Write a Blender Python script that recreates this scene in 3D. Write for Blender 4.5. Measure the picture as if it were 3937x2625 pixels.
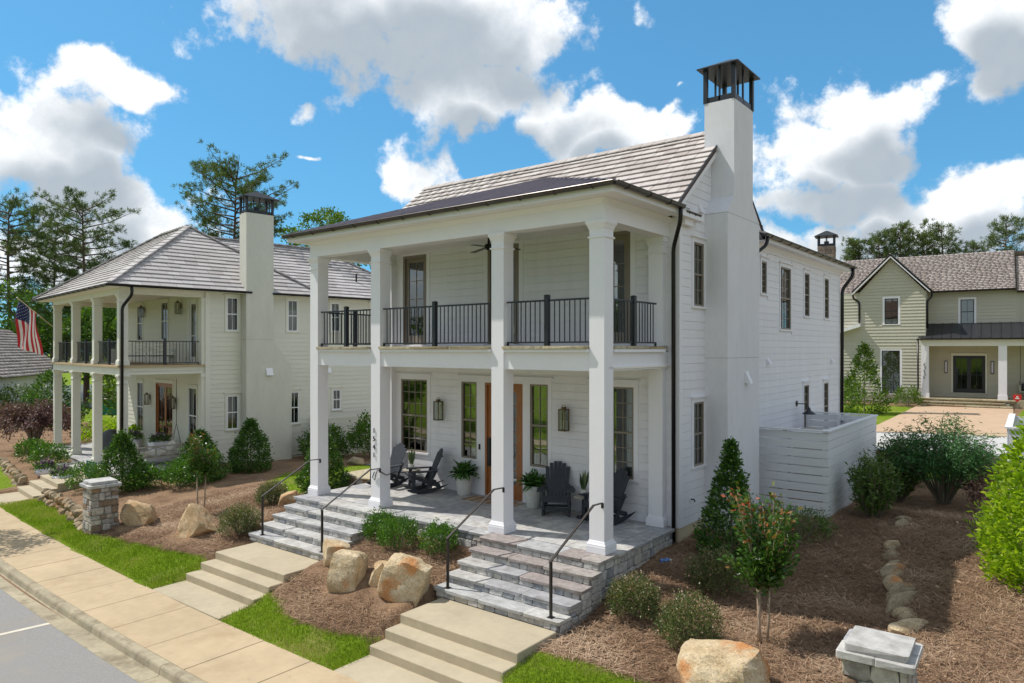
import bpy, bmesh, math, random
import numpy as np
from mathutils import Vector, Matrix, noise as mnoise

random.seed(7); RNG = np.random.default_rng(7)
R = math.radians; PI = math.pi
for o in list(bpy.data.objects): bpy.data.objects.remove(o)
scene = bpy.context.scene
COL = scene.collection

# ---------------------------------------------------------------- camera
cam_data = bpy.data.cameras.new("camera"); cam = bpy.data.objects.new("camera", cam_data); COL.objects.link(cam)
cam_data.sensor_width = 36.0; cam_data.lens = 24.87; cam_data.shift_y = 0.0076
cam_data.clip_start = 0.1; cam_data.clip_end = 5000
CAM = Vector((6.589, -10.952, 3.8))
cam.location = CAM; cam.rotation_euler = (R(90), 0, R(38.23))
scene.camera = cam

# ---------------------------------------------------------------- world: Nishita sky with cumulus
SUN_EL = R(55.0); SUN_DIR = Vector((1.0, 0.37, -1.52)).normalized()   # direction the light travels
SUN_AZ = math.atan2(-SUN_DIR.x, -SUN_DIR.y)                             # compass angle of the sun, from +Y towards +X
world = bpy.data.worlds.new("World"); scene.world = world; world.use_nodes = True
wn = world.node_tree; wn.nodes.clear()
SKY_STRENGTH = 0.15

def nd(tree, kind, **kw):
    n = tree.nodes.new(kind)
    for k, v in kw.items():
        if k.startswith("_"): setattr(n, k[1:], v)
    return n
def lk(tree, a, b): tree.links.new(a, b)
def mth(tree, op, a, b=None, c=None, clamp=False):
    n = tree.nodes.new("ShaderNodeMath"); n.operation = op; n.use_clamp = clamp
    for i, v in enumerate((a, b, c)):
        if v is None: continue
        if isinstance(v, (int, float)): n.inputs[i].default_value = v
        else: tree.links.new(v, n.inputs[i])
    return n.outputs[0]
def vmth(tree, op, a, b=None):
    n = tree.nodes.new("ShaderNodeVectorMath"); n.operation = op
    for i, v in enumerate((a, b)):
        if v is None: continue
        if isinstance(v, (tuple, list)): n.inputs[i].default_value = v
        else: tree.links.new(v, n.inputs[i])
    return n.outputs["Value"] if op in ("LENGTH", "DOT_PRODUCT", "DISTANCE") else n.outputs[0]
def mixc(tree, fac, a, b, blend="MIX"):
    n = tree.nodes.new("ShaderNodeMix"); n.data_type = "RGBA"; n.blend_type = blend
    for s, v in ((n.inputs[0], fac), (n.inputs[6], a), (n.inputs[7], b)):
        if isinstance(v, (int, float)): s.default_value = v
        elif isinstance(v, (tuple, list)): s.default_value = (*v[:3], 1)
        else: tree.links.new(v, s)
    return n.outputs[2]
def mapr(tree, v, a, b, c=0.0, d=1.0, smooth=True):
    n = tree.nodes.new("ShaderNodeMapRange"); n.interpolation_type = "SMOOTHSTEP" if smooth else "LINEAR"
    tree.links.new(v, n.inputs[0])
    for i, x in enumerate((a, b, c, d)): n.inputs[i + 1].default_value = x
    return n.outputs[0]

# cumulus clusters towards the houses: azimuth and elevation of the centre, half width and half height (degrees), weight
CLOUDS = [(-49, 25.2, 15.5, 4.6, 1.15), (-38.1, 24.8, 5.8, 3.2, 1.0), (-41.6, 19.4, 8.7, 2.6, 1.1), (-46.1, 14.3, 2.8, 3.2, 0.98), (-68.2, 17.8, 4.8, 2.2, 1.02), (-72, 13.6, 5.9, 3.8, 1.25), (-30.4, 17.0, 5.3, 2.8, 1.08), (-12.5, 17.0, 4.4, 3.2, 1.15), (-14.5, 13.5, 6.2, 3.1, 1.15), (-11.9, 10.0, 8.4, 2.3, 1.1), (-3.8, 20.6, 3.3, 3.3, 1.15), (-3.4, 10.4, 4.4, 3.2, 1.2), (-7.3, 7.9, 7.7, 2.0, 1.1), (-66, 9.6, 6.6, 2.3, 1.05), (-27.6, 24.2, 1.4, 1.2, 0.59), (-24.9, 20.6, 1.1, 0.5, 0.64), (-26.1, 18.7, 1.9, 0.9, 0.7), (-54.6, 14.9, 0.8, 0.3, 0.66), (-55.5, 19.0, 0.8, 0.7, 0.49), (-14.2, 6.2, 16.1, 2.3, 1.0), (-68, 6.0, 11.0, 2.5, 1.05)]
def noise_n(tree, vec, scale, detail=6, rough=.55, lac=2.0):
    n = tree.nodes.new("ShaderNodeTexNoise"); n.inputs["Scale"].default_value = scale; n.inputs["Detail"].default_value = detail
    n.inputs["Roughness"].default_value = rough; n.inputs["Lacunarity"].default_value = lac
    if vec is not None: tree.links.new(vec, n.inputs["Vector"])
    return n
tc = wn.nodes.new("ShaderNodeTexCoord"); DIRV = tc.outputs["Generated"]
gt = bpy.data.node_groups.new("cloud_body", "ShaderNodeTree")
gt.interface.new_socket("Direction", in_out="INPUT", socket_type="NodeSocketVector")
gt.interface.new_socket("Body", in_out="OUTPUT", socket_type="NodeSocketFloat")
gi = gt.nodes.new("NodeGroupInput"); go = gt.nodes.new("NodeGroupOutput"); dirv = gi.outputs[0]
wv = noise_n(gt, dirv, 9.0, 2, .5)
wsc = gt.nodes.new("ShaderNodeVectorMath"); wsc.operation = "SCALE"; lk(gt, vmth(gt, "SUBTRACT", wv.outputs["Color"], (.5, .5, .5)), wsc.inputs[0]); wsc.inputs["Scale"].default_value = .17
wd = vmth(gt, "NORMALIZE", vmth(gt, "ADD", dirv, wsc.outputs[0]))
sp = gt.nodes.new("ShaderNodeSeparateXYZ"); lk(gt, wd, sp.inputs[0])
az = mth(gt, "ARCTAN2", sp.outputs[0], sp.outputs[1]); el = mth(gt, "ARCSINE", sp.outputs[2])
cb = gt.nodes.new("ShaderNodeCombineXYZ"); lk(gt, az, cb.inputs[0]); lk(gt, el, cb.inputs[1])
acc = None
for (a, e, ra, re, w) in CLOUDS:
    mp = gt.nodes.new("ShaderNodeMapping"); mp.vector_type = "TEXTURE"
    mp.inputs["Location"].default_value = (R(a), R(e), 0); mp.inputs["Scale"].default_value = (R(ra), R(re), 1)
    lk(gt, cb.outputs[0], mp.inputs[0])
    b = mth(gt, "MULTIPLY_ADD", vmth(gt, "LENGTH", mp.outputs[0]), -w * .8, w * 1.1)
    acc = b if acc is None else mth(gt, "MAXIMUM", acc, b)
# broken cumulus added over the unseen sky, thickened for more ambient light
mp = gt.nodes.new("ShaderNodeMapping"); mp.vector_type = "TEXTURE"; mp.inputs["Location"].default_value = (R(-38), R(8), 0); mp.inputs["Scale"].default_value = (R(42), R(22), 1); lk(gt, cb.outputs[0], mp.inputs[0])
rest = mapr(gt, vmth(gt, "LENGTH", mp.outputs[0]), .95, 1.25)
broad = noise_n(gt, dirv, 3.2, 2, .5); cover = mth(gt, "MULTIPLY_ADD", broad.outputs["Fac"], 3.4, -.9)
cover = mth(gt, "ADD", mth(gt, "MULTIPLY", mth(gt, "ADD", cover, .6), rest), -.6)
lk(gt, mth(gt, "MAXIMUM", acc, cover), go.inputs[0])
def body(off):
    g = wn.nodes.new("ShaderNodeGroup"); g.node_tree = gt; lk(wn, vmth(wn, "ADD", DIRV, off) if off else DIRV, g.inputs[0]); return g.outputs[0]
def fluff(off, detail):
    n1 = noise_n(wn, vmth(wn, "ADD", DIRV, off) if off else DIRV, 9.5, detail, .62, 2.1); return mth(wn, "MULTIPLY_ADD", n1.outputs["Fac"], 2.7, -1.35)
sky = wn.nodes.new("ShaderNodeTexSky"); sky.sky_type = "NISHITA"; sky.sun_disc = False
sky.sun_elevation = SUN_EL; sky.sun_rotation = SUN_AZ; sky.altitude = 200; sky.air_density = 1.0; sky.dust_density = .6; sky.ozone_density = 2.0
gm_ = wn.nodes.new("ShaderNodeGamma"); gm_.inputs[1].default_value = .55; lk(wn, mixc(wn, 1.0, sky.outputs[0], (.14, .15, .15), "MULTIPLY"), gm_.inputs[0])
skyc = mixc(wn, 1.0, gm_.outputs[0], (.92, 2.2, 3.1), "MULTIPLY")
b0 = body(None); b2 = body((-.016, -.006, .06)); f0 = fluff(None, 9); f1 = fluff((-.010, -.004, .013), 5)
d0 = mth(wn, "ADD", b0, f0); alpha = mapr(wn, d0, .20, .62)
lit = mapr(wn, mth(wn, "SUBTRACT", f0, f1), -.55, .40)
base = mapr(wn, mth(wn, "ADD", b2, mth(wn, "MULTIPLY", f0, .4)), .12, .95)
ccol = mixc(wn, lit, (2.75, 2.95, 3.2), (4.3, 4.35, 4.35))
ccol = mixc(wn, mth(wn, "MULTIPLY", base, .92), ccol, (1.45, 1.7, 1.95))
full = mixc(wn, alpha, skyc, ccol)
bg = wn.nodes.new("ShaderNodeBackground"); lk(wn, full, bg.inputs[0]); bg.inputs[1].default_value = SKY_STRENGTH
wo = wn.nodes.new("ShaderNodeOutputWorld"); lk(wn, bg.outputs[0], wo.inputs[0])
world.cycles.sampling_method = "MANUAL"; world.cycles.sample_map_resolution = 512

# ---------------------------------------------------------------- sun, exposure
sl = bpy.data.lights.new("sun", "SUN"); sl.energy = 2.3; sl.angle = R(.53); sl.color = (1.0, .95, .87)
sun = bpy.data.objects.new("sun", sl); COL.objects.link(sun)
sun.rotation_euler = SUN_DIR.to_track_quat("-Z", "Y").to_euler(); sun.location = (-20, -10, 30)
vs = scene.view_settings; vs.view_transform = "Standard"; vs.look = "None"; vs.exposure = 0.95; vs.gamma = 1.0; vs.use_curve_mapping = False
scene.render.engine = "CYCLES"
cy = scene.cycles; cy.use_denoising = True; cy.max_bounces = 7; cy.diffuse_bounces = 6; cy.glossy_bounces = 3; cy.transmission_bounces = 3
cy.transparent_max_bounces = 6; cy.caustics_reflective = False; cy.caustics_refractive = False; cy.sample_clamp_indirect = 6
try: cy.denoiser = "OPENIMAGEDENOISE"; cy.denoising_prefilter = "ACCURATE"
except Exception: pass

# ---------------------------------------------------------------- helpers
def mesh_np(name, V, F, mat=None, rnd=None, smooth=False):
    """mesh from numpy arrays: V (n,3), F (m,k)"""
    V = np.asarray(V, np.float32); F = np.asarray(F, np.int32); m = bpy.data.meshes.new(name)
    m.vertices.add(len(V)); m.vertices.foreach_set("co", V.ravel())
    k = F.shape[1]; m.loops.add(F.size); m.loops.foreach_set("vertex_index", F.ravel())
    m.polygons.add(len(F)); m.polygons.foreach_set("loop_start", np.arange(0, F.size, k, dtype=np.int32))
    try: m.polygons.foreach_set("loop_total", np.full(len(F), k, np.int32))
    except Exception: pass
    if smooth: m.polygons.foreach_set("use_smooth", np.ones(len(F), bool))
    if rnd is not None:
        a = m.attributes.new("rnd", "FLOAT", "FACE"); a.data.foreach_set("value", np.asarray(rnd, np.float32))
    m.update(calc_edges=True)
    if mat: m.materials.append(mat)
    return m
def link(name, mesh, parent=None, loc=(0, 0, 0), rot=(0, 0, 0), scale=(1, 1, 1), mat=None):
    o = bpy.data.objects.new(name, mesh); COL.objects.link(o)
    if parent is not None: o.parent = parent
    o.location = loc; o.rotation_euler = rot; o.scale = scale
    if mat is not None and mesh is not None:
        if not mesh.materials: mesh.materials.append(mat)
        o.material_slots[0].link = "OBJECT"; o.material_slots[0].material = mat
    return o
def tag(o, label=None, cat=None, group=None, kind=None):
    if label: o["label"] = label
    if cat: o["category"] = cat
    if group: o["group"] = group
    if kind: o["kind"] = kind
    return o
def empty(name, loc=(0, 0, 0), rz=0, label=None, cat=None, group=None):
    o = link(name, None, None, loc, (0, 0, rz)); o.empty_display_size = .2
    return tag(o, label, cat, group)
def copy_tree(o, parent=None):
    c = o.copy(); COL.objects.link(c); c.parent = parent
    for ch in o.children: copy_tree(ch, c)
    return c

class MB:
    """collects boxes, prisms, tubes and lathes into one mesh"""
    def __init__(s): s.v = []; s.f = []
    def add(s, V, F):
        b = len(s.v); s.v += [tuple(p) for p in V]; s.f += [tuple(i + b for i in f) for f in F]; return s
    def box(s, x0, x1, y0, y1, z0, z1):
        V = [(x, y, z) for z in (z0, z1) for y in (y0, y1) for x in (x0, x1)]
        return s.add(V, [(0, 2, 3, 1), (4, 5, 7, 6), (0, 1, 5, 4), (2, 6, 7, 3), (0, 4, 6, 2), (1, 3, 7, 5)])
    def prism(s, poly, axis, a, b):
        """polygon in the two other axes, extruded from a to b along axis"""
        n = len(poly)
        def pt(p, t): return {"x": (t, p[0], p[1]), "y": (p[0], t, p[1]), "z": (p[0], p[1], t)}[axis]
        V = [pt(p, a) for p in poly] + [pt(p, b) for p in poly]
        F = [tuple(range(n)), tuple(range(2 * n - 1, n - 1, -1))] + [(i, i + n, (i + 1) % n + n, (i + 1) % n) for i in range(n)]
        return s.add(V, F)
    def loft(s, rings, cap=True):
        n = len(rings[0]); V = [p for r in rings for p in r]; F = []
        for k in range(len(rings) - 1):
            for i in range(n):
                j = (i + 1) % n; F.append((k * n + i, k * n + j, (k + 1) * n + j, (k + 1) * n + i))
        if cap: F += [tuple(range(n - 1, -1, -1)), tuple(range((len(rings) - 1) * n, len(rings) * n))]
        return s.add(V, F)
    def sq(s, cx, cy, prof):
        """square section column from (z, half width) pairs"""
        return s.loft([[(cx - h, cy - h, z), (cx + h, cy - h, z), (cx + h, cy + h, z), (cx - h, cy + h, z)] for z, h in prof])
    def lathe(s, cx, cy, prof, n=20, cap=True):
        return s.loft([[(cx + r * math.cos(2 * PI * i / n), cy + r * math.sin(2 * PI * i / n), z) for i in range(n)] for z, r in prof], cap)
    def tube(s, pts, r, n=8, cap=True):
        pts = [Vector(p) for p in pts]; rings = []
        rr = r if isinstance(r, (list, tuple)) else [r] * len(pts)
        up = None
        for i, p in enumerate(pts):
            t = (pts[min(i + 1, len(pts) - 1)] - pts[max(i - 1, 0)]).normalized()
            a = Vector((0, 0, 1)) if abs(t.z) < .95 else Vector((1, 0, 0))
            if up is not None: a = up
            u = t.cross(a); u = u.normalized() if u.length > 1e-5 else Vector((1, 0, 0)); w = u.cross(t).normalized(); up = w
            rings.append([tuple(p + (u * math.cos(2 * PI * k / n) + w * math.sin(2 * PI * k / n)) * rr[i]) for k in range(n)])
        return s.loft(rings, cap)
    def bar(s, a, b, w, h, upv=(0, 0, 1)):
        a = Vector(a); b = Vector(b); t = (b - a).normalized(); u = t.cross(Vector(upv))
        if u.length < 1e-4: u = t.cross(Vector((1, 0, 0)))
        u.normalize(); v = u.cross(t).normalized()
        q = [(-w / 2, -h / 2), (w / 2, -h / 2), (w / 2, h / 2), (-w / 2, h / 2)]
        return s.loft([[tuple(p + u * x + v * y) for x, y in q] for p in (a, b)])
    def mesh(s, name, smooth=False):
        m = bpy.data.meshes.new(name); m.from_pydata(s.v, [], s.f); m.update()
        bm = bmesh.new(); bm.from_mesh(m); bmesh.ops.recalc_face_normals(bm, faces=bm.faces); bm.to_mesh(m); bm.free()
        if smooth:
            for p in m.polygons: p.use_smooth = True
        return m
    def build(s, name, mat, parent=None, loc=(0, 0, 0), rot=(0, 0, 0), smooth=False, bevel=0):
        m = s.mesh(name, smooth)
        if bevel:
            bm = bmesh.new(); bm.from_mesh(m)
            bmesh.ops.bevel(bm, geom=[e for e in bm.edges if len(e.link_faces) == 2 and e.calc_face_angle(0) > .5], offset=bevel, segments=1, affect="EDGES", profile=.5)
            bm.to_mesh(m); bm.free()
        m.materials.append(mat)
        return link(name, m, parent, loc, rot)

# unit meshes shared by alike pieces (x 0..1 along, y -1..0 outward, z 0..1 up)
UNIT = MB().box(0, 1, -1, 0, 0, 1).mesh("unit_board")
WEDGE = MB().prism([(0, 0), (-1, 0), (-.25, 1), (0, 1)], "x", 0, 1).mesh("lap_board")
def soft_unit(name, b=.06):
    m = MB().box(0, 1, -1, 0, 0, 1).mesh(name); bm = bmesh.new(); bm.from_mesh(m)
    bmesh.ops.bevel(bm, geom=list(bm.edges), offset=b, segments=1, affect="EDGES"); bm.to_mesh(m); bm.free(); return m
SOFT = soft_unit("soft_piece")
def rough_unit(name, seed, amp=.06, b=.13):
    rs = random.Random(seed); m = MB().box(0, 1, -1, 0, 0, 1).mesh(name); bm = bmesh.new(); bm.from_mesh(m)
    bmesh.ops.bevel(bm, geom=list(bm.edges), offset=b, segments=1, affect="EDGES")
    for v in bm.verts:
        v.co.x += rs.uniform(-amp, amp) * .9; v.co.z += rs.uniform(-amp, amp); v.co.y += rs.uniform(-amp * 3, amp)
    bm.to_mesh(m); bm.free(); return m
STONES = [rough_unit("stone_piece", i) for i in range(8)]
NOSING = [rough_unit("slab_piece", 50 + i, .012, .05) for i in range(4)]
_unit_for = {}
def unit_of(base, mat):
    """copy of a unit mesh that carries a material, shared by all its users"""
    k = (base.name, mat.name)
    if k not in _unit_for:
        m = base.copy(); m.materials.clear(); m.materials.append(mat); _unit_for[k] = m
    return _unit_for[k]
class Face:
    """a wall face: u runs along it, n points out. rz 0: u=+x, out=-y; rz 90: u=+y, out=+x"""
    def __init__(s, x, y, rz, parent=None): s.x, s.y, s.rz, s.p = x, y, R(rz), parent; s.c, s.s = math.cos(s.rz), math.sin(s.rz)
    def loc(s, u, off, z): return (s.x + u * s.c + off * s.s, s.y + u * s.s - off * s.c, z)
    def put(s, name, base, mat, u, z, w, h, t, off=0.0, parent=None):
        return link(name, unit_of(base, mat), parent or s.p, s.loc(u, off, z), (0, 0, s.rz), (w, t, h))
    def mb(s, mbx, name, mat, parent=None, u=0, off=0, z=0, **kw): return mbx.build(name, mat, parent or s.p, s.loc(u, off, z), (0, 0, s.rz), **kw)

def segs(u0, u1, z0, z1, holes):
    """parts of the strip u0..u1 at heights z0..z1 that no hole covers"""
    cuts = [(u0, u1)]
    for (a, b, c, d) in holes:
        if d <= z0 + .01 or c >= z1 - .01: continue
        nw = []
        for (p, q) in cuts:
            if b <= p or a >= q: nw.append((p, q)); continue
            if a > p: nw.append((p, a))
            if b < q: nw.append((b, q))
        cuts = nw
    return [(p, q) for p, q in cuts if q - p > .015]
def sheathing(name, face, u0, u1, z0, z1, holes, t, mat, parent, off=0.0):
    us = sorted({u0, u1} | {min(max(v, u0), u1) for h in holes for v in h[:2]}); zs = sorted({z0, z1} | {min(max(v, z0), z1) for h in holes for v in h[2:]})
    m = MB()
    for k in range(len(zs) - 1):
        run = None
        for i in range(len(us) - 1):
            cu, cz = (us[i] + us[i + 1]) / 2, (zs[k] + zs[k + 1]) / 2
            solid = not any(a < cu < b and c < cz < d for a, b, c, d in holes)
            if solid: m.box(us[i], us[i + 1], -off, t - off, zs[k], zs[k + 1])
    return face.mb(m, name, mat, parent)
def siding(face, u0, u1, z0, z1, holes, exposure, mat, parent, base=UNIT, t=.016, gap=.011, top=None, name="siding_board"):
    n = max(1, round((z1 - z0) / exposure)); e = (z1 - z0) / n; out = []
    for i in range(n):
        a = z0 + i * e; b = a + e
        lo, hi = u0, u1
        if top: lo, hi = top(b)
        for (p, q) in segs(lo, hi, a, b, holes):
            out.append(face.put(name, base, mat, p, a, q - p, e - gap, t + random.uniform(0, .001), .0, parent))
    return out

# ---------------------------------------------------------------- materials
def new_mat(name):
    m = bpy.data.materials.new(name); m.use_nodes = True; t = m.node_tree; b = t.nodes["Principled BSDF"]; return m, t, b
def pos(t): return t.nodes.new("ShaderNodeNewGeometry").outputs["Position"]
def ramp(t, v, stops):
    n = t.nodes.new("ShaderNodeValToRGB"); cr = n.color_ramp
    while len(cr.elements) < len(stops): cr.elements.new(.5)
    for e, (p, c) in zip(cr.elements, stops): e.position = p; e.color = (*c, 1)
    lk(t, v, n.inputs[0]); return n.outputs[0]
def plain(name, col, rough=.6, var=.08, scale=3.0, bump=0.0, bscale=60, metal=0.0, objvar=0.0, spec=.5, stretch=(1, 1, 1), detail=5):
    """base colour broken up by two octaves of wear noise, some per-piece variation and fine relief"""
    m, t, b = new_mat(name)
    p = pos(t)
    if stretch != (1, 1, 1): p = vmth(t, "MULTIPLY", p, stretch)
    n1 = noise_n(t, p, scale, detail, .6); n2 = noise_n(t, p, scale * 7, 3, .6)
    f = mth(t, "ADD", mth(t, "MULTIPLY", n1.outputs["Fac"], .65), mth(t, "MULTIPLY", n2.outputs["Fac"], .35))
    lo = tuple(max(0, c * (1 - var * 2)) for c in col); hi = tuple(min(1, c * (1 + var * 2)) for c in col)
    c = ramp(t, f, [(.25, lo), (.75, hi)])
    if objvar:
        oi = t.nodes.new("ShaderNodeObjectInfo"); k = mapr(t, oi.outputs["Random"], 0, 1, 1 - objvar, 1 + objvar, False)
        cc = t.nodes.new("ShaderNodeCombineColor"); [lk(t, k, cc.inputs[i]) for i in range(3)]
        c = mixc(t, 1.0, c, cc.outputs[0], "MULTIPLY")
    lk(t, c, b.inputs["Base Color"]); b.inputs["Roughness"].default_value = rough; b.inputs["Metallic"].default_value = metal
    b.inputs["Specular IOR Level"].default_value = spec
    if bump:
        nb = noise_n(t, p, bscale, 4, .6); bn = t.nodes.new("ShaderNodeBump"); bn.inputs["Strength"].default_value = bump; bn.inputs["Distance"].default_value = .02
        lk(t, nb.outputs["Fac"], bn.inputs["Height"]); lk(t, bn.outputs[0], b.inputs["Normal"])
    return m
def stone_mat(name, cols, rough=.85, scale=9, bump=.6, bscale=28):
    """each piece takes its own tone from the list, mottled"""
    m, t, b = new_mat(name); oi = t.nodes.new("ShaderNodeObjectInfo"); p = pos(t)
    r = t.nodes.new("ShaderNodeValToRGB"); r.color_ramp.interpolation = "CONSTANT"; cr = r.color_ramp
    while len(cr.elements) < len(cols): cr.elements.new(.5)
    for i, (e, c) in enumerate(zip(cr.elements, cols)): e.position = i / len(cols); e.color = (*c, 1)
    lk(t, oi.outputs["Random"], r.inputs[0])
    n1 = noise_n(t, p, scale, 7, .65); c = mixc(t, 1.0, r.outputs[0], ramp(t, n1.outputs["Fac"], [(.3, (.62, .60, .58)), (.55, (1, 1, 1)), (.75, (1.3, 1.27, 1.2))]), "MULTIPLY")
    lk(t, c, b.inputs["Base Color"]); b.inputs["Roughness"].default_value = rough
    nb = noise_n(t, p, bscale, 6, .65); bn = t.nodes.new("ShaderNodeBump"); bn.inputs["Strength"].default_value = bump; bn.inputs["Distance"].default_value = .03
    lk(t, nb.outputs["Fac"], bn.inputs["Height"]); lk(t, bn.outputs[0], b.inputs["Normal"])
    return m
def leaf_mat(name, stops, rough=.45, trans=.3, spec=.4):
    m, t, b = new_mat(name); a = t.nodes.new("ShaderNodeAttribute"); a.attribute_name = "rnd"
    c = ramp(t, a.outputs["Fac"], stops); lk(t, c, b.inputs["Base Color"]); b.inputs["Roughness"].default_value = rough; b.inputs["Specular IOR Level"].default_value = spec
    tr = t.nodes.new("ShaderNodeBsdfTranslucent"); lk(t, mixc(t, 1.0, c, (1.25, 1.35, .6), "MULTIPLY"), tr.inputs[0])
    mx = t.nodes.new("ShaderNodeMixShader"); mx.inputs[0].default_value = trans
    lk(t, b.outputs[0], mx.inputs[1]); lk(t, tr.outputs[0], mx.inputs[2])
    lk(t, mx.outputs[0], t.nodes["Material Output"].inputs[0]); return m
def glass_mat(name, tint=(.75, .8, .78), refl=.14, k=1.5):
    m, t, b = new_mat(name); t.nodes.remove(b)
    gl = t.nodes.new("ShaderNodeBsdfGlossy"); gl.inputs["Roughness"].default_value = .015; gl.inputs["Color"].default_value = (.93, .97, .95, 1)
    nb = noise_n(t, pos(t), 1.3, 1, .5); bn = t.nodes.new("ShaderNodeBump"); bn.inputs["Strength"].default_value = .05; bn.inputs["Distance"].default_value = .05
    lk(t, nb.outputs["Fac"], bn.inputs["Height"]); lk(t, bn.outputs[0], gl.inputs["Normal"])
    tr = t.nodes.new("ShaderNodeBsdfTransparent"); tr.inputs[0].default_value = (*tint, 1)
    fr = t.nodes.new("ShaderNodeFresnel"); fr.inputs[0].default_value = 1.5
    mx = t.nodes.new("ShaderNodeMixShader"); lk(t, mth(t, "MULTIPLY_ADD", fr.outputs[0], k, refl, True), mx.inputs[0])
    lk(t, tr.outputs[0], mx.inputs[1]); lk(t, gl.outputs[0], mx.inputs[2]); lk(t, mx.outputs[0], t.nodes["Material Output"].inputs[0]); return m

M = {}
M["white"] = plain("white_paint", (.81, .795, .84), .5, .018, 1.2, .02, 90)
M["white_board"] = plain("white_siding_paint", (.80, .785, .83), .55, .03, 1.5, .04, 80, objvar=.022, stretch=(2.2, 2.2, .35))
M["stucco"] = plain("white_stucco", (.765, .755, .80), .85, .045, 1.1, .5, 110, stretch=(1.6, 1.6, .6))
M["cream"] = plain("cream_paint", (.665, .655, .57), .55, .02, 1.2, .03, 80, objvar=.02)
M["cream_trim"] = plain("cream_trim_paint", (.70, .69, .61), .5, .02, 1.2)
M["cream_stucco"] = plain("cream_stucco", (.62, .61, .54), .88, .05, 1.2, .45, 100, stretch=(1.6, 1.6, .6))
M["sage"] = plain("sage_siding_paint", (.50, .475, .385), .6, .03, 1.2, objvar=.03)
M["ceiling"] = plain("porch_ceiling_paint", (.84, .81, .78), .55, .02, 1.0)
M["taupe"] = plain("taupe_window_frame", (.24, .20, .165), .45, .04, 4)
M["bronze"] = plain("dark_bronze_metal", (.030, .028, .030), .32, .1, 4, metal=.65, spec=.5)
M["bronze_gutter"] = plain("weathered_bronze_gutter", (.085, .075, .072), .35, .12, 3, metal=.7)
M["black_iron"] = plain("black_powder_coat", (.013, .016, .022), .38, .1, 5, spec=.5)
M["handrail"] = plain("dark_steel_rail", (.035, .030, .030), .4, .1, 5, metal=.4)
M["lantern_metal"] = plain("antique_brass", (.16, .115, .075), .4, .15, 12, metal=.7)
M["seam_metal"] = plain("standing_seam_metal", (.25, .225, .26), .45, .1, 1.5, metal=.2)
M["seam_rib"] = plain("standing_seam_rib", (.36, .33, .37), .4, .08, 1.5, metal=.2)
M["black_seam"] = plain("dark_seam_metal", (.05, .052, .058), .4, .08, 1.5, metal=.5)
M["tan_foundation"] = plain("tan_parging", (.60, .50, .34), .9, .06, 2, .2, 80)
M["mortar"] = plain("mortar", (.33, .32, .30), .95, .1, 6, .3, 90)
M["concrete"] = plain("tan_concrete", (.45, .385, .275), .9, .09, .9, .2, 140, detail=9)
M["walk"] = plain("sidewalk_concrete", (.47, .365, .235), .92, .10, .55, .2, 140, objvar=.05, detail=10)
M["curb"] = plain("stained_curb_concrete", (.37, .32, .225), .93, .2, 1.3, .3, 100, detail=10)
M["dark"] = plain("dark_void", (.012, .012, .012), .9)
M["joint"] = plain("joint_dirt", (.20, .15, .10), .95)
M["paint_line"] = plain("road_paint", (.60, .55, .46), .8, .12, 6)
M["door_wood"] = plain("mahogany_door", (.34, .13, .045), .35, .22, 4, .1, 60, stretch=(14, 14, 1.2))
M["interior"] = plain("interior_wall", (.42, .38, .31), .8, .05, 1)
M["curtain"] = plain("linen_curtain", (.62, .60, .52), .9, .05, 3)
M["green_curtain"] = plain("pale_green_curtain", (.30, .42, .36), .9, .05, 3)
M["white_sash"] = plain("white_sash_paint", (.78, .79, .80), .45, .02, 2)
M["bulb"] = plain("frosted_glass", (.75, .72, .66), .3)
M["poly"] = plain("navy_black_poly_lumber", (.022, .026, .036), .5, .12, 6, .05, 40, objvar=.1)
M["planter"] = plain("speckled_white_planter", (.62, .61, .58), .8, .14, 22, .2, 60)
M["mat"] = plain("jute_mat", (.42, .31, .21), .95, .1, 12, .4, 160)
M["mat_dark"] = plain("jute_mat_stripe", (.25, .17, .11), .95, .1, 12, .4, 160)
M["fence"] = plain("whitewashed_fence_board", (.74, .75, .77), .65, .04, 2.5, .12, 50, objvar=.03, stretch=(1, 1, 6))
M["flag_red"] = plain("flag_red", (.55, .025, .04), .8); M["flag_white"] = plain("flag_white", (.8, .79, .77), .8); M["flag_blue"] = plain("flag_blue", (.02, .03, .12), .8)
M["cover"] = plain("grey_grill_cover", (.06, .062, .068), .55, .2, 2.5, .2, 14)
M["tan_wood"] = plain("light_wood_pole", (.45, .33, .19), .6)
M["greige"] = plain("greige_swing_paint", (.36, .33, .28), .6, .05, 4)
M["pillow"] = plain("cream_pillow_fabric", (.60, .57, .50), .9, .1, 10, .2, 60)
M["trunk_pine"] = plain("pine_bark", (.13, .085, .065), .95, .3, 5, .6, 18, stretch=(1, 1, .4))
M["trunk_grey"] = plain("grey_bark", (.20, .165, .13), .95, .25, 6, .5, 24, stretch=(1, 1, .4))
M["trunk_tan"] = plain("smooth_tan_bark", (.36, .27, .19), .8, .18, 9, .2, 30, stretch=(1, 1, .35))
M["sign_green"] = plain("green_sign", (.02, .20, .13), .5); M["sign_red"] = plain("red_sign", (.6, .02, .02), .45); M["bottle"] = plain("blue_plastic", (.10, .22, .52), .15, .2, 20)
M["water"] = plain("pond_water", (.075, .085, .04), .35, .15, .4, .06, 2.5, spec=.12)
M["white_glow"] = plain("frosted_panel", (.62, .60, .72), .4)
M["glass"] = glass_mat("window_glass", refl=.11, k=1.3)
M["glass_dim"] = glass_mat("lantern_glass", (.92, .93, .9), .0, .5)
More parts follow.
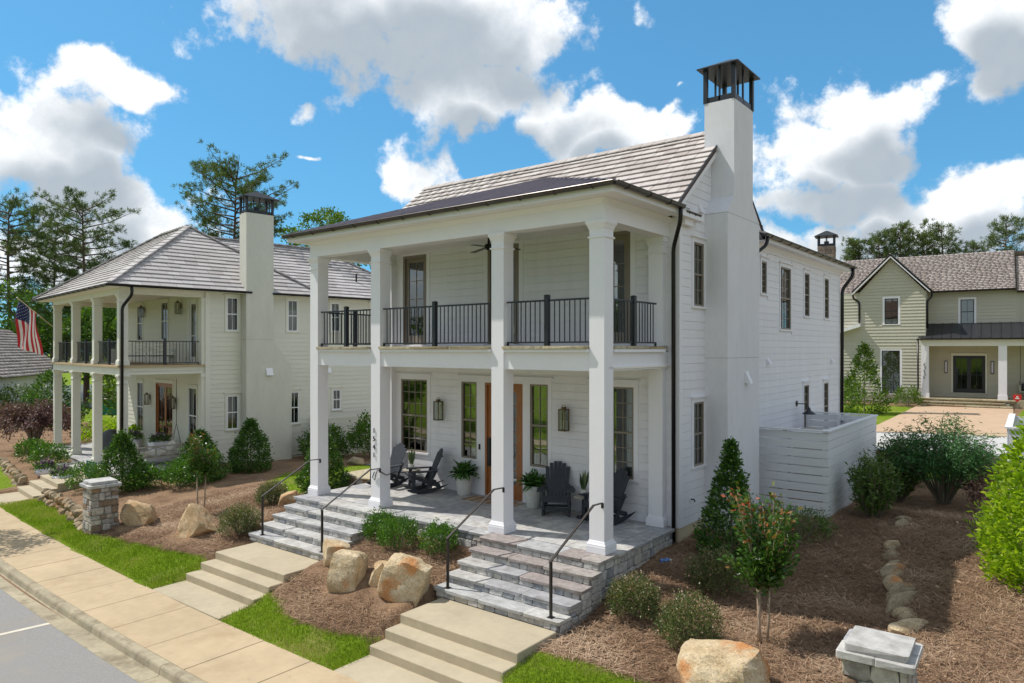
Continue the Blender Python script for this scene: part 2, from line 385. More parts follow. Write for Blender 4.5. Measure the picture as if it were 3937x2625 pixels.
# tiles: each piece its own tone, streaked down the slope
def tile_mat(name, a, b_, c_):
    m, t, b = new_mat(name); oi = t.nodes.new("ShaderNodeObjectInfo"); p = pos(t)
    n1 = noise_n(t, vmth(t, "MULTIPLY", p, (26, 5, 5)), 1.0, 4, .6); n0 = noise_n(t, p, .6, 3, .5); at = t.nodes.new("ShaderNodeAttribute"); at.attribute_name = "rnd"
    v = mth(t, "ADD", mth(t, "MULTIPLY", oi.outputs["Random"], .42), mth(t, "MULTIPLY", n1.outputs["Fac"], .45)); v = mth(t, "ADD", v, mth(t, "MULTIPLY", at.outputs["Fac"], .42)); v = mth(t, "ADD", v, mth(t, "MULTIPLY_ADD", n0.outputs["Fac"], .24, -.14))
    lk(t, ramp(t, v, [(.15, a), (.45, b_), (.8, c_)]), b.inputs["Base Color"]); b.inputs["Roughness"].default_value = .85
    nb = noise_n(t, p, 50, 3, .6); bn = t.nodes.new("ShaderNodeBump"); bn.inputs["Strength"].default_value = .3; bn.inputs["Distance"].default_value = .02
    lk(t, nb.outputs["Fac"], bn.inputs["Height"]); lk(t, bn.outputs[0], b.inputs["Normal"]); return m
M["tile"] = tile_mat("slate_blend_tile", (.38, .325, .305), (.50, .45, .43), (.60, .555, .535))
M["tile_left"] = tile_mat("grey_blend_tile", (.36, .33, .325), (.46, .43, .425), (.55, .52, .515))
M["tile_far"] = tile_mat("brown_blend_tile", (.28, .235, .215), (.37, .32, .30), (.46, .40, .375))
M["dark_room"] = plain("painted_dim_interior", (.09, .085, .08), .9)  # room shade put into the wall colour, so the cream house panes look dark
M["drive"] = plain("pink_tan_aggregate", (.50, .355, .24), .95, .08, 2, .3, 160)
M["glass_dark"] = glass_mat("dim_window_glass", (.5, .55, .55), .03, .8)
M["underlay"] = plain("roof_underlay", (.10, .045, .035), .9)
M["stone"] = stone_mat("grey_veneer_stone", [(.52, .50, .49), (.44, .43, .42), (.60, .58, .56), (.32, .33, .36), (.48, .46, .44), (.56, .55, .54), (.40, .39, .38), (.54, .51, .46)])
M["blue_stone"] = stone_mat("bluestone", [(.44, .445, .45), (.48, .475, .47), (.41, .415, .43), (.50, .49, .475), (.45, .44, .43), (.36, .36, .38)], .8, 5, .25, 40)
M["brown_flag"] = stone_mat("brown_flagstone", [(.36, .33, .31), (.32, .28, .27)], .8, 7, .3, 40)
M["pillar_stone"] = stone_mat("fieldstone", [(.42, .38, .32), (.33, .30, .28), (.47, .44, .39), (.30, .20, .13), (.38, .35, .33), (.50, .46, .40), (.25, .18, .13), (.44, .42, .41)])
M["tan_stone"] = stone_mat("tan_step_stone", [(.42, .35, .22), (.50, .44, .30), (.34, .27, .17), (.46, .40, .28)])
M["tan_stone"].name = "tan_ledge_stone"
M["chimney_stone"] = stone_mat("brown_chimney_stone", [(.30, .21, .15), (.38, .28, .20), (.24, .18, .15), (.35, .30, .26), (.28, .22, .18)])
# boulders: ochre rock with rust and pale crust
def rock_mat(name, a, b_, c_, rust):
    m, t, b = new_mat(name); p = pos(t); n = noise_n(t, p, 3.2, 14, .72); n2 = noise_n(t, p, 1.4, 5, .6); n3 = noise_n(t, p, 34, 8, .75)
    c = ramp(t, n.outputs["Fac"], [(.32, a), (.5, b_), (.68, c_)])
    c = mixc(t, mapr(t, n2.outputs["Fac"], .52, .68), c, rust)
    c = mixc(t, .75, c, ramp(t, n3.outputs["Fac"], [(.35, (.45, .42, .4)), (.5, (1, 1, 1)), (.7, (1.35, 1.3, 1.2))]), "MULTIPLY")
    lk(t, c, b.inputs["Base Color"]); b.inputs["Roughness"].default_value = .92
    bn = t.nodes.new("ShaderNodeBump"); bn.inputs["Strength"].default_value = .9; bn.inputs["Distance"].default_value = .04
    lk(t, mth(t, "ADD", n.outputs["Fac"], mth(t, "MULTIPLY", n3.outputs["Fac"], .5)), bn.inputs["Height"]); lk(t, bn.outputs[0], b.inputs["Normal"]); return m
M["rock"] = rock_mat("ochre_boulder", (.40, .285, .16), (.58, .455, .29), (.70, .59, .43), (.56, .25, .09))
M["rock_tan"] = rock_mat("golden_boulder", (.38, .25, .13), (.52, .37, .215), (.62, .47, .30), (.48, .25, .11))
M["rock_small"] = rock_mat("fieldstone_rock", (.24, .19, .13), (.37, .29, .19), (.47, .38, .26), (.36, .21, .10))
# asphalt
m, t, b = new_mat("asphalt"); p = pos(t); n = noise_n(t, p, 90, 4, .7); n2 = noise_n(t, p, .9, 4, .6)
c = ramp(t, n.outputs["Fac"], [(.3, (.17, .165, .165)), (.55, (.28, .272, .265)), (.75, (.42, .41, .395))]); c = mixc(t, mapr(t, n2.outputs["Fac"], .5, .75), c, (.30, .27, .235))
lk(t, c, b.inputs["Base Color"]); b.inputs["Roughness"].default_value = .95
bn = t.nodes.new("ShaderNodeBump"); bn.inputs["Strength"].default_value = .5; bn.inputs["Distance"].default_value = .01; lk(t, n.outputs["Fac"], bn.inputs["Height"]); lk(t, bn.outputs[0], b.inputs["Normal"]); M["asphalt"] = m
# terrain: pine straw and lawn soil, by where each was laid
m, t, b = new_mat("bed_and_lawn"); p = pos(t); at = t.nodes.new("ShaderNodeAttribute"); at.attribute_name = "lawn"
st = vmth(t, "MULTIPLY", p, (1, 1, .2)); s1 = noise_n(t, st, 34, 5, .75); s2 = noise_n(t, st, 2.0, 5, .6); s3 = noise_n(t, st, 110, 2, .6)
straw = ramp(t, mth(t, "ADD", mth(t, "MULTIPLY", s1.outputs["Fac"], .6), mth(t, "MULTIPLY", s3.outputs["Fac"], .4)), [(.30, (0.103, 0.061, 0.037)), (.5, (0.258, 0.168, 0.108)), (.68, (0.430, 0.300, 0.202))])
straw = mixc(t, mth(t, "MULTIPLY", mapr(t, s2.outputs["Fac"], .48, .68), .6), straw, (.34, .225, .14)); s4 = noise_n(t, p, .9, 6, .7); straw = mixc(t, 1.0, straw, ramp(t, s4.outputs["Fac"], [(.3, (.62, .56, .52)), (.5, (1, 1, 1)), (.7, (1.22, 1.16, 1.08))]), "MULTIPLY")
g1 = noise_n(t, p, 16, 4, .7); g2 = noise_n(t, p, 1.1, 4, .6)
grs = ramp(t, g1.outputs["Fac"], [(.3, (.10, .16, .01)), (.55, (.17, .26, .016)), (.75, (.26, .33, .04))]); grs = mixc(t, mapr(t, g2.outputs["Fac"], .5, .72), grs, (.25, .25, .07))
lk(t, mixc(t, at.outputs["Fac"], straw, grs), b.inputs["Base Color"]); b.inputs["Roughness"].default_value = 1.0; b.inputs["Specular IOR Level"].default_value = .1
bn = t.nodes.new("ShaderNodeBump"); bn.inputs["Strength"].default_value = .8; bn.inputs["Distance"].default_value = .05; lk(t, s1.outputs["Fac"], bn.inputs["Height"]); lk(t, bn.outputs[0], b.inputs["Normal"]); M["terrain"] = m
# foliage
M["grass"] = leaf_mat("grass_blades", [(0, (.11, .19, .008)), (.45, (.19, .29, .014)), (.78, (.28, .36, .04)), (1, (.42, .37, .15))], .6, .35, .2)
M["straw"] = leaf_mat("pine_straw", [(0, (0.120, 0.066, 0.040)), (.4, (0.284, 0.176, 0.108)), (.8, (0.430, 0.292, 0.194)), (1, (0.550, 0.406, 0.288))], .8, .0, .2)
M["holly"] = leaf_mat("holly_leaf", [(0, (.032, .078, .016)), (.5, (.065, .155, .024)), (.75, (.125, .25, .035)), (1, (.25, .37, .055))], .4, .25, .4)
M["myrtle"] = leaf_mat("crape_myrtle_leaf", [(0, (.035, .09, .014)), (.5, (.07, .16, .022)), (.72, (.13, .22, .035)), (.84, (.26, .15, .04)), (1, (.42, .085, .04))], .35, .25, .5)
M["abelia"] = leaf_mat("abelia_leaf", [(0, (.06, .095, .025)), (.4, (.115, .165, .045)), (.62, (.20, .21, .08)), (.8, (.36, .22, .15)), (1, (.60, .40, .33))], .4, .2, .5)
M["boxwood"] = leaf_mat("fresh_leaf", [(0, (.04, .115, .012)), (.5, (.085, .20, .022)), (1, (.18, .31, .04))], .4, .3, .4)
M["lime"] = leaf_mat("lime_leaf", [(0, (.14, .25, .012)), (.4, (.27, .42, .02)), (.75, (.42, .55, .03)), (1, (.56, .64, .09))], .35, .45, .4)
M["camellia"] = leaf_mat("camellia_leaf", [(0, (.05, .10, .018)), (.5, (.10, .175, .03)), (1, (.19, .27, .055))], .4, .2, .45)
M["green_maple"] = leaf_mat("cut_leaf_green", [(0, (.03, .095, .034)), (.5, (.06, .165, .052)), (1, (.13, .26, .075))], .5, .3, .3)
M["red_maple"] = leaf_mat("plum_leaf", [(0, (.075, .04, .045)), (.5, (.16, .085, .09)), (.85, (.27, .155, .15)), (1, (.30, .23, .16))], .5, .25, .3)
M["fern"] = leaf_mat("fern_leaf", [(0, (.02, .075, .009)), (.5, (.042, .14, .014)), (1, (.09, .23, .03))], .45, .25, .4)
M["snake"] = leaf_mat("snake_plant_leaf", [(0, (.06, .11, .05)), (.5, (.12, .17, .08)), (1, (.32, .34, .17))], .4, .1, .4)
M["pine"] = leaf_mat("pine_needles", [(0, (.065, .10, .034)), (.5, (.12, .17, .058)), (1, (.20, .25, .095))], .6, .3, .2)
M["oak"] = leaf_mat("broad_leaf", [(0, (.05, .10, .014)), (.5, (.095, .19, .024)), (1, (.18, .30, .045))], .5, .3, .3)
M["spring"] = leaf_mat("spring_leaf", [(0, (.06, .115, .014)), (.5, (.12, .205, .024)), (1, (.22, .32, .04))], .5, .35, .3)
M["purple_flower"] = leaf_mat("flower_petal", [(0, (.06, .02, .10)), (.5, (.16, .06, .25)), (.75, (.45, .40, .45)), (1, (.6, .58, .5))], .6, .2, .3)

def stain(m, scale, lo, hi, fac, col, stretch=(1, 1, 1)):
    """blotchy dirt that belongs to the surface, mixed over its base colour"""
    t = m.node_tree; b = t.nodes["Principled BSDF"]; src = b.inputs["Base Color"].links[0].from_socket; n = noise_n(t, vmth(t, "MULTIPLY", pos(t), stretch), scale, 9, .68)
    lk(t, mixc(t, mth(t, "MULTIPLY", mapr(t, n.outputs["Fac"], lo, hi), fac), src, col), b.inputs["Base Color"])
stain(M["walk"], .8, .50, .72, .45, (.33, .22, .12)); stain(M["walk"], 5.0, .60, .75, .35, (.22, .17, .11)); stain(M["concrete"], 1.6, .52, .74, .4, (.27, .22, .15)); stain(M["concrete"], 9.0, .62, .74, .3, (.20, .16, .11))
stain(M["curb"], 2.2, .48, .66, .6, (.17, .13, .085)); stain(M["asphalt"], .5, .55, .7, .35, (.30, .25, .19)); stain(M["white_board"], 1.4, .56, .78, .16, (.50, .47, .41), (3.5, 3.5, .25)); stain(M["white"], 1.2, .60, .80, .12, (.52, .49, .43), (3, 3, .3)); stain(M["stucco"], .9, .5, .75, .16, (.50, .49, .46), (2.5, 2.5, .3)); stain(M["cream_stucco"], .9, .5, .75, .2, (.42, .41, .34), (2.5, 2.5, .3)); stain(M["blue_stone"], 3, .55, .72, .35, (.30, .27, .22))

# ---------------------------------------------------------------- terrain height from surveyed spots
def ys(x): return -3.9+np.where(x<-5,.0028,.004)*(x+5)**2*np.where(x>10,0,1)+np.where(x>10,.9,0)
CP=[(x,float(ys(np.float64(x)))-.0,-1.30) for x in range(-44,9,4)]+[(x,float(ys(np.float64(x)))+.5,-1.27) for x in range(-44,9,4)]+[
(12,-3.,-1.3),(16,-3,-1.3),(12,0,-.5),(16,4,-.2),
(-5.6,.15,-.39),(-4.2,.15,-.37),(-3,.15,-.37),(-4.6,-.8,-.46),(-4.6,-1.4,-.6),(-4.5,-2.3,-1.02),(-4.5,-2.9,-1.18),(-5.9,-1.4,-.78),(-5.9,-2.4,-.97),(-2.75,-1.4,-.82),(-2.6,-2.4,-.98),(-5.9,-3.1,-1.2),(-2.7,-3.1,-1.2),
(.15,-.9,-.86),(.1,-1.6,-.9),(.1,-2.4,-.98),(.1,-3.1,-1.2),(0,.8,-.5),(0,1.45,-.46),(0,2.3,-.36),(.1,3.06,-.33),(.1,4.2,-.26),(.7,5.4,-.3),(2.05,7,-.26),(2.05,8.8,-.27),(2.0,12,-.2),
(2.6,.6,-.85),(3.6,3.3,-.75),(3.3,5,-.5),(4.9,3.3,-.5),(6,1,-.6),(5.5,6,-.3),(3.5,9,-.25),(6,12,.0),(4.8,-1.6,-.95),(3,-2.5,-1.15),(6,-3,-1.15),(8,0,-.5),
(2,16,-.1),(6,18,.05),(0,18,.05),(-4,18,0),(10,18,.1),(0,25,.12),(5,25,.15),(12,30,.2),(0,38,.34),(6,40,.38),(-8,40,.4),(15,42,.4),(20,30,.3),(20,15,.2),(-20,40,-.5),(-30,60,-1.4),(0,60,.5),(30,60,.5),
(-9.2,-.9,-.75),(-9,-1.5,-.85),(-8.9,-2.4,-.98),(-8.8,-3.1,-1.2),(-9.6,2,-.3),(-10,6,-.3),(-12,4,-.5),(-14,5,-.7),(-20.3,4.05,-.82),(-19.9,7.2,-.87),(-16,3,-.8),(-14,-1,-.98),(-13.6,-2.9,-1.14),(-12,-2.5,-1.08),(-18,-.5,-.95),(-22,-.5,-.98),(-28,0,-.95),(-34,2,-1.0),(-15,12,-.6),(-10,14,-.3),(-12,22,-.4),(-28,12,-1),(-40,20,-1.3),(-44,40,-1.5),(-25,25,-.9),(-45,5,-1.2),(-60,30,-1.5),(-60,60,-1.5),(-60,0,-1.3)]
_p=np.array(CP)
def _k(r2): return np.sqrt(r2+.15)
_A=_k(((_p[:,None,:2]-_p[None,:,:2])**2).sum(-1))
_n=len(_p)
_M=np.zeros((_n+3,_n+3));_M[:_n,:_n]=_A;_M[:_n,_n]=1;_M[:_n,_n+1:]=_p[:,:2];_M[_n,:_n]=1;_M[_n+1:,:_n]=_p[:,:2].T
_M[:_n,:_n]+=np.eye(_n)*0.02
_w=np.linalg.solve(_M,np.r_[_p[:,2],0,0,0])
def gz(x,y):
    x=np.atleast_1d(np.asarray(x,float));y=np.atleast_1d(np.asarray(y,float))
    out=np.empty(x.shape)
    f=x.ravel();g=y.ravel();o=np.empty(f.shape)
    for i in range(0,len(f),20000):
        a=f[i:i+20000];b=g[i:i+20000]
        r=_k((a[:,None]-_p[None,:,0])**2+(b[:,None]-_p[None,:,1])**2)
        o[i:i+20000]=r@_w[:_n]+_w[_n]+_w[_n+1]*a+_w[_n+2]*b
    # low terrace held by the rock edging on the right
    xr=np.interp(g,[1.2,1.75,2.75,3.25,3.75,4.75,5.65,7.5,9],[4.68,4.62,4.38,4.26,4.08,3.86,3.70,3.64,3.6])
    o+=.20/(1+np.exp(-np.clip((f-xr-.06)/.05,-30,30)))*np.clip((g-1.2)/.8,0,1)*np.clip((9.2-g)/1.5,0,1)*np.clip((9.5-f)/2.5,0,1)
    return o.reshape(x.shape)
def in_poly(x, y, poly):
    x = np.asarray(x); y = np.asarray(y); inside = np.zeros(x.shape, bool); n = len(poly)
    for i in range(n):
        x1, y1 = poly[i]; x2, y2 = poly[(i + 1) % n]
        c = ((y1 > y) != (y2 > y)); xi = (x2 - x1) * (y - y1) / ((y2 - y1) if y2 != y1 else 1e-9) + x1
        inside ^= c & (x < xi)
    return inside
def yf(x): return float(ys(np.float64(x)))
LAWNS = [
    [(-21.2, yf(-21.2) - .1), (-19, yf(-19) - .1), (-16, yf(-16) - .1), (-13, yf(-13) - .1), (-10, yf(-10) - .1), (-8.72, yf(-8.7) - .1), (-8.72, -2.62), (-9.3, -2.5), (-10.3, -2.62), (-11.5, -2.68), (-12.9, -2.82), (-14.3, -3.06), (-15.4, -2.6), (-17.2, -2.35), (-18.6, -2.2), (-20.4, -2.0)],
    [(-6.08, -4.1), (-2.58, -4.1), (-2.58, -2.86), (-3.2, -2.98), (-4.0, -3.12), (-4.8, -3.15), (-5.4, -2.98), (-6.08, -2.72)],
    [(0, -4.1), (9.5, -4.2), (9.5, -2.6), (4.6, -2.35), (3.0, -1.95), (2.0, -1.78), (1.0, -1.85), (0, -2.05)],
    [(-60, -3.9), (-40, yf(-40) - .1), (-23.6, yf(-23.6) - .1), (-23.6, -1.75), (-27, -1.0), (-32, -.3), (-40, .6), (-60, 2)],
    [(-13.6, 1.9), (-15.2, 3.0), (-16.2, 4.6), (-15.4, 6.6), (-11.5, 9), (-9.7, 8), (-9.7, 2.7), (-11.4, 1.6)],
    [(-14, 26), (-.55, 24.2), (-.55, 37.0), (-4, 37.2), (-14, 37)], [(4.7, 25.4), (30, 27), (30, 41), (4.4, 38.8)],
    [(-70, 9), (-27, 9), (-27, 70), (-70, 70)], [(-26, 14), (-14, 18), (-14, 26), (-26, 26)], [(3.2, 13.5), (8, 14), (8, 17.5), (2.4, 16.4)]]
def lawn_mask(x, y):
    m = np.zeros(np.shape(x), bool)
    for p in LAWNS: m |= in_poly(x, y, p)
    return m
gx = np.unique(np.concatenate([np.linspace(-900, -60, 12), np.arange(-60, -24, 1.0), np.arange(-24, 9, .14), np.arange(9, 34, 1.0), np.linspace(34, 900, 12)]))
gy = np.unique(np.concatenate([np.array([-900., -400, -150, -60, -40, -25, -12.6, -12.4]), np.arange(-6, -4.3, .5), np.arange(-4.3, 13, .14), np.arange(13, 62, 1.0), np.linspace(62, 1200, 12)]))
GX, GY = np.meshgrid(gx, gy)
GZ = gz(GX, GY)
far = np.clip((np.maximum(np.abs(GX + 15) - 40, np.abs(GY - 20) - 36)) / 25, 0, 1); GZ = GZ * (1 - far) + (-1.4) * far
ye = ys(GX); GZ = np.where(GY < ye - .04, -1.46, GZ); GZ = np.where(GY < ye - 1.9, -1.62, GZ); GZ = np.where(GY < -12.3, -1.36, GZ)
bump = np.array([mnoise.noise((x * 2.3, y * 2.3, 0)) for x, y in zip(GX.ravel(), GY.ravel())]).reshape(GX.shape)
for (xa, xb, ya, yb) in ((-9.0, -6.1, -4.2, .3), (-2.72, -.05, -4.2, .3), (-9.1, -.1, .28, 16), (-22.9, -20.9, -3.6, -.2)): GZ = np.where((GX > xa) & (GX < xb) & (GY > ya) & (GY < yb) & (GY > ye - .04), np.minimum(GZ, -1.44), GZ)
near = (GY > ye + .05) & (GY < 14)
GZ = GZ + np.where(near, bump * .022, 0)
for (bx_, by_, br) in ((-13.55, -1.95, .6), (-11, -1.72, .65), (-5.7, -1.6, .4), (-4.6, -1.98, .42), (-3.24, -1.74, .5), (-3.95, -1.75, .3), (2.72, -1.22, .6)):
    dd = np.hypot(GX - bx_, GY - by_); GZ = GZ + np.where(near, .09 * np.exp(-((dd - br * .8) / .2) ** 2), 0)
ny, nx = GX.shape; idx = np.arange(nx * ny).reshape(ny, nx)
F = np.stack([idx[:-1, :-1], idx[:-1, 1:], idx[1:, 1:], idx[1:, :-1]], -1).reshape(-1, 4)
tm = mesh_np("ground", np.stack([GX, GY, GZ], -1).reshape(-1, 3), F, M["terrain"], smooth=True)
jit = np.array([mnoise.noise((x * 3, y * 3, 5)) for x, y in zip(GX.ravel(), GY.ravel())]).reshape(GX.shape) * .10
lm = lawn_mask(GX + jit, GY + jit) | (GY < -12.3) | (far > .5)
at = tm.attributes.new("lawn", "FLOAT", "POINT"); at.data.foreach_set("value", lm.astype(np.float32).ravel())
tag(link("ground", tm), kind="structure")
def gzs(x, y): return float(gz(x, y)[0])

# lawn blades and loose pine straw: nobody could count them
def blades(name, n, box, mask, lmin, lmax, w, mat, lie=False, label=None, cat=None):
    x = RNG.uniform(box[0], box[1], n * 3); y = RNG.uniform(box[2], box[3], n * 3)
    k = mask(x, y); x, y = x[k][:n], y[k][:n]; n = len(x); x = x + RNG.normal(0, .035, n); y = np.maximum(y + RNG.normal(0, .035, n), ys(x) - .03) if not lie else y; z = gz(x, y) + .004
    a = RNG.uniform(0, 2 * PI, n); L = RNG.uniform(lmin, lmax, n); lean = RNG.uniform(.05, .6, n) if not lie else RNG.uniform(1.25, 1.62, n)
    dx, dy, dz = np.sin(lean) * np.cos(a), np.sin(lean) * np.sin(a), np.cos(lean); px, py = -np.sin(a) * w / 2, np.cos(a) * w / 2
    if lie: z = z + RNG.uniform(.0, .045, n)
    A = np.stack([x - px, y - py, z], -1); B = np.stack([x + px, y + py, z], -1); T = np.stack([x + dx * L, y + dy * L, z + dz * L], -1)
    if lie:
        T2 = T + np.stack([px, py, 0 * px], -1); T1 = T - np.stack([px, py, 0 * px], -1)
        V = np.stack([A, B, T2, T1], 1).reshape(-1, 3); F = np.arange(4 * n).reshape(n, 4)
    else: V = np.stack([A, B, T], 1).reshape(-1, 3); F = np.arange(3 * n).reshape(n, 3)
    patch = np.array([mnoise.noise((p * .9, q * .9, 3)) for p, q in zip(x, y)])
    rn = np.clip(RNG.uniform(0, .85, n) + patch * .7 + .04, 0, 1)
    return tag(link(name, mesh_np(name, V, F, mat, rn)), label, cat, kind="stuff")
def strip(x, y): return lawn_mask(x, y) & (y > ys(x) + .01)
def bed(x, y):
    on = (y > ys(x) + .05) & ~lawn_mask(x, y) & ~((x > -9.3) & (x < .1) & (y > .1)) & ~((x > -9.1) & (x < -6) & (y > -3.9)) & ~((x > -2.85) & (x < .1) & (y > -3.9)) & ~((x > -9.6) & (x < .07) & (y > 3)) & ~((x > 0) & (x < 2) & (y > 7) & (y < 12.3))
    return on & ~((x < -20.9) & (y > .3))
blades("grass", 52000, (-21.2, 5, -4.1, -1.6), strip, .03, .075, .011, M["grass"], label="short green lawn blades between sidewalk and straw beds", cat="grass")
blades("grass_patch", 9000, (-16.3, -9.6, 1.6, 9), lambda x, y: lawn_mask(x, y), .03, .07, .012, M["grass"], label="sunlit lawn between the white house and cream house", cat="grass")
blades("pine_straw", 105000, (-15, 7.5, -3.9, 9), bed, .10, .24, .0065, M["straw"], True, label="loose brown pine straw lying over the planting beds", cat="pine straw")

# road, parking stripe, curb, sidewalk
xs = np.linspace(-70, 40, 80); V = []; F = []
for i, x in enumerate(xs):
    V += [(x, yf(x) - 1.86 + random.uniform(-.012, .012), -1.453), (x, -12.3, -1.40)]
    if i: F.append((2 * i - 2, 2 * i - 1, 2 * i + 1, 2 * i))
rm = bpy.data.meshes.new("road"); rm.from_pydata(V, [], F); rm.materials.append(M["asphalt"]); tag(link("road", rm), kind="structure")
tag(MB().add([(-8.70, -5.79, -1.4485), (-8.81, -5.79, -1.4485), (-9.35, -10.6, -1.405), (-9.24, -10.6, -1.405)], [(0, 1, 2, 3)]).build("parking_line", M["paint_line"]), kind="structure")
MB().box(-70, 40, -15.2, -13.6, -1.5, -1.33).build("opposite_sidewalk", M["walk"])["kind"] = "structure"; MB().box(-70, 40, -12.6, -12.3, -1.6, -1.30).build("opposite_curb", M["curb"])["kind"] = "structure"
walk = link("sidewalk", None); tag(walk, kind="structure")
bed_m = MB(); js = [-8.5 + 1.335 * k for k in range(-28, 14)]
V = []; F = []
for i, x in enumerate(js): V += [(x, yf(x), -1.345), (x, yf(x) - 1.45, -1.345)]; F += [(2 * i - 2, 2 * i - 1, 2 * i + 1, 2 * i)] if i else []
bm_ = bpy.data.meshes.new("sidewalk_joints"); bm_.from_pydata(V, [], F); bm_.materials.append(M["joint"]); link("sidewalk_base", bm_, walk)
for a, b in zip(js[:-1], js[1:]):
    g = .007; m = MB(); ya, yb = yf(a), yf(b); dz = random.uniform(-.003, .003)
    m.loft([[(a + g, ya, z + 0), (b - g, yb, z), (b - g, yb - 1.43, z), (a + g, ya - 1.43, z)] for z in (-1.40, -1.305 + dz)])
    m.build("sidewalk_slab", M["walk"], walk, bevel=.006)
curb = link("curb", None); tag(curb, kind="structure")
prof = [(0, -1.6), (0, -1.309), (.12, -1.306), (.148, -1.318), (.165, -1.345), (.185, -1.442), (.21, -1.462), (.50, -1.448), (.50, -1.6)]
cj = [-10.37 + 2.72 * k for k in range(-20, 8)]
for a, b in zip(cj[:-1], cj[1:]):
    if -18.6 < a < -15.7: a2, b2 = a, b - .35
    rings = []
    for k in range(5):
        x = a + .006 + (b - a - .012) * k / 4; y0 = yf(x) - 1.435
        rings.append([(x, y0 - p, z) for p, z in prof])
    m = MB(); m.loft(rings); m.build("curb_segment", M["curb"], curb)

# ---------------------------------------------------------------- shared builders: windows, gutters, stone faces, columns
def window(face, parent, u0, u1, z0, z1, cols, rows, frame, glass, casing=None, cw=.10, head=True, fw=.045, meet=True, depth=.05, name="window", curtain=None, lower_rows=None, sill=True, munt=.017, top_only=False):
    """casing boards are the part; frame with sash rails and muntins, panes and curtains are its sub-parts"""
    m = MB(); cm = casing or M["white"]; o = .03
    for a, b, c, d in ((u0 - cw, u0, z0 - .0, z1), (u1, u1 + cw, z0 - .0, z1), (u0 - cw, u1 + cw, z1, z1 + cw * 1.15)): m.box(a, b, -o, -.0, c, d)
    if head: m.box(u0 - cw - .05, u1 + cw + .05, -.075, 0, z1 + cw * 1.15, z1 + cw * 1.15 + .035)
    if sill: m.box(u0 - cw - .02, u1 + cw + .02, -.055, 0, z0 - .05, z0)
    w = face.mb(m, name, cm, parent)
    f = MB(); zm = (z0 + z1) / 2 if meet else z1
    f.box(u0, u0 + fw, -.018, .07, z0, z1); f.box(u1 - fw, u1, -.018, .07, z0, z1); f.box(u0 + fw, u1 - fw, -.018, .07, z1 - fw, z1); f.box(u0 + fw, u1 - fw, -.018, .07, z0, z0 + fw)
    a, b = u0 + fw, u1 - fw
    if meet: f.box(a, b, -.012, .06, zm - .022, zm + .022)
    sashes = [(z0 + fw, zm - .022, lower_rows or rows), (zm + .022, z1 - fw, rows)] if meet else [(z0 + fw, z1 - fw, rows)]
    panes = []
    for (c, d, r) in sashes:
        cc = cols
        for i in range(1, cc): x = a + (b - a) * i / cc; f.box(x - munt / 2, x + munt / 2, .012, .045, c, d)
        for j in range(1, r): z = c + (d - c) * j / r; f.box(a, b, .014, .043, z - munt / 2, z + munt / 2)
        for i in range(cc):
            for j in range(r): panes.append((a + (b - a) * i / cc, c + (d - c) * j / r, (b - a) / cc, (d - c) / r))
    face.mb(f, "window_frame", frame, w)
    w_loc = Vector(w.location)
    for ch in w.children: ch.location = (0, 0, 0); ch.rotation_euler = (0, 0, 0)
    for (x, z, pw, ph) in panes:
        link("pane", unit_of(UNIT, glass), w, (x, .033, z), (0, 0, 0), (pw, .006, ph))
    if curtain:
        c = MB(); n = 5
        for s in (0, 1):
            x0 = u0 + .05 if s == 0 else u1 - .05 - (u1 - u0) * .26
            for i in range(n): ww = (u1 - u0) * .26 / n; c.box(x0 + i * ww, x0 + i * ww + ww * .8, .22 + (i % 2) * .03, .25 + (i % 2) * .03, z0 - .1, z1 + .1)
        c.build("curtain", curtain, w)
    return w
def gutter_mesh(m, p, q, r=.068, n=9):
    """half-round open trough from p to q"""
    p = Vector(p); q = Vector(q); t = (q - p).normalized(); s = Vector((t.y, -t.x, 0)); rings = []
    for c in (p, q):
        out = [c + s * (r * math.cos(PI + PI * k / (n - 1))) + Vector((0, 0, r * math.sin(PI + PI * k / (n - 1)))) for k in range(n)]
        inn = [c + s * ((r - .008) * math.cos(PI + PI * k / (n - 1))) + Vector((0, 0, (r - .008) * math.sin(PI + PI * k / (n - 1)))) for k in range(n - 1, -1, -1)]
        rings.append([tuple(v) for v in out + inn])
    m.loft(rings); L = (q - p).length
    # beads along both lips
    for e in (-1, 1): m.tube([p + s * (r * e), q + s * (r * e)], .011, 6)
    return m
def gutter(parent, p, q, mat, r=.068, hooks=.8, name="gutter", caps=True):
    m = MB(); gutter_mesh(m, p, q, r); p = Vector(p); q = Vector(q); t = (q - p).normalized(); s = Vector((t.y, -t.x, 0))
    if caps:
        for c in (p, q):
            pts = [c + s * (r * math.cos(PI + PI * k / 8)) + Vector((0, 0, r * math.sin(PI + PI * k / 8))) for k in range(9)]
            m.add([tuple(v + t * e) for e in (-.003, .003) for v in pts], [tuple(range(9)), tuple(range(17, 8, -1))])
    g = m.build(name, mat, parent, smooth=False)
    L = (q - p).length; n = int(L / hooks) if hooks else 0
    for i in range(n):
        c = p + t * (hooks * (i + .5)); hm = MB()
        hm.tube([c + s * ((r + .008) * math.cos(PI + PI * k / 8)) + Vector((0, 0, (r + .008) * math.sin(PI + PI * k / 8))) for k in range(9)], .009, 5)
        hm.build("gutter_hook", mat, g)
    return g
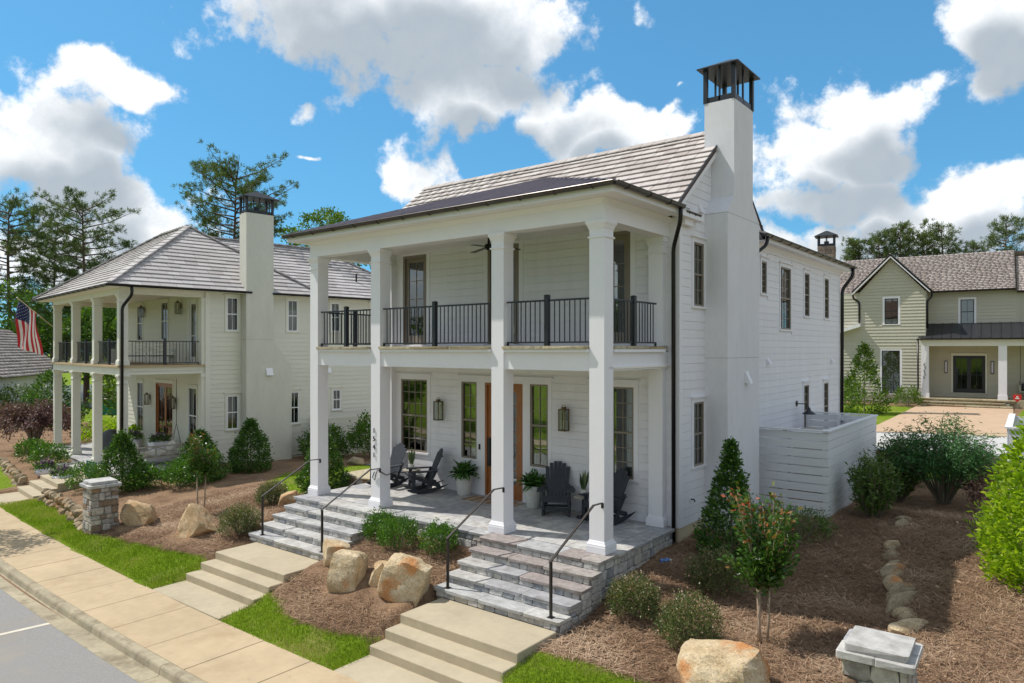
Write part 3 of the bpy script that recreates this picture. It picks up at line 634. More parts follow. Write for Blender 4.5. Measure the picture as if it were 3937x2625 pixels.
def veneer(face, parent, u0, u1, z0, z1, mat, rmin=.09, rmax=.19, wmin=.12, wmax=.34, t=.05, gap=.014, name="stone", bottom=None):
    z = z1; out = []
    while z > z0 + .03:
        h = min(random.uniform(rmin, rmax), z - z0)
        if z - h - z0 < .06: h = z - z0
        u = u0
        while u < u1 - .02:
            w = min(random.uniform(wmin, wmax), u1 - u)
            if u1 - u - w < .07: w = u1 - u
            if bottom is None or z > bottom(u + w / 2):
                if h > .15 and random.random() < .35 and w < .28:
                    k = random.uniform(.4, .6) * h
                    for (zz, hh) in ((z - k, k), (z - h, h - k)):
                        out.append(face.put(name, random.choice(STONES), mat, u + gap / 2, zz + gap / 2, w - gap, hh - gap, t * random.uniform(.75, 1.15), 0, parent))
                else: out.append(face.put(name, random.choice(STONES), mat, u + gap / 2, z - h + gap / 2, w - gap, h - gap, t * random.uniform(.75, 1.15), 0, parent))
            u += w
        z -= h
    return out
def column(parent, x, y, z0, z1, h=.165, mat=None, plinth=.21, name="column", neck=True, cap=.055):
    mat = mat or M["white"]; k = h / .165
    p = [(z0, plinth), (z0 + .13, plinth), (z0 + .135, plinth - .006), (z0 + .155, plinth - .004), (z0 + .17, plinth - .008), (z0 + .185, plinth - .022), (z0 + .215, h + .012), (z0 + .235, h)]
    if neck: p += [(z1 - .335, h), (z1 - .33, h + .026), (z1 - .30, h + .026), (z1 - .295, h)]
    p += [(z1 - .17, h), (z1 - .16, h + .01), (z1 - .10, h + cap * .55), (z1 - .07, h + cap * .9), (z1 - .065, h + cap), (z1, h + cap)]
    m = MB(); m.sq(0, 0, p); return m.build(name, mat, parent, (x, y, 0), bevel=.005)
def tiles(parent, origin, eu, ev, poly, tw, ex, mat, thick=.02, name="tile", limit=300, key=None, jitter=.008, lift=.045, W=Matrix()):
    """tiles laid in courses over a sloping plane; poly(u range at course v) -> (u0, u1) or None. Nearest `limit` are single pieces, the rest one mass"""
    origin = Vector(origin); eu = Vector(eu).normalized(); ev = Vector(ev).normalized(); en = eu.cross(ev).normalized()
    if en.z < 0: en = -en
    items = []; v = 0; row = 0
    while True:
        r = poly(v)
        if r is None: break
        u0, u1 = r; u = u0; first = True
        while u < u1 - .01:
            w = tw * random.choice((.75, 1.0, 1.0, 1.25)); w = w * (.5 + .5 * random.random()) if first else w; first = False
            if u + w > u1 - tw * .3: w = u1 - u
            items.append((u, v, w)); u += w
        v += ex; row += 1
    X = eu; Z = -en
    Y = (ev * 1.0 + en * -(lift / (ex * 1.18))).normalized(); X = eu; Zn = X.cross(Y).normalized()
    if Zn.z < 0: Zn = -Zn
    mat3 = Matrix((X, Y, Zn)).transposed(); rot = mat3.to_euler()
    unit = unit_of(UNIT_TILE, mat)
    items.sort(key=lambda it: ((W @ (origin + eu * it[0] + ev * it[1])) - CAM).length)
    out = []
    for (u, v, w) in items[:limit]:
        loc = origin + eu * (u + .006) + ev * v + en * (lift + random.uniform(0, jitter))
        out.append(link(name, unit, parent, loc, rot, (w - .012, ex * 1.18, thick)))
    rest = items[limit:]
    if rest:
        V = []; F = []; rn = []
        B = np.array([v.co for v in UNIT_TILE.vertices]); FF = [tuple(p.vertices) for p in UNIT_TILE.polygons]
        for (u, v, w) in rest:
            loc = origin + eu * (u + .004) + ev * v + en * (lift + random.uniform(0, jitter)); s = np.array([w - .008, ex * 1.18, thick])
            P = (B * s) @ np.array(mat3).T + np.array(loc); b = len(V); V += P.tolist(); F += [[i + b for i in f] for f in FF]; rn += [random.uniform(-.5, .5)] * len(FF)
        o = link(name + "_courses", mesh_np(name, V, F, mat, rn), parent); o["kind"] = "stuff"
    return out
UNIT_TILE = MB().box(0, 1, 0, 1, -1, 0).mesh("unit_tile")
def chimney_cap(parent, x0, x1, y0, y1, z, h=.62, over=.2, mat=None):
    mat = mat or M["black_iron"]; m = MB(); t = .09
    m.box(x0 - .02, x1 + .02, y0 - .02, y0 + .03, z, z + t + .04).box(x0 - .02, x1 + .02, y1 - .03, y1 + .02, z, z + t + .04).box(x0 - .02, x0 + .03, y0 + .03, y1 - .03, z, z + t + .04).box(x1 - .03, x1 + .02, y0 + .03, y1 - .03, z, z + t + .04)
    b = m.build("cap_base_frame", mat, parent)
    for x in (x0, x1):
        for y in (y0, y1):
            MB().box(x - .045, x + .045, y - .045, y + .045, z, z + h).build("cap_post", mat, parent)
    for (x, y) in (((x0 + x1) / 2, y0), ((x0 + x1) / 2, y1), (x0, (y0 + y1) / 2), (x1, (y0 + y1) / 2)):
        MB().box(x - .02, x + .02, y - .02, y + .02, z, z + h).build("cap_post", mat, parent)
    m = MB(); a = [(x0 - over, y0 - over, z + h), (x1 + over, y0 - over, z + h), (x1 + over, y1 + over, z + h), (x0 - over, y1 + over, z + h)]; cx, cyy = (x0 + x1) / 2, (y0 + y1) / 2
    r2 = [(p[0], p[1], p[2] + .025) for p in a]; apx = .06; r3 = [(cx + sx * apx, cyy + sy * apx, z + h + .34) for sx, sy in ((-1, -1), (1, -1), (1, 1), (-1, 1))]
    m.loft([a, r2, r3]); m.build("cap_lid", mat, parent)
    MB().lathe(cx, cyy, [(z, .13), (z + .3, .13)], 12).build("flue", mat, parent)
def downspout(parent, pts, mat, r=.045, name="downspout"):
    out = []; P_ = [Vector(p) for p in pts]
    for i, p in enumerate(P_):
        if 0 < i < len(P_) - 1:
            a = (P_[i - 1] - p).normalized(); b = (P_[i + 1] - p).normalized(); d = min(.11, (P_[i - 1] - p).length * .4, (P_[i + 1] - p).length * .4)
            out += [p + a * d, p + (a + b) * d * .28, p + b * d]
        else: out.append(p)
    return MB().tube(out, r, 12).build(name, mat, parent, smooth=True)
def lantern(label, x, y, z, h=.42, w=.15, group=None, rz=0):
    L = empty("wall_lantern", (x, y, z), rz, label, "wall lantern", group); mt = M["lantern_metal"]
    MB().box(-.03, .03, -.02, -.0, h * .45, h * .9).build("back_plate", mt, L)
    MB().box(-.015, .015, -.07, -.02, h * .72, h * .78).build("arm", mt, L)
    m = MB(); a = w / 2; y0 = -.07 - w
    for sx in (-a, a):
        for sy in (y0, y0 + w): m.box(sx - .011, sx + .011, sy - .011, sy + .011, 0, h)
    for zz in (0, h - .03): m.box(-a - .011, a + .011, y0 - .011, y0 + w + .011, zz, zz + .03)
    m.build("frame", mt, L); MB().box(-a * .55, a * .55, y0 + w * .25, y0 + w * .75, h, h + .05).build("top_cap", mt, L)
    MB().tube([(-.04, y0 + w / 2, h + .04), (-.04, y0 + w / 2, h + .09), (.04, y0 + w / 2, h + .09), (.04, y0 + w / 2, h + .04)], .007, 6).build("loop_handle", mt, L)
    for sx in (-a, a): MB().box(sx - .002, sx + .002, y0 + .012, y0 + w - .012, .03, h - .03).build("glass_panel", M["glass_dim"], L)
    for sy in (y0, y0 + w): MB().box(-a + .012, a - .012, sy - .002, sy + .002, .03, h - .03).build("glass_panel", M["glass_dim"], L)
    MB().lathe(0, y0 + w / 2, [(.05, .02), (.2, .018), (.26, .01)], 10).build("candle_tube", M["bulb"], L)
    return L
def railing(parent, a, b, z, posts, mat, height=.92, gap=.115, name="balcony_railing"):
    """railing between a and b (plan points): the rails are the part; posts and balusters its sub-parts"""
    a = Vector((*a, 0)); b = Vector((*b, 0)); t = (b - a); L = t.length; t.normalize(); rz = math.atan2(t.y, t.x)
    m = MB(); m.box(0, L, -.02, .02, height - .035, height).box(0, L, -.016, .016, .06, .09); m.box(0, .03, -.02, .02, 0, .06).box(L - .03, L, -.02, .02, 0, .06)
    r = m.build(name, mat, parent, (a.x, a.y, z), (0, 0, rz)); n = int(L / gap)
    bal = MB().box(-.0085, .0085, -.0085, .0085, .09, height - .035).mesh("baluster"); bal.materials.append(mat)
    for i in range(1, n):
        x = L * i / n
        if any(abs(x - p) < .06 for p in posts): continue
        link("baluster", bal, r, (x, 0, 0))
    for p in posts:
        mm = MB(); mm.box(p - .045, p + .045, -.045, .045, 0, height + .07); mm.loft([[(p - .055, -.055, height + .07), (p + .055, -.055, height + .07), (p + .055, .055, height + .07), (p - .055, .055, height + .07)], [(p - .03, -.03, height + .1), (p + .03, -.03, height + .1), (p + .03, .03, height + .1), (p - .03, .03, height + .1)]])
        mm.build("railing_post", mat, r)
    return r

def text_mesh(body, size, extrude, mat):
    fc = bpy.data.curves.new("lettering", "FONT"); fc.body = body; fc.size = size; fc.extrude = extrude; fc.align_x = "CENTER"
    o = bpy.data.objects.new("lettering", fc); COL.objects.link(o); bpy.context.view_layer.update()
    m = bpy.data.meshes.new_from_object(o.evaluated_get(bpy.context.evaluated_depsgraph_get())); bpy.data.objects.remove(o)
    m.materials.clear(); m.materials.append(mat); return m

# ---------------------------------------------------------------- the white house
H = empty("white_house", (0, 0, 0), 0, "white two-storey house with four tall square porch columns and grey tiled roof", "house")
XL, XR, YF, YB = -9.59, .055, 3.10, 16.5          # body: left and right wall, front wall, rear wall
FR = Face(0, YF, 0, H); RT = Face(XR, 0, 90, H)
MB().box(XL, XR, YF, YB, -1.3, -.02).build("foundation", M["tan_foundation"], H)
# openings: u0, u1, z0, z1
front_low = [(-8.53, -7.47, .90, 2.95), (-6.18, -5.64, .91, 2.94), (-5.36, -4.12, .02, 2.93), (-3.89, -3.35, .91, 2.94), (-2.08, -1.02, .90, 2.95)]
front_up = [(-8.45, -7.50, 3.93, 6.46), (-5.27, -4.24, 3.93, 6.46), (-2.05, -1.10, 3.93, 6.46)]
side = [(3.80, 4.35, 4.76, 6.18), (3.80, 4.35, 1.20, 2.62), (8.19, 8.59, 5.31, 6.19), (9.78, 10.73, 4.38, 6.19), (12.13, 12.65, 4.84, 6.2), (14.43, 14.96, 4.85, 6.21), (12.06, 12.60, 1.05, 2.67), (14.35, 14.90, 1.05, 2.66)]
sheathing("wall", FR, XL, XR, -.02, 6.62, front_low + front_up, .14, M["white"], H)
sheathing("wall", RT, YF + .14, YB, -.02, 6.62, side, .14, M["white"], H)
MB().box(XL, XL + .14, YF + .14, YB, -.02, 6.62).build("wall", M["white"], H); MB().box(XL + .14, XR - .14, YB - .14, YB, -.02, 6.62).build("wall", M["white"], H)
MB().box(XL + .14, XR - .14, YF + .14, YB - .14, 3.5, 3.8).build("upper_floor", M["interior"], H)
MB().box(XL + .14, XR - .14, 7.0, 7.1, -.02, 6.6).build("inner_wall", M["interior"], H)
MB().box(XL + .14, XR - .14, YF + .14, YB - .14, -.0, .02).build("lower_floor", M["tan_wood"], H)
cw = .115
def grow(h, c=cw, head=.17): return (h[0] - c, h[1] + c, h[2] - .05, h[3] + head)
entry = (-6.29, -3.24, 0, 3.1)
siding(FR, XL + .12, -.13, .0, 3.36, [grow(front_low[0]), entry, grow(front_low[4])], .187, M["white_board"], H)
siding(FR, XL + .12, -.13, 3.87, 6.58, [grow(h, .13, .1) for h in front_up], .187, M["white_board"], H)
siding(RT, YF + .12, YB - .1, -.02, 6.45, [grow(h) for h in side] + [(4.42, 6.45, -.1, 6.5)], .187, M["white_board"], H)
# gable end above the eave, boards cut to the rake
GY_, RZ, EZ, EY = 5.43, 9.02, 6.86, 2.75      # ridge y and z, eave z and y
SL = (RZ - EZ) / (GY_ - EY)
MB().prism([(EY + .3, 6.6), (2 * GY_ - EY - .3, 6.6), (2 * GY_ - EY - .3, EZ + .1), (GY_, RZ - .14), (EY + .3, EZ + .1)], "x", XR - .14, XR).build("gable_wall", M["white"], H)
def rake_top(z): k = (RZ - .12 - z) / SL; return (GY_ - k, GY_ + k)
siding(RT, 3.2, 7.6, 6.45, 8.7, [(4.79, 6.02, 6, 9)], .187, M["white_board"], H, top=lambda z: (max(3.12, rake_top(z)[0]), min(7.74, rake_top(z)[1])))
# corner boards and frieze
MB().box(-.135, XR + .018, YF - .018, YF, -.02, 6.6).box(XR, XR + .018, YF, YF + .12, -.02, 6.6).build("corner_board", M["white"], H)
MB().box(XR, XR + .018, YB - .1, YB, -.02, 6.6).build("corner_board", M["white"], H)
MB().box(XR, XR + .03, 6.5, YB, 6.45, 6.62).build("frieze_board", M["white"], H)
MB().box(XL, XL + .13, YF - .018, YF, -.02, 6.6).build("corner_board", M["white"], H)
# windows
window(FR, H, *front_low[0], 4, 3, M["taupe"], M["glass"], cw=cw, curtain=M["curtain"])
window(FR, H, *front_low[4], 4, 3, M["taupe"], M["glass"], cw=cw, curtain=M["curtain"])
for i, h in enumerate(side):
    c, r = [(2, 2), (2, 2), (2, 5), (4, 3), (2, 3), (2, 3), (2, 3), (2, 3)][i]
    window(RT, H, *h, c, r, M["taupe"], M["glass"], cw=.09, meet=i != 2, curtain=M["curtain"] if i < 2 else None)
# entry: door between two side windows under one long head
m = MB(); m.box(-6.29, -6.18, -.03, 0, .0, 2.94).box(-5.64, -5.36, -.03, 0, .0, 2.94).box(-4.12, -3.89, -.03, 0, .0, 2.94).box(-3.35, -3.24, -.03, 0, .0, 2.94).box(-6.29, -3.24, -.03, 0, 2.94, 3.08).box(-6.35, -3.18, -.08, 0, 3.08, 3.115)
m.box(-6.18, -5.64, -.02, 0, .0, .86).box(-3.89, -3.35, -.02, 0, .0, .86).box(-6.2, -5.62, -.05, 0, .86, .91).box(-3.91, -3.33, -.05, 0, .86, .91)
FR.mb(m, "entry_surround", M["white"], H)
for h in (front_low[1], front_low[3]): window(FR, H, *h, 2, 3, M["taupe"], M["glass"], cw=.0, head=False, sill=False, curtain=M["curtain"])
m = MB(); a, b = -5.36, -4.12
m.box(a, a + .06, -.02, .14, .02, 2.93).box(b - .06, b, -.02, .14, .02, 2.93).box(a + .06, b - .06, -.02, .14, 2.87, 2.93).box(a + .06, b - .06, -.03, .14, .0, .03)
m.box(a + .06, a + .24, .03, .075, .03, 2.87).box(b - .24, b - .06, .03, .075, .03, 2.87).box(a + .24, b - .24, .03, .075, 2.7, 2.87).box(a + .24, b - .24, .03, .075, .03, .38)
for k in range(1, 7): z = .38 + (2.7 - .38) * k / 7; m.box(a + .24, b - .24, .04, .065, z - .012, z + .012)
door = FR.mb(m, "front_door", M["door_wood"], H)
for k in range(7): link("pane", unit_of(UNIT, M["glass"]), door, (a + .24, .055, .38 + (2.7 - .38) * k / 7), (0, 0, 0), (b - a - .48, .006, (2.7 - .38) / 7))
MB().box(a + .10, a + .17, -.035, .03, .78, 1.5).build("door_handle", M["black_iron"], door)
MB().box(-5.56, -5.51, -.05, -.03, 1.18, 1.32).build("doorbell", M["bronze"], H, (0, YF, 0))
# balcony doors
for (u0, u1, z0, z1) in front_up:
    m = MB(); m.box(u0 - .13, u0, -.03, 0, z0, z1).box(u1, u1 + .13, -.03, 0, z0, z1).box(u0 - .13, u1 + .13, -.03, 0, z1, z1 + .1)
    w = FR.mb(m, "balcony_door", M["white"], H)
    f = MB(); f.box(u0, u0 + .07, -.02, .10, z0, z1).box(u1 - .07, u1, -.02, .10, z0, z1).box(u0 + .07, u1 - .07, -.02, .1, z1 - .08, z1)
    f.box(u0 + .07, u0 + .19, .04, .08, z0, z1 - .08).box(u1 - .19, u1 - .07, .04, .08, z0, z1 - .08).box(u0 + .19, u1 - .19, .04, .08, z0, z0 + .26).box(u0 + .19, u1 - .19, .04, .08, z1 - .2, z1 - .08)
    c, d = z0 + .26, z1 - .2; a, b = u0 + .19, u1 - .19; mid = (a + b) / 2; f.box(mid - .01, mid + .01, .045, .075, c, d)
    for k in range(1, 4): z = c + (d - c) * k / 4; f.box(a, b, .046, .074, z - .01, z + .01)
    f.build("door_frame", M["taupe"], w)
    for i in range(2):
        for k in range(4): link("pane", unit_of(UNIT, M["glass"]), w, (a + (b - a) * i / 2, .062, c + (d - c) * k / 4), (0, 0, 0), ((b - a) / 2, .006, (d - c) / 4))
# ceilings of both porches
MB().box(-9.1, -.16, .55, YF, 3.43, 3.47).build("porch_ceiling", M["ceiling"], H); MB().box(-9.1, -.16, .55, YF, 6.52, 6.56).build("balcony_ceiling", M["ceiling"], H)
# columns and wall pilasters
CX = (-8.925, -6.515, -2.72, -.325)
for x in CX: column(H, x, .54, 0, 6.21)
for x in (-8.9, -.4):
    m = MB(); m.box(x - .165, x + .165, 2.9, YF - .003, .2, 3.43).box(x - .21, x + .21, 2.86, YF - .003, 0, .14).box(x - .2, x + .2, 2.87, YF - .003, .14, .18).box(x - .18, x + .18, 2.885, YF - .003, .18, .21)
    m.box(x - .165, x + .165, 2.9, YF - .003, 3.87, 6.04).box(x - .19, x + .19, 2.875, YF - .003, 5.86, 5.89).box(x - .18, x + .18, 2.885, YF - .003, 6.04, 6.1).box(x - .21, x + .21, 2.86, YF - .003, 6.1, 6.21); m.build("pilaster", M["white"], H)
# upper beam, soffit, crown
m = MB(); m.box(-9.09, -.16, .375, .7, 6.212, 6.60).box(-.49, -.165, .7, YF, 6.212, 6.60).box(-9.09, -8.76, .7, YF, 6.212, 6.60); m.build("upper_beam", M["white"], H)
m = MB(); m.prism([(.374, 6.50), (.30, 6.57), (.27, 6.60), (.374, 6.60)], "x", -9.1, -.10).prism([(-.164, 6.50), (-.09, 6.57), (-.06, 6.60), (-.164, 6.60)], "y", .30, YF); m.build("crown_moulding", M["white"], H)
MB().box(-9.50, .255, -.02, 2.78, 6.603, 6.63).box(XR + .0, .255, 2.78, 3.9, 6.603, 6.63).build("soffit", M["white"], H)
MB().box(-9.5, .262, -.035, -.02, 6.60, 6.74).box(.255, .27, -.02, 3.9, 6.60, 6.74).build("fascia", M["white"], H)
# lower beam, band and balcony slab
m = MB(); m.box(-9.07, -.18, .415, .68, 3.39, 3.74).box(-.47, -.20, .68, YF, 3.39, 3.74).box(-9.05, -8.78, .68, YF, 3.39, 3.74); m.build("balcony_beam", M["white"], H)
m = MB()
for a, b in zip(CX[:-1], CX[1:]): m.box(a + .17, b - .17, .33, .42, 3.742, 3.802)
m.box(-.25, -.13, .72, YF - .25, 3.742, 3.802); m.build("balcony_band", M["white"], H)
slab = MB().box(-9.0, -.2, .45, YF, 3.76, 3.858).build("balcony_floor", M["blue_stone"], H)
for a, b in zip(CX[:-1], CX[1:]):
    n = max(2, round((b - a) / 1.15)); w = (b - a - .35) / n
    for k in range(n): link("floor_slab", unit_of(NOSING[k % 4], M["tan_stone"]), slab, (a + .175 + w * k, .62, 3.806), (0, 0, 0), (w - .006, .33, .058))
for k in range(3): link("floor_slab", unit_of(NOSING[k % 4], M["tan_stone"]), slab, (-.46, .74 + k * .7, 3.806), (0, 0, R(90)), (.69, .33, .058))
# balcony railings
for i, (a, b) in enumerate(zip(CX[:-1], CX[1:])):
    u0, u1 = a + .19, b - .19; L = u1 - u0
    railing(H, (u0, .47), (u1, .47), 3.862, [L / 2], M["black_iron"])
railing(H, (-.30, .78), (-.30, 2.72), 3.862, [.97], M["black_iron"]); railing(H, (-8.95, .78), (-8.95, 2.72), 3.862, [.97], M["black_iron"])
# front roof of standing-seam metal: a low hip that dies into the main slope
G0, G1, GYF, GZT = -9.52, .30, -.075, 6.77; HW = (G1 - G0) / 2; AP = (G0 + HW, GYF + HW, GZT + .345 * HW)
m = MB(); m.add([(G0, GYF, GZT), (G1, GYF, GZT), AP, (G1, 3.1, GZT), (G0, 3.1, GZT)], [(0, 1, 2), (1, 3, 2), (0, 2, 4)]); m.add([(G0, GYF, GZT - .03), (G1, GYF, GZT - .03), (G1, GYF, GZT), (G0, GYF, GZT), (G1, 3.1, GZT - .03), (G1, 3.1, GZT)], [(0, 1, 2, 3), (1, 4, 5, 2)])
pr = m.build("porch_roof", M["seam_metal"], H)
n = 24
for k in range(1, n):
    x = G0 + (G1 - G0) * k / n; t = min(x - G0, G1 - x); MB().bar((x, GYF + .01, GZT + .018), (x, GYF + t, GZT + .018 + .345 * t), .022, .06).build("standing_seam", M["seam_metal"], pr)
for k in range(1, 8):
    y = GYF + .41 * k; t = y - GYF; MB().bar((G1 - .01, y, GZT + .018), (G1 - t, y, GZT + .018 + .345 * t), .022, .06).build("standing_seam", M["seam_metal"], pr)
for s in (G0, G1): MB().bar((s, GYF, GZT + .025), (AP[0], AP[1], AP[2] + .025), .09, .02).build("hip_cap", M["seam_metal"], pr)
# gutters
gutter(H, (G0 - .02, GYF - .045, GZT - .015), (G1 + .045, GYF - .045, GZT - .015), M["bronze_gutter"], hooks=.82)
gutter(H, (G1 + .045, GYF - .045, GZT - .015), (G1 + .045, 2.66, GZT - .015), M["bronze_gutter"], hooks=.85)
gutter(H, (XR + .16, 3.0, 6.72), (XR + .16, 3.75, 6.72), M["bronze_gutter"], hooks=.3)
MB().box(XR + .0, XR + .13, 3.12, 3.55, 6.46, 6.604).build("eave_return", M["white"], H)
# main roof
MX0, MX1 = -9.98, .19
m = MB(); m.prism([(EY, EZ - .05), (GY_, RZ - .05), (2 * GY_ - EY, EZ - .05), (2 * GY_ - EY, EZ - .12), (GY_, RZ - .14), (EY, EZ - .12)], "x", MX0, MX1)
roof = m.build("roof", M["underlay"], H)
ev = Vector((0, GY_ - EY, RZ - EZ)); SLEN = ev.length
def mp(v): return (0, MX1 - MX0) if v < SLEN - .12 else None
def mp2(v):
    if v >= SLEN - .12: return None
    y = EY + v / SLEN * (GY_ - EY); return (0, (MX1 if y < 4.72 else -.12) - MX0)
tiles(roof, (MX0, EY - .03, EZ - .055), (1, 0, 0), ev, mp2, .34, .268, M["tile"], thick=.026)
tiles(roof, (MX0, 2 * GY_ - EY + .03, EZ - .055), (1, 0, 0), Vector((0, -ev.y, ev.z)), mp, .34, .268, M["tile"], thick=.024, limit=0)
for k in range(31):
    x = MX0 + .33 * k
    if x + .3 > -.1: break
    MB().prism([(-.12, -.10), (-.12, -.075), (0, .032), (.12, -.075), (.12, -.10), (0, .005)], "x", 0, .36).build("ridge_tile", M["tile"], roof, (x, GY_, RZ + .035), (0, R(-1.2), 0))
# rake boards with a dark drip edge on the gable end
for s in (1, -1):
    a = (GY_ - s * (GY_ - EY), EZ); b = (GY_, RZ); q = [(a[0], a[1] - .05), (b[0], b[1] - .05), (b[0], b[1] - .28), (a[0], a[1] - .26)]
    MB().prism(q, "x", XR + .0, MX1 - .01).build("rake_board", M["white"], H)
    q = [(a[0] - s * .02, a[1] - .012), (b[0], b[1] + .005), (b[0], b[1] - .05), (a[0] - s * .02, a[1] - .065)]; MB().prism(q, "x", MX1 - .012, MX1 + .016).build("drip_edge", M["black_iron"], H)
# rear wing roof, eave over the side wall
WX, WR, WE = .40, -3.1, 6.80; wz = WE + .5 * (WX - WR)
m = MB(); m.add([(WX, 7.7, WE - .05), (WX, 17.0, WE - .05), (WR, 13.6, wz - .05), (WR, 7.0, wz - .05), (-6.6, 7.7, WE - .05), (-6.6, 17.0, WE - .05)], [(0, 1, 2, 3), (4, 3, 2, 5), (1, 5, 2)])
wing = m.build("wing_roof", M["underlay"], H)
wv = Vector((WR - WX, 0, .5 * (WX - WR))); WL = wv.length
tiles(wing, (WX + .03, 7.5, WE - .03), (0, 1, 0), wv, lambda v: (0, 9.5 - v * .89) if v < WL - .1 else None, .34, .268, M["tile"], thick=.026, limit=60)
MB().box(XR, WX - .03, 7.6, 16.95, 6.622, 6.66).build("wing_soffit", M["white"], H); MB().box(WX - .03, WX - .015, 7.6, 16.95, 6.62, 6.76).build("wing_fascia", M["white"], H)
MB().prism([(XR + .03, 6.50), (XR + .10, 6.58), (XR + .13, 6.62), (XR + .03, 6.62)], "y", 6.5, YB).build("crown_moulding", M["white"], H)
gutter(H, (WX + .055, 7.35, WE - .02), (WX + .055, 17.05, WE - .02), M["bronze_gutter"], hooks=.8)
MB().lathe(0, 0, [(6.9, .05), (7.35, .05)], 10).build("vent_pipe", M["bronze"], H, (-.35, 9.4, 0))
# chimney: wide base, sloped shoulders, slim stack through the roof
XO = .606; m = MB()
m.prism([(4.414, -.6), (4.414, 6.88), (4.80, 7.30), (4.80, 7.6), (6.01, 7.6), (6.01, 7.30), (6.456, 6.88), (6.456, -.6)], "x", XR + .0, XO)
m.prism([(4.80, 7.6), (6.01, 7.6), (6.01, 9.52), (4.80, 9.52)], "x", -.10, XO)
ch = m.build("chimney", M["stucco"], H)
for z in (3.6, 6.86): MB().box(XR + .02, XO + .002, 4.411, 6.459, z, z + .008).build("control_joint", M["mortar"], ch)
chimney_cap(ch, -.08, XO - .02, 4.83, 5.98, 9.52, .78, .16)
def hood(parent, face, u, z, w=.16, h=.24, d=.14, name="vent_hood", mat=None):
    m = MB(); m.add([(u, 0, z), (u + w, 0, z), (u + w, 0, z + h), (u, 0, z + h), (u, -d, z), (u + w, -d, z), (u + w, -.02, z + h), (u, -.02, z + h)], [(0, 1, 2, 3), (4, 7, 6, 5), (0, 4, 5, 1), (3, 2, 6, 7), (0, 3, 7, 4), (1, 5, 6, 2)]); face.mb(m, name, mat or M["white"], parent)
hood(ch, Face(XO, 0, 90), 5.47, 3.0, .17, .28)
hood(H, RT, 8.6, 3.4, .16, .16, .12); hood(H, RT, 15.2, 3.35, .16, .16, .12); hood(H, RT, 4.05, 6.86, .2, .2, .1)
# downspouts
downspout(H, [(G1 + .045, 2.55, GZT - .07), (G1 + .03, 2.58, 6.45), (-.02, 2.98, 5.95), (-.02, 2.99, -.55)], M["bronze"])
downspout(H, [(WX + .055, 7.55, WE - .07), (WX + .04, 7.5, 6.5), (XR + .07, 6.75, 6.0), (XR + .07, 6.62, .2)], M["bronze"])
downspout(H, [(WX + .055, 16.75, WE - .07), (WX + .055, 16.7, 6.45), (XR + .08, 16.55, 5.95), (XR + .08, 16.5, -.2)], M["bronze"], .06)
# hose bib, side light
m = MB(); m.box(-.05, .05, -.015, 0, -.05, .05); RT.mb(m, "bib_plate", M["white"], H, 3.64, .017, .52); MB().tube([(0, 0, 0), (.07, 0, 0), (.09, 0, -.05)], .016, 8).build("hose_bib", M["bronze"], H, (XR + .03, 3.64, .52))
bl = empty("barn_light", (XR + .018, 11.3, 2.15), R(90), "small black gooseneck barn light on white side wall above the fence enclosure", "wall lamp")
MB().lathe(0, 0, [(0, .09), (.02, .09), (.03, .05)], 16).build("back_plate", M["black_iron"], bl, (0, 0, 0), (R(90), 0, 0))
MB().tube([(0, -.02, 0), (0, -.22, .0), (0, -.33, -.04), (0, -.36, -.12)], .014, 8).build("gooseneck_arm", M["black_iron"], bl, smooth=True)
MB().lathe(0, -.36, [(-.30, .19), (-.27, .17), (-.2, .07), (-.12, .04), (-.1, .03)], 20).build("lamp_shade", M["black_iron"], bl, smooth=True)
# hood over the side door on the far side
m = MB(); m.prism([(-10.45, 2.62), (XL, 3.16), (XL, 3.10), (-10.45, 2.56)], "y", 4.0, 5.8); sh = m.build("side_hood", M["seam_metal"], H)
m = MB(); m.prism([(-10.40, 2.52), (XL, 3.06), (XL, 2.90), (-10.36, 2.42)], "y", 4.02, 4.10); m.prism([(-10.40, 2.52), (XL, 3.06), (XL, 2.90), (-10.36, 2.42)], "y", 5.70, 5.78); m.build("hood_frame", M["white"], sh)
MB().prism([(-10.2, 2.45), (-10.0, 2.42), (XL, 1.9), (XL, 2.45)], "y", 4.12, 4.2).build("hood_bracket", M["white"], sh)
# address digits 1541 on the second column
for i, c in enumerate("1541"):
    link("house_number", text_mesh(c, .165, .008, M["bronze"]), H, (-6.545, .355, 1.79 - i * .196), (R(90), 0, 0))

# ---------------------------------------------------------------- porch floor, stone base, steps
base = MB().box(-9.16, -.07, .17, YF, -1.2, -.07).box(-9.1, -6.04, -.06, .17, -1.2, -.07).box(-2.78, -.07, -.06, .17, -1.2, -.07).build("porch_base", M["mortar"], H)
MB().box(-9.16, -.04, .16, YF, -.07, -.012).build("setting_bed", M["mortar"], base)
random.seed(21)
y = .42
rowh = [.46, .3, .46, .46, .3, .46, .24]
for h in rowh:
    x = -9.1; h = min(h, YF - y)
    if h < .05: break
    while x < -.38:
        w = min(random.choice((.3, .46, .61, .61, .76)), -.38 - x)
        if -.38 - x - w < .15: w = -.38 - x
        link("paver", unit_of(UNIT, M["blue_stone"]), base, (x + .003, y + h - .003, -.05), (0, 0, 0), (w - .006, h - .006, .05 + random.uniform(-.001, .001))); x += w
    y += h
def nosings(parent, x0, x1, yfront, ztop, depth, mat, wmin=.7, wmax=1.05, t=.062, name="tread_slab", special=None):
    x = x0
    while x < x1 - .01:
        w = min(random.uniform(wmin, wmax), x1 - x)
        if x1 - x - w < .35: w = x1 - x
        mm = mat
        if special and special(x + w / 2): mm = M["brown_flag"]
        link(name, unit_of(random.choice(NOSING), mm), parent, (x + .004, yfront + depth, ztop - t), (0, 0, 0), (w - .008, depth, t)); x += w
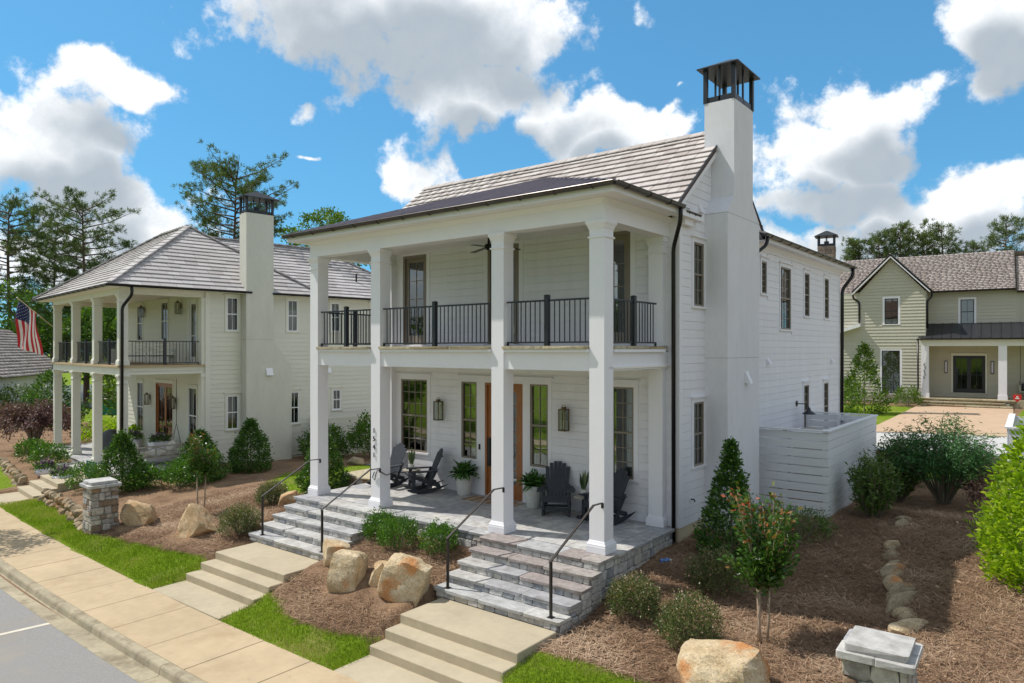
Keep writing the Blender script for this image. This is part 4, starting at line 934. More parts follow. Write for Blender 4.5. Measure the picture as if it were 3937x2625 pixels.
nosings(base, -6.03, -2.82, .10, 0, .32, M["blue_stone"], name="edge_slab")
nosings(base, -9.16, -6.03, -.10, 0, .51, M["blue_stone"], name="edge_slab")
nosings(base, -2.82, -.38, -.10, 0, .51, M["blue_stone"], name="edge_slab", special=lambda x: x > -1.2 or x < -2.2)
y = -.10
while y < 3.0:
    w = min(random.uniform(.6, .95), 3.0 - y)
    if 3.0 - y - w < .3: w = 3.0 - y
    link("edge_slab", unit_of(random.choice(NOSING), M["brown_flag"] if y < .3 else M["blue_stone"]), base, (-.38, y + .004, -.062), (0, 0, R(90)), (w - .008, .40, .062)); y += w
veneer(Face(0, .17, 0, H), base, -6.04, -2.78, -.62, -.066, M["stone"])
veneer(Face(-.07, 0, 90, H), base, -.06, 2.96, -1.0, -.066, M["stone"], .1, .2, .16, .38, bottom=lambda u: gzs(0, u) - .02)
def stone_steps(x0, x1, label, special=None):
    S = empty("stone_steps", ((x0 + x1) / 2, -.75, -.825), 0, label, "steps", "stone porch steps"); ox, oy, oz = S.location
    yfr = [-.10, -.43, -.76, -1.09, -1.42]; core = MB(); yb = -.06
    for i in range(1, 5): core.box(x0 + .06 - ox, x1 - .06 - ox, yfr[i] + .055 - oy, yfr[i - 1] + .055 - oy, -1.35 - oz, -.165 * i - .064 - oz)
    core.build("core", M["mortar"], S)
    for i in range(1, 5):
        S2 = S; x = x0
        while x < x1 - .01:
            w = min(random.uniform(.75, 1.15), x1 - x)
            if x1 - x - w < .4: w = x1 - x
            mm = M["brown_flag"] if special and special(i, x + w / 2) else M["blue_stone"]
            link("tread_slab", unit_of(random.choice(NOSING), mm), S, (x + .004 - ox, yfr[i] + .40 - oy, -.165 * i - .062 - oz), (0, 0, 0), (w - .008, .40, .062)); x += w
    for i in range(0, 5):   # risers
        zt = -.165 * i - .064; zb = -.165 * (i + 1) + .0
        f = Face(-ox, yfr[i] + .055 - oy, 0, S); u = x0 + .06
        while u < x1 - .07:
            w = min(random.uniform(.14, .36), x1 - .06 - u)
            if x1 - .06 - u - w < .09: w = x1 - .06 - u
            f.put("riser_stone", random.choice(STONES), M["stone"], u + .006, zb + .004 - oz, w - .012, zt - zb - .006, .04 * random.uniform(.7, 1.1)); u += w
    f = Face(x1 - .06 - ox, -oy, 90, S)
    for i in range(1, 5):
        veneer(f, S, yfr[i] + .06, yfr[i - 1] + .06, -1.0 - oz if i > 1 else -.95 - oz, -.165 * i - .066 - oz, M["stone"], .09, .17, .13, .3, .04)
    return S
stone_steps(-9.1, -6.0, "grey stone steps with iron handrails left of the boulders, up to the second column", None)
stone_steps(-2.82, .06, "grey stone steps between third and fourth porch columns, corner with brown flagstone treads", lambda i, x: (i == 1) or (i == 2 and x > -1.4))
def concrete_steps(x0, x1, label):
    S = empty("concrete_steps", ((x0 + x1) / 2, -2.3, -1.3), 0, label, "steps", "concrete steps up from the sidewalk"); ox, oy, oz = S.location
    for nm, ya, yb, z in (("landing", -2.45, -1.40, -.825), ("step", -2.80, -2.44, -.985), ("step", -3.14, -2.79, -1.145), ("walkway_slab", yf(x0) - .005, -3.13, -1.300)):
        MB().box(x0 - ox, x1 - ox, ya - oy, yb - oy, -1.5 - oz if nm != "walkway_slab" else -1.4 - oz, z - oz).build(nm, M["concrete"], S, bevel=.012)
concrete_steps(-8.74, -6.06, "tan concrete steps and walk leading to the steps at the house-number column")
concrete_steps(-2.60, .0, "nearer tan concrete steps and walk at the bottom edge, below the right stone steps")
def handrail(x, label):
    h = empty("handrail", (x, -1.315, -.66), 0, label, "handrail", "black iron stair handrails"); mt = M["handrail"]
    MB().box(-.02, .02, -.02, .02, 0, .92).build("post", mt, h); MB().box(-.05, .05, -.05, .05, 0, .012).build("foot_plate", mt, h)
    MB().bar((0, -.03, .925), (-.02, 1.365, 1.62), .045, .018).bar((-.02, 1.36, 1.625), (-.02, 1.68, 1.615), .045, .018).build("top_rail", mt, h)
    MB().box(-.035, .005, 1.66, 1.69, 1.52, 1.61).build("wall_bracket", mt, h)
    return h
handrail(-8.63, "black iron handrail running up to the first porch column"); handrail(-6.32, "black iron handrail ending at the column with house number 1541")
handrail(-2.53, "black iron handrail ending at the third column, beside the large pale boulder"); handrail(-.18, "black iron handrail ending at the corner column above the brown treads")
# lamps, stoop
lantern("tall brass wall lantern left of front door, beside the wide porch window", -6.9, YF - .017, 1.87, .52, .17, "porch wall lanterns"); lantern("tall brass wall lantern right of front door, above the rocking chair facing out", -2.79, YF - .017, 1.87, .52, .17, "porch wall lanterns")
st = MB().box(-10.6, -9.25, 2.6, 4.0, -.6, .0).build("side_stoop", M["mortar"], H)
for k in range(2): link("stoop_slab", unit_of(NOSING[k], M["tan_stone"]), st, (-10.65 + .72 * k, 4.0, .0), (0, 0, 0), (.71, 1.45, .065))
veneer(Face(0, 2.6, 0, H), st, -10.6, -9.25, -.5, 0, M["pillar_stone"])

# ---------------------------------------------------------------- cream house next door
LRZ = R(-7.2); LO = Vector((-20.692, .656, 0))
LH = empty("cream_house", LO, LRZ, "cream two-storey house with columned porch and hipped grey tile roof, left of white house", "house")
LW = Matrix.Translation(LO) @ Matrix.Rotation(LRZ, 4, "Z")
def lw(x, y, z=0): return LW @ Vector((x, y, z))
FL, BAL = -.77, 3.20; LYF, LYB, LXL = 2.95, 13.0, -10.35
LF = Face(0, LYF, 0, LH); LR = Face(0, 0, 90, LH)
MB().box(LXL, -.01, LYF, LYB, -1.6, FL).build("foundation", M["cream_stucco"], LH)
f_up = [(-8.36, -7.6, 4.2, 5.86), (-5.07, -4.2, 4.2, 5.9), (-1.82, -.95, 3.24, 5.84)]
f_lo = [(-8.39, -7.5, -.1, 2.24), (-5.75, -3.6, FL, 2.3), (-1.81, -.93, -.1, 2.23)]
sd = [(3.77, 4.25, 4.55, 5.91), (6.41, 6.88, 4.57, 5.93), (3.78, 4.25, .54, 1.92), (6.52, 6.94, .58, 1.96), (8.59, 9.0, 1.06, 1.97), (8.5, 8.95, 4.6, 5.9), (10.6, 11.1, 4.6, 5.9)]
sheathing("wall", LF, LXL, 0, FL, 6.1, f_up + f_lo, .14, M["cream"], LH); sheathing("wall", LR, LYF + .14, LYB, FL, 6.1, sd, .14, M["cream"], LH)
MB().box(LXL, LXL + .14, LYF + .14, LYB, FL, 6.1).box(LXL + .14, -.14, LYB - .14, LYB, FL, 6.1).build("wall", M["cream"], LH); MB().box(LXL + .14, -.14, 6.0, 6.1, FL, 6.1).build("inner_wall", M["dark_room"], LH); MB().box(LXL + .14, -.14, LYF + .14, LYB - .14, 2.9, 3.15).build("upper_floor", M["dark_room"], LH)
g2 = lambda h: (h[0] - .09, h[1] + .09, h[2] - .05, h[3] + .14)
siding(LR, LYF + .16, LYB, FL, 5.98, [g2(h) for h in sd] + [(4.33, 6.35, -2, 3.1), (4.33, 5.55, 3.0, 6.1)], .19, M["cream"], LH, WEDGE, .022, .0)
siding(LF, LXL, -.14, FL + .05, 2.75, [g2(h) for h in f_lo], .19, M["cream"], LH, WEDGE, .018, .0, name="facade_board"); siding(LF, LXL, -.14, BAL + .05, 6.05, [g2(h) for h in f_up], .19, M["cream"], LH, WEDGE, .018, .0, name="facade_board")
MB().box(-.14, .026, LYF - .026, LYF, FL, 6.05).box(0, .026, LYF, LYF + .16, FL, 6.05).build("corner_board", M["cream_trim"], LH)
for h in f_up[:2] + f_lo[:1] + f_lo[2:]: window(LF, LH, *h, 2, 1, M["white_sash"], M["glass_dark"], M["cream_trim"], .08, curtain=M["green_curtain"] if h[2] < 1 else None, meet=True)
for i, h in enumerate(sd): window(LR, LH, *h, 2, 1, M["white_sash"], M["glass_dark"], M["cream_trim"], .08)
def french(face, parent, u0, u1, z0, z1, leaves, mat, trim, name):
    m = MB(); m.box(u0 - .09, u0, -.03, 0, z0, z1).box(u1, u1 + .09, -.03, 0, z0, z1).box(u0 - .09, u1 + .09, -.03, 0, z1, z1 + .12).box(u0 - .13, u1 + .13, -.07, 0, z1 + .12, z1 + .15)
    w = face.mb(m, name, trim, parent); f = MB(); f.box(u0, u0 + .05, -.02, .1, z0, z1).box(u1 - .05, u1, -.02, .1, z0, z1).box(u0 + .05, u1 - .05, -.02, .1, z1 - .06, z1)
    L = (u1 - u0 - .1) / leaves
    for i in range(leaves):
        a = u0 + .05 + L * i; b = a + L; f.box(a, a + .11, .04, .08, z0, z1 - .06).box(b - .11, b, .04, .08, z0, z1 - .06).box(a + .11, b - .11, .04, .08, z0, z0 + .25).box(a + .11, b - .11, .04, .08, z1 - .18, z1 - .06).box((a + b) / 2 - .01, (a + b) / 2 + .01, .05, .07, z0 + .25, z1 - .18).box(a + .11, b - .11, .05, .07, z0 + 1.1, z0 + 1.13)
    f.build("door_leaf", mat, w)
    for i in range(leaves): a = u0 + .05 + L * i; link("pane", unit_of(UNIT, M["glass_dark"]), w, (a + .11, .063, z0 + .25), (0, 0, 0), (L - .22, .006, z1 - .18 - z0 - .25))
    for i in range(leaves): x = u0 + .05 + L * (i + (.93 if i == 0 else .07)); MB().box(x - .02, x + .02, -.0, .04, z0 + .85, z0 + 1.15).build("door_handle", M["black_iron"], w)
french(LF, LH, *f_up[2], 1, M["white_sash"], M["cream_trim"], "balcony_door"); french(LF, LH, *f_lo[1], 2, M["door_wood"], M["cream_trim"], "front_door")
LCX = (-10.04, -6.78, -3.51, -.22)
for x in LCX: column(LH, x, 0, FL, 2.85, .15, M["cream_trim"], .19); column(LH, x, 0, BAL, 5.85, .15, M["cream_trim"], .19)
for zz0, zz1 in ((FL, 2.85), (BAL, 5.85)): MB().box(-.36, -.03, LYF - .16, LYF - .0265, zz0, zz1).box(-.38, .0, LYF - .18, LYF - .0265, zz1 - .16, zz1).build("pilaster", M["cream_trim"], LH)
m = MB(); m.box(-10.2, -.06, -.155, .155, 2.85, 3.13).box(-.36, -.06, .155, LYF, 2.85, 3.13).box(-10.2, -9.9, .155, LYF, 2.85, 3.13); m.build("balcony_beam", M["cream_trim"], LH)
MB().box(-10.3, .02, -.24, LYF, 3.131, 3.195).build("balcony_floor", M["tan_wood"], LH)
m = MB(); m.box(-10.2, -.06, -.155, .155, 5.85, 6.06).box(-.36, -.06, .155, LYF, 5.85, 6.06).box(-10.2, -9.9, .155, LYF, 5.85, 6.06); m.build("upper_beam", M["cream_trim"], LH)
MB().box(-10.2, -.06, .2, LYF, 2.95, 2.98).build("porch_ceiling", M["ceiling"], LH); MB().box(-11.4, .38, -.6, LYF, 6.062, 6.09).build("balcony_ceiling", M["ceiling"], LH)
MB().box(.0, .38, LYF, 4.35, 6.062, 6.09).build("soffit", M["cream_trim"], LH); MB().box(.0, .38, 5.55, LYB, 6.062, 6.09).build("soffit", M["cream_trim"], LH)
for a, b in zip(LCX[:-1], LCX[1:]): railing(LH, (a + .16, 0), (b - .16, 0), BAL, [(b - a - .32) / 2], M["black_iron"], .92, .12)
railing(LH, (-.2, .2), (-.2, LYF - .2), BAL, [1.28], M["black_iron"], .92, .12)
# porch platform in two levels with a stone face
pb = MB().box(-10.6, .06, -.3, LYF, -1.5, FL - .05).build("porch_base", M["mortar"], LH)
for k in range(12): link("edge_slab", unit_of(NOSING[k % 4], M["blue_stone"]), pb, (-10.65 + .9 * k, .2, FL - .055), (0, 0, 0), (.894, .56, .055))
for k in range(4): link("edge_slab", unit_of(NOSING[k % 4], M["blue_stone"]), pb, (-.3, .22 + .68 * k, FL - .055), (0, 0, R(90)), (.674, .42, .055))
for i in range(14):
    for j in range(4): link("paver", unit_of(UNIT, M["blue_stone"]), pb, (-10.6 + .73 * i, .22 + .68 * (j + 1), FL - .05), (0, 0, 0), (.724, .674, .05 + random.uniform(-.001, .001)))
veneer(Face(.06, 0, 90, LH), pb, -.3, 2.9, -1.2, FL - .056, M["stone"], bottom=lambda u: gzs(*lw(.06, u).xy) - .03); veneer(Face(0, -.3, 0, LH), pb, -10.6, .06, -1.25, FL - .056, M["stone"], .1, .18, .18, .4)
lst = MB().box(-5.6, -2.4, -1.0, -.28, -1.4, FL - .2).build("porch_step", M["mortar"], LH)
for k in range(4): link("tread_slab", unit_of(NOSING[k], M["blue_stone"]), lst, (-5.65 + .82 * k, -.3, FL - .205), (0, 0, 0), (.81, .75, .055))
# roof: hip over the front block, lower hip wing behind
e0, e1, ye0, hz = -11.6, .45, -.65, 6.15; AX, AX2, AY, AZ = -3.68, -7.07, 3.63, 9.18; yb = 2 * AY - ye0
m = MB(); m.add([(e0, ye0, hz - .03), (e1, ye0, hz - .03), (e1, yb, hz - .03), (e0, yb, hz - .03), (AX, AY, AZ - .04), (AX2, AY, AZ - .04)], [(0, 1, 4, 5), (1, 2, 4), (2, 3, 5, 4), (3, 0, 5)])
lr = m.build("roof", M["underlay"], LH)
ev = Vector((0, AY - ye0, AZ - hz)); L1 = ev.length
tiles(lr, (e0, ye0 - .02, hz - .02), (1, 0, 0), ev, lambda v: ((AX2 - e0) * v / L1, (e1 - e0) - (e1 - AX) * v / L1) if v < L1 - .05 else None, .62, .30, M["tile_left"], thick=.03, limit=150, W=LW)
ev = Vector((AX - e1, 0, AZ - hz)); L2 = ev.length
tiles(lr, (e1 + .02, ye0, hz - .02), (0, 1, 0), ev, lambda v: ((AY - ye0) * v / L2, (yb - ye0) - (yb - AY) * v / L2) if v < L2 - .05 else None, .62, .30, M["tile_left"], thick=.03, limit=150, W=LW)
def hips(parent, a, b, mat, n):
    a = Vector(a); b = Vector(b)
    for k in range(n):
        p = a + (b - a) * (k / n); q = a + (b - a) * ((k + 1.15) / n); MB().bar(p + Vector((0, 0, .075)), q + Vector((0, 0, .045)), .24, .05).build("hip_tile", mat, parent)
hips(lr, (e1, ye0, hz), (AX, AY, AZ), M["tile_left"], 17); hips(lr, (e0, ye0, hz), (AX2, AY, AZ), M["tile_left"], 17); hips(lr, (AX, AY, AZ), (AX2, AY, AZ), M["tile_left"], 9); hips(lr, (e1, yb, hz), (AX, AY, AZ), M["tile_left"], 17)
rr = 8.78
m = MB(); m.add([(.45, 5.6, hz - .03), (.45, 14.0, hz - .03), (AX, 14.0 - 3.9, rr - .04), (AX, 4.4, rr - .04), (-7.8, 14, hz - .03), (-7.8, 5.6, hz - .03)], [(0, 1, 2, 3), (1, 4, 2), (3, 2, 4, 5)]); wr = m.build("wing_roof", M["underlay"], LH)
ev = Vector((AX - .45, 0, rr - hz)); L3 = ev.length
tiles(wr, (.47, 5.5, hz - .015), (0, 1, 0), ev, lambda v: (-1.3 * v / L3, 8.5 - 3.9 * v / L3) if v < L3 - .05 else None, .62, .30, M["tile_left"], thick=.03, limit=130, W=LW)
hips(wr, (AX, 4.6, rr), (AX, 10.1, rr), M["tile_left"], 14); hips(wr, (.45, 14.0, hz), (AX, 10.1, rr), M["tile_left"], 15)
MB().box(.40, .44, -.6, 4.35, 6.06, 6.13).box(-11.5, .44, -.63, -.6, 6.06, 6.13).box(.40, .44, 5.55, 13.9, 6.06, 6.13).build("fascia", M["cream_trim"], LH)
gutter(LH, (e0 - .03, ye0 - .05, hz - .01), (e1 + .05, ye0 - .05, hz - .01), M["bronze"], .07, .8); gutter(LH, (e1 + .05, ye0 - .05, hz - .01), (e1 + .05, 4.6, hz - .01), M["bronze"], .07, 0); gutter(LH, (e1 + .05, 5.5, hz - .01), (e1 + .05, 14, hz - .01), M["bronze"], .07, 0)
downspout(LH, [(.5, .1, 6.08), (.49, .12, 5.8), (.1, -.1, 5.35), (.1, -.12, -.9)], M["bronze"], .055)
for (x, y, z) in ((-1.6, 8.6, 7.5), (-.9, 10.4, 7.0)): MB().lathe(0, 0, [(z, .04), (z + .42, .04)], 8).build("vent_pipe", M["bronze"], LH, (x, y, 0))
# chimney
m = MB(); m.prism([(4.37, -1.3), (4.37, 9.37), (5.54, 9.37), (5.54, 4.14), (6.35, 3.05), (6.35, -1.3)], "x", -.14, .5); lc = m.build("chimney", M["cream_stucco"], LH)
chimney_cap(lc, -.1, .46, 4.4, 5.5, 9.37, .62, .22); MB().box(-.1, .503, 4.367, 5.54, 4.2, 4.21).build("control_joint", M["mortar"], lc)
hood(lc, Face(.5, 0, 90), 5.2, 2.72, .28, .3, .12); hood(LH, LR, 8.3, 2.75, .2, .22, .1)
# low screen fence on the side wall
sf = empty("side_fence", lw(.1, 7.6, -.9), LRZ, "cream horizontal board fence against the side of the cream house", "fence")
for k in range(8): link("fence_board", unit_of(UNIT, M["cream"]), sf, (.0, -.0, .08 + .205 * k), (0, 0, 0), (1.3, .025, .19))
for k in range(8): link("fence_board", unit_of(UNIT, M["cream"]), sf, (1.3, -.0, .08 + .205 * k), (0, 0, R(90)), (4.5, .025, .19))
MB().box(-.02, 1.36, -.06, .02, 1.74, 1.78).box(1.27, 1.36, .02, 4.5, 1.74, 1.78).build("fence_cap", M["cream_trim"], sf)
for i, (x, z, nm) in enumerate(((-7.3, 5.3, "brass lantern on the cream balcony wall, nearer its left window"), (-2.6, 5.28, "brass lantern on the cream balcony wall beside the glass door"), (-6.5, 1.25, "brass lantern left of the cream house's wooden front door"), (-3.2, 1.25, "brass lantern right of the cream house's wooden front door"))):
    p = lw(x, LYF - .02, z); lantern(nm, *p, .5, .16, "lanterns on the cream house", LRZ)
# flag on an angled pole at the far column
fl = empty("flag", lw(-10.2, -.15, 4.85), LRZ, "American flag hanging from an angled pole on the cream house porch", "flag")
MB().tube([(0, 0, 0), (-1.35, -1.15, 1.35)], .022, 8).build("pole", M["tan_wood"], fl); MB().lathe(0, 0, [(-.04, .0), (0, .04), (.04, .0)], 8).build("finial", M["flag_white"], fl, (-1.37, -1.17, 1.38))
def flag_pt(u, v):   # u along the hoist-to-fly, v down from the hoist top
    # cloth hangs from the pole: the hoist runs along the pole's outer end, the fly falls
    a = Vector((-1.3, -1.1, 1.28)); b = Vector((-.62, -.52, .60)); p = a + (b - a) * v
    drop = u * 2.15; sw = math.sin(u * 5 + v * 7) * .075 + math.sin(v * 13 + u * 3) * .05
    gather = 1 - .28 * u * (1 - v)
    return p + Vector((-.24 * u + .5 * u * v * .7 + sw, .26 * u * (v - .3) - sw, -drop * (1 - .12 * v) - .05 * u))
nu, nv = 40, 39
P_ = [[flag_pt(i / nu, j / nv) for j in range(nv + 1)] for i in range(nu + 1)]
def flag_piece(name, test, mat, off=0.0):
    V = []; F = []
    for i in range(nu):
        for j in range(nv):
            if test((i + .5) / nu, (j + .5) / nv):
                b = len(V); V += [tuple(P_[i][j]), tuple(P_[i + 1][j]), tuple(P_[i + 1][j + 1]), tuple(P_[i][j + 1])]; F.append((b, b + 1, b + 2, b + 3))
    mm = bpy.data.meshes.new(name); mm.from_pydata(V, [], F); bm = bmesh.new(); bm.from_mesh(mm); bmesh.ops.remove_doubles(bm, verts=bm.verts, dist=1e-5); bm.to_mesh(mm); bm.free(); mm.materials.append(mat)
    o = link(name, mm, fl); md = o.modifiers.new("s", "SOLIDIFY"); md.thickness = .006; return o
canton = lambda u, v: u < .40 and v < 7 / 13
flag_piece("red_stripes", lambda u, v: int(v * 13) % 2 == 0 and not canton(u, v), M["flag_red"]); flag_piece("white_stripes", lambda u, v: int(v * 13) % 2 == 1 and not canton(u, v), M["flag_white"]); cn = flag_piece("canton", canton, M["flag_blue"])
V = []; F = []
for r in range(9):
    for c in range(6 - r % 2):
        u = .4 * (c + .5 + .5 * (r % 2)) / 6; v = 7 / 13 * (r + .6) / 9.2; b = len(V); q = flag_pt(u, v)
        t1 = (flag_pt(u + .01, v) - q).normalized(); t2 = (flag_pt(u, v + .01) - q).normalized(); nn = t1.cross(t2).normalized()
        for s in (-1, 1):
            b = len(V); V += [tuple(q + nn * .008 * s)] + [tuple(q + nn * .008 * s + (t1 * math.cos(a) + t2 * math.sin(a)) * (.024 if k % 2 == 0 else .010)) for k, a in enumerate([2 * PI * i / 10 for i in range(10)])]
            F += [(b, b + 1 + k, b + 1 + (k + 1) % 10) for k in range(10)]
mm = bpy.data.meshes.new("stars"); mm.from_pydata(V, [], F); mm.materials.append(M["flag_white"]); link("stars", mm, fl)

# ---------------------------------------------------------------- sage house behind
SRZ = R(4); SO = Vector((-.758, 39.273, 0)); SH = empty("sage_house", SO, SRZ, "sage green lap-sided house with front gable and dark metal porch roof, behind the fence", "house")
SW = Matrix.Translation(SO) @ Matrix.Rotation(SRZ, 4, "Z")
def sw_(x, y, z=0): return SW @ Vector((x, y, z))
SF = .82
gw = [(-1.9, -1.14, 5.4, 7.02), (-2.05, -1.04, 1.0, 3.72)]; bw = [(2.12, 2.84, 5.38, 6.92), (1.72, 3.42, 1.08, 3.4)]
G = Face(0, 0, 0, SH); B2 = Face(0, 2.0, 0, SH)
sheathing("wall", G, -4.9, .36, .5, 7.45, gw, .2, M["sage"], SH); MB().prism([(-3.4, 7.4), (.36, 7.4), (-1.53, 9.55)], "y", .0, .2).build("gable_wall", M["sage"], SH)
MB().box(.16, .36, .2, 8, .5, 7.45).build("wall", M["sage"], SH)
sheathing("wall", B2, .36, 9, .5, 7.5, bw, .2, M["sage"], SH); sheathing("wall", Face(0, 2.05, 0, SH), -9, -3.4, 4.6, 7.5, [(-4.7, -4.2, 5.43, 6.95)], .2, M["sage"], SH)
MB().box(-9, 9, 8, 8.2, .5, 7.5).box(-9, 9, 2.3, 8, 4.2, 4.4).build("inner_wall", M["interior"], SH); MB().box(-5, 9, .0, 8, .2, .5).build("foundation", M["chimney_stone"], SH)
g3 = lambda h: (h[0] - .13, h[1] + .13, h[2] - .13, h[3] + .13)
siding(G, -4.9, .36, SF, 9.5, [g3(h) for h in gw], .2, M["sage"], SH, WEDGE, .045, .0, top=lambda z: (-4.9, .36) if z < 7.4 else (-1.53 - (9.55 - z) * .88, -1.53 + (9.55 - z) * .88))
siding(B2, .36, 5.0, SF, 7.3, [g3(h) for h in bw], .2, M["sage"], SH, WEDGE, .04, .0)
for k in range(10): link("batten", unit_of(UNIT, M["sage"]), SH, (5.2 + .4 * k, 2.0, SF), (0, 0, 0), (.06, .04, 6.6))
for f, hs, c, r in ((G, gw[:1], 2, 1), (G, gw[1:], 2, 2), (B2, bw[:1], 2, 1), (Face(0, 2.05, 0, SH), [(-4.7, -4.2, 5.43, 6.95)], 2, 1)):
    for h in hs: window(f, SH, *h, c, r, M["black_iron"], M["glass"], M["white"], .12, False, .05, meet=c == 2 and r == 1, sill=True)
french(B2, SH, *bw[1], 2, M["black_iron"], M["cream_trim"], "front_door")
def slope_roof(parent, pts, eave_a, eave_b, ridge_a, mat, tw, ex, under, lim, W, rng, name="roof"):
    m = MB(); m.add(pts, [tuple(range(len(pts)))]); r = m.build(name, under, parent); a = Vector(eave_a); ev = Vector(ridge_a) - a; L = ev.length
    tiles(r, a, Vector(eave_b) - a, ev, lambda v: rng(v / L) if v < L - .05 else None, tw, ex, mat, thick=.03, limit=lim, W=W); return r
slope_roof(SH, [(-9, 1.55, 7.45), (4.95, 1.55, 7.45), (4.95, 5.2, 10.1), (-9, 5.2, 10.1)], (-9, 1.55, 7.47), (4.95, 1.55, 7.47), (-9, 5.2, 10.12), M["tile_far"], .30, .20, M["underlay"], 0, SW, lambda t: (0, 13.95))
slope_roof(SH, [(5, 1.75, 7.3), (12, 1.75, 7.3), (12, 5.2, 9.75), (5, 5.2, 9.75)], (5, 1.75, 7.32), (12, 1.75, 7.32), (5, 5.2, 9.77), M["tile_far"], .30, .20, M["underlay"], 0, SW, lambda t: (0, 7))
MB().add([(4.95, 1.55, 7.45), (4.95, 5.2, 10.1), (4.95, 5.2, 9.5), (4.95, 1.7, 7.1)], [(0, 1, 2, 3)]).build("gable_end", M["sage"], SH); MB().add([(-9, 8.85, 7.45), (12, 8.85, 7.45), (12, 5.2, 10.09), (-9, 5.2, 10.09)], [(0, 1, 2, 3)]).build("rear_roof", M["tile_far"], SH)
for s, (ea, rd) in enumerate((((.62, -.35, 7.5), (-1.53, -.35, 9.8)), ((-3.75, -.35, 7.5), (-1.53, -.35, 9.8)))):
    e2 = (ea[0], 3.6, ea[2]); slope_roof(SH, [ea, e2, (rd[0], 4.7, rd[2]), rd], ea, e2, rd, M["tile_far"], .3, .2, M["underlay"], 0, SW, lambda t: (0, 4.0 + t), "gable_roof")
    a = Vector(ea); b = Vector(rd); MB().bar(a + Vector((0, .04, -.17)), b + Vector((0, .04, -.17)), .06, .28, (0, 1, 0)).build("rake_board", M["white"], SH); MB().bar(a + Vector((0, 0, -.0)), b + Vector((0, 0, .0)), .05, .09, (0, 1, 0)).build("drip_edge", M["black_iron"], SH)
# porch
pr2 = MB().add([(-.05, -.35, 4.47), (9, -.35, 4.47), (9, 2, 5.44), (.36, 2, 5.44)], [(0, 1, 2, 3)]).build("porch_roof", M["black_seam"], SH)
for k in range(18): x = .2 + .5 * k; MB().bar((x, -.35, 4.49), (x, 2, 5.46), .025, .04).build("standing_seam", M["black_seam"], pr2)
MB().box(.05, 9, -.2, .2, 4.0, 4.38).build("porch_beam", M["cream_trim"], SH); MB().box(.36, 9, .2, 2, 4.1, 4.14).build("porch_ceiling", M["ceiling"], SH)
for x in (.33, 4.28): MB().box(x - .21, x + .21, -.21, .21, SF, 4.0).box(x - .24, x + .24, -.24, .24, SF, SF + .28).build("porch_column", M["white"], SH)
MB().box(.0, 9, -.45, 2, .3, SF).build("porch_floor", M["tan_stone"], SH)
ss = MB().box(.0, 4.6, -.9, -.44, .2, SF - .2).box(-.02, 4.7, -1.3, -.89, .1, SF - .36).build("porch_steps", M["mortar"], SH)
for zt, y0, xa, xb in ((SF, -.35, .0, 4.9), (SF - .16, -.72, .1, 4.5), (SF - .32, -1.1, .0, 4.75)):
    x = xa
    while x < xb - .1: w = min(random.uniform(.5, .9), xb - x); link("step_stone", unit_of(random.choice(NOSING), M["tan_stone"]), ss, (x, y0 + .2, zt - .07), (0, 0, 0), (w - .01, .5, .075)); x += w
    veneer(Face(0, y0 - .2, 0, SH), ss, xa, xb, zt - .16, zt - .07, M["tan_stone"], .09, .1, .25, .5, .03)
gutter(SH, (.6, 1.5, 7.44), (5.0, 1.5, 7.44), M["bronze"], .06, 0); gutter(SH, (-9, 1.5, 7.44), (-3.6, 1.5, 7.44), M["bronze"], .06, 0); gutter(SH, (-.1, -.4, 4.44), (9, -.4, 4.44), M["bronze"], .06, 0); gutter(SH, (5.0, 1.7, 7.28), (12, 1.7, 7.28), M["bronze"], .06, 0)
downspout(SH, [(.62, 1.4, 7.4), (.6, 1.2, 7.1), (.42, .5, 6.8), (.42, .45, 5.1)], M["bronze"], .06); downspout(SH, [(-3.72, -.2, 7.4), (-3.7, -.1, 7.1), (-3.35, -.07, 6.85), (-3.35, -.07, 5.5)], M["bronze"], .06); downspout(SH, [(-.02, -.4, 4.4), (-.02, -.3, 1.3), (-.15, -.3, 1.1), (-.2, -.3, .5)], M["bronze"], .05)
MB().prism([(-4.9, 4.95), (-3.25, 5.45), (-3.25, 5.25), (-4.9, 4.72)], "y", -.5, .0).build("side_eave", M["white"], SH)
for x, nm in ((1.35, "slim lit-panel wall light left of the sage house's dark double doors"), (3.78, "slim lit-panel wall light right of the sage house's dark double doors")):
    wl = empty("wall_light", sw_(x, 1.96, 2.3), SRZ, nm, "wall light", "slim wall lights on the sage house"); MB().box(-.08, .08, -.06, -.0, 0, .78).build("frame", M["black_iron"], wl); MB().box(-.05, .05, -.075, -.06, .05, .73).build("panel", M["white_glow"], wl)
m = MB()
for k in range(5): m.tube([(.33 + .05 * math.sin(a * 1.3 + k) + (.03 if k % 2 else -.03), -.225, 2.95 - k * .2 - a * .03) for a in range(7)], .012, 5)
m.build("script_number", M["bronze"], SH)
ps = empty("porch_swing", sw_(5.6, 1.0, SF), SRZ, "hanging porch swing with dark cushions on the sage house porch", "porch swing")
MB().box(-.5, 1.6, -.3, .35, .45, .52).box(-.5, 1.6, .3, .38, .52, 1.05).box(-.52, -.42, -.3, .35, .52, .85).build("seat", M["greige"], ps); MB().box(-.38, .35, -.25, .28, .52, .98).box(.42, 1.5, -.25, .28, .52, .98).build("cushion", M["poly"], ps, bevel=.06)
MB().tube([(-.47, -.2, .8), (-.45, 0, 1.5), (-.45, 0, 3.2)], .012, 6).tube([(-.47, .25, .8), (-.45, 0, 1.5)], .012, 6).build("rope", M["bronze"], ps)
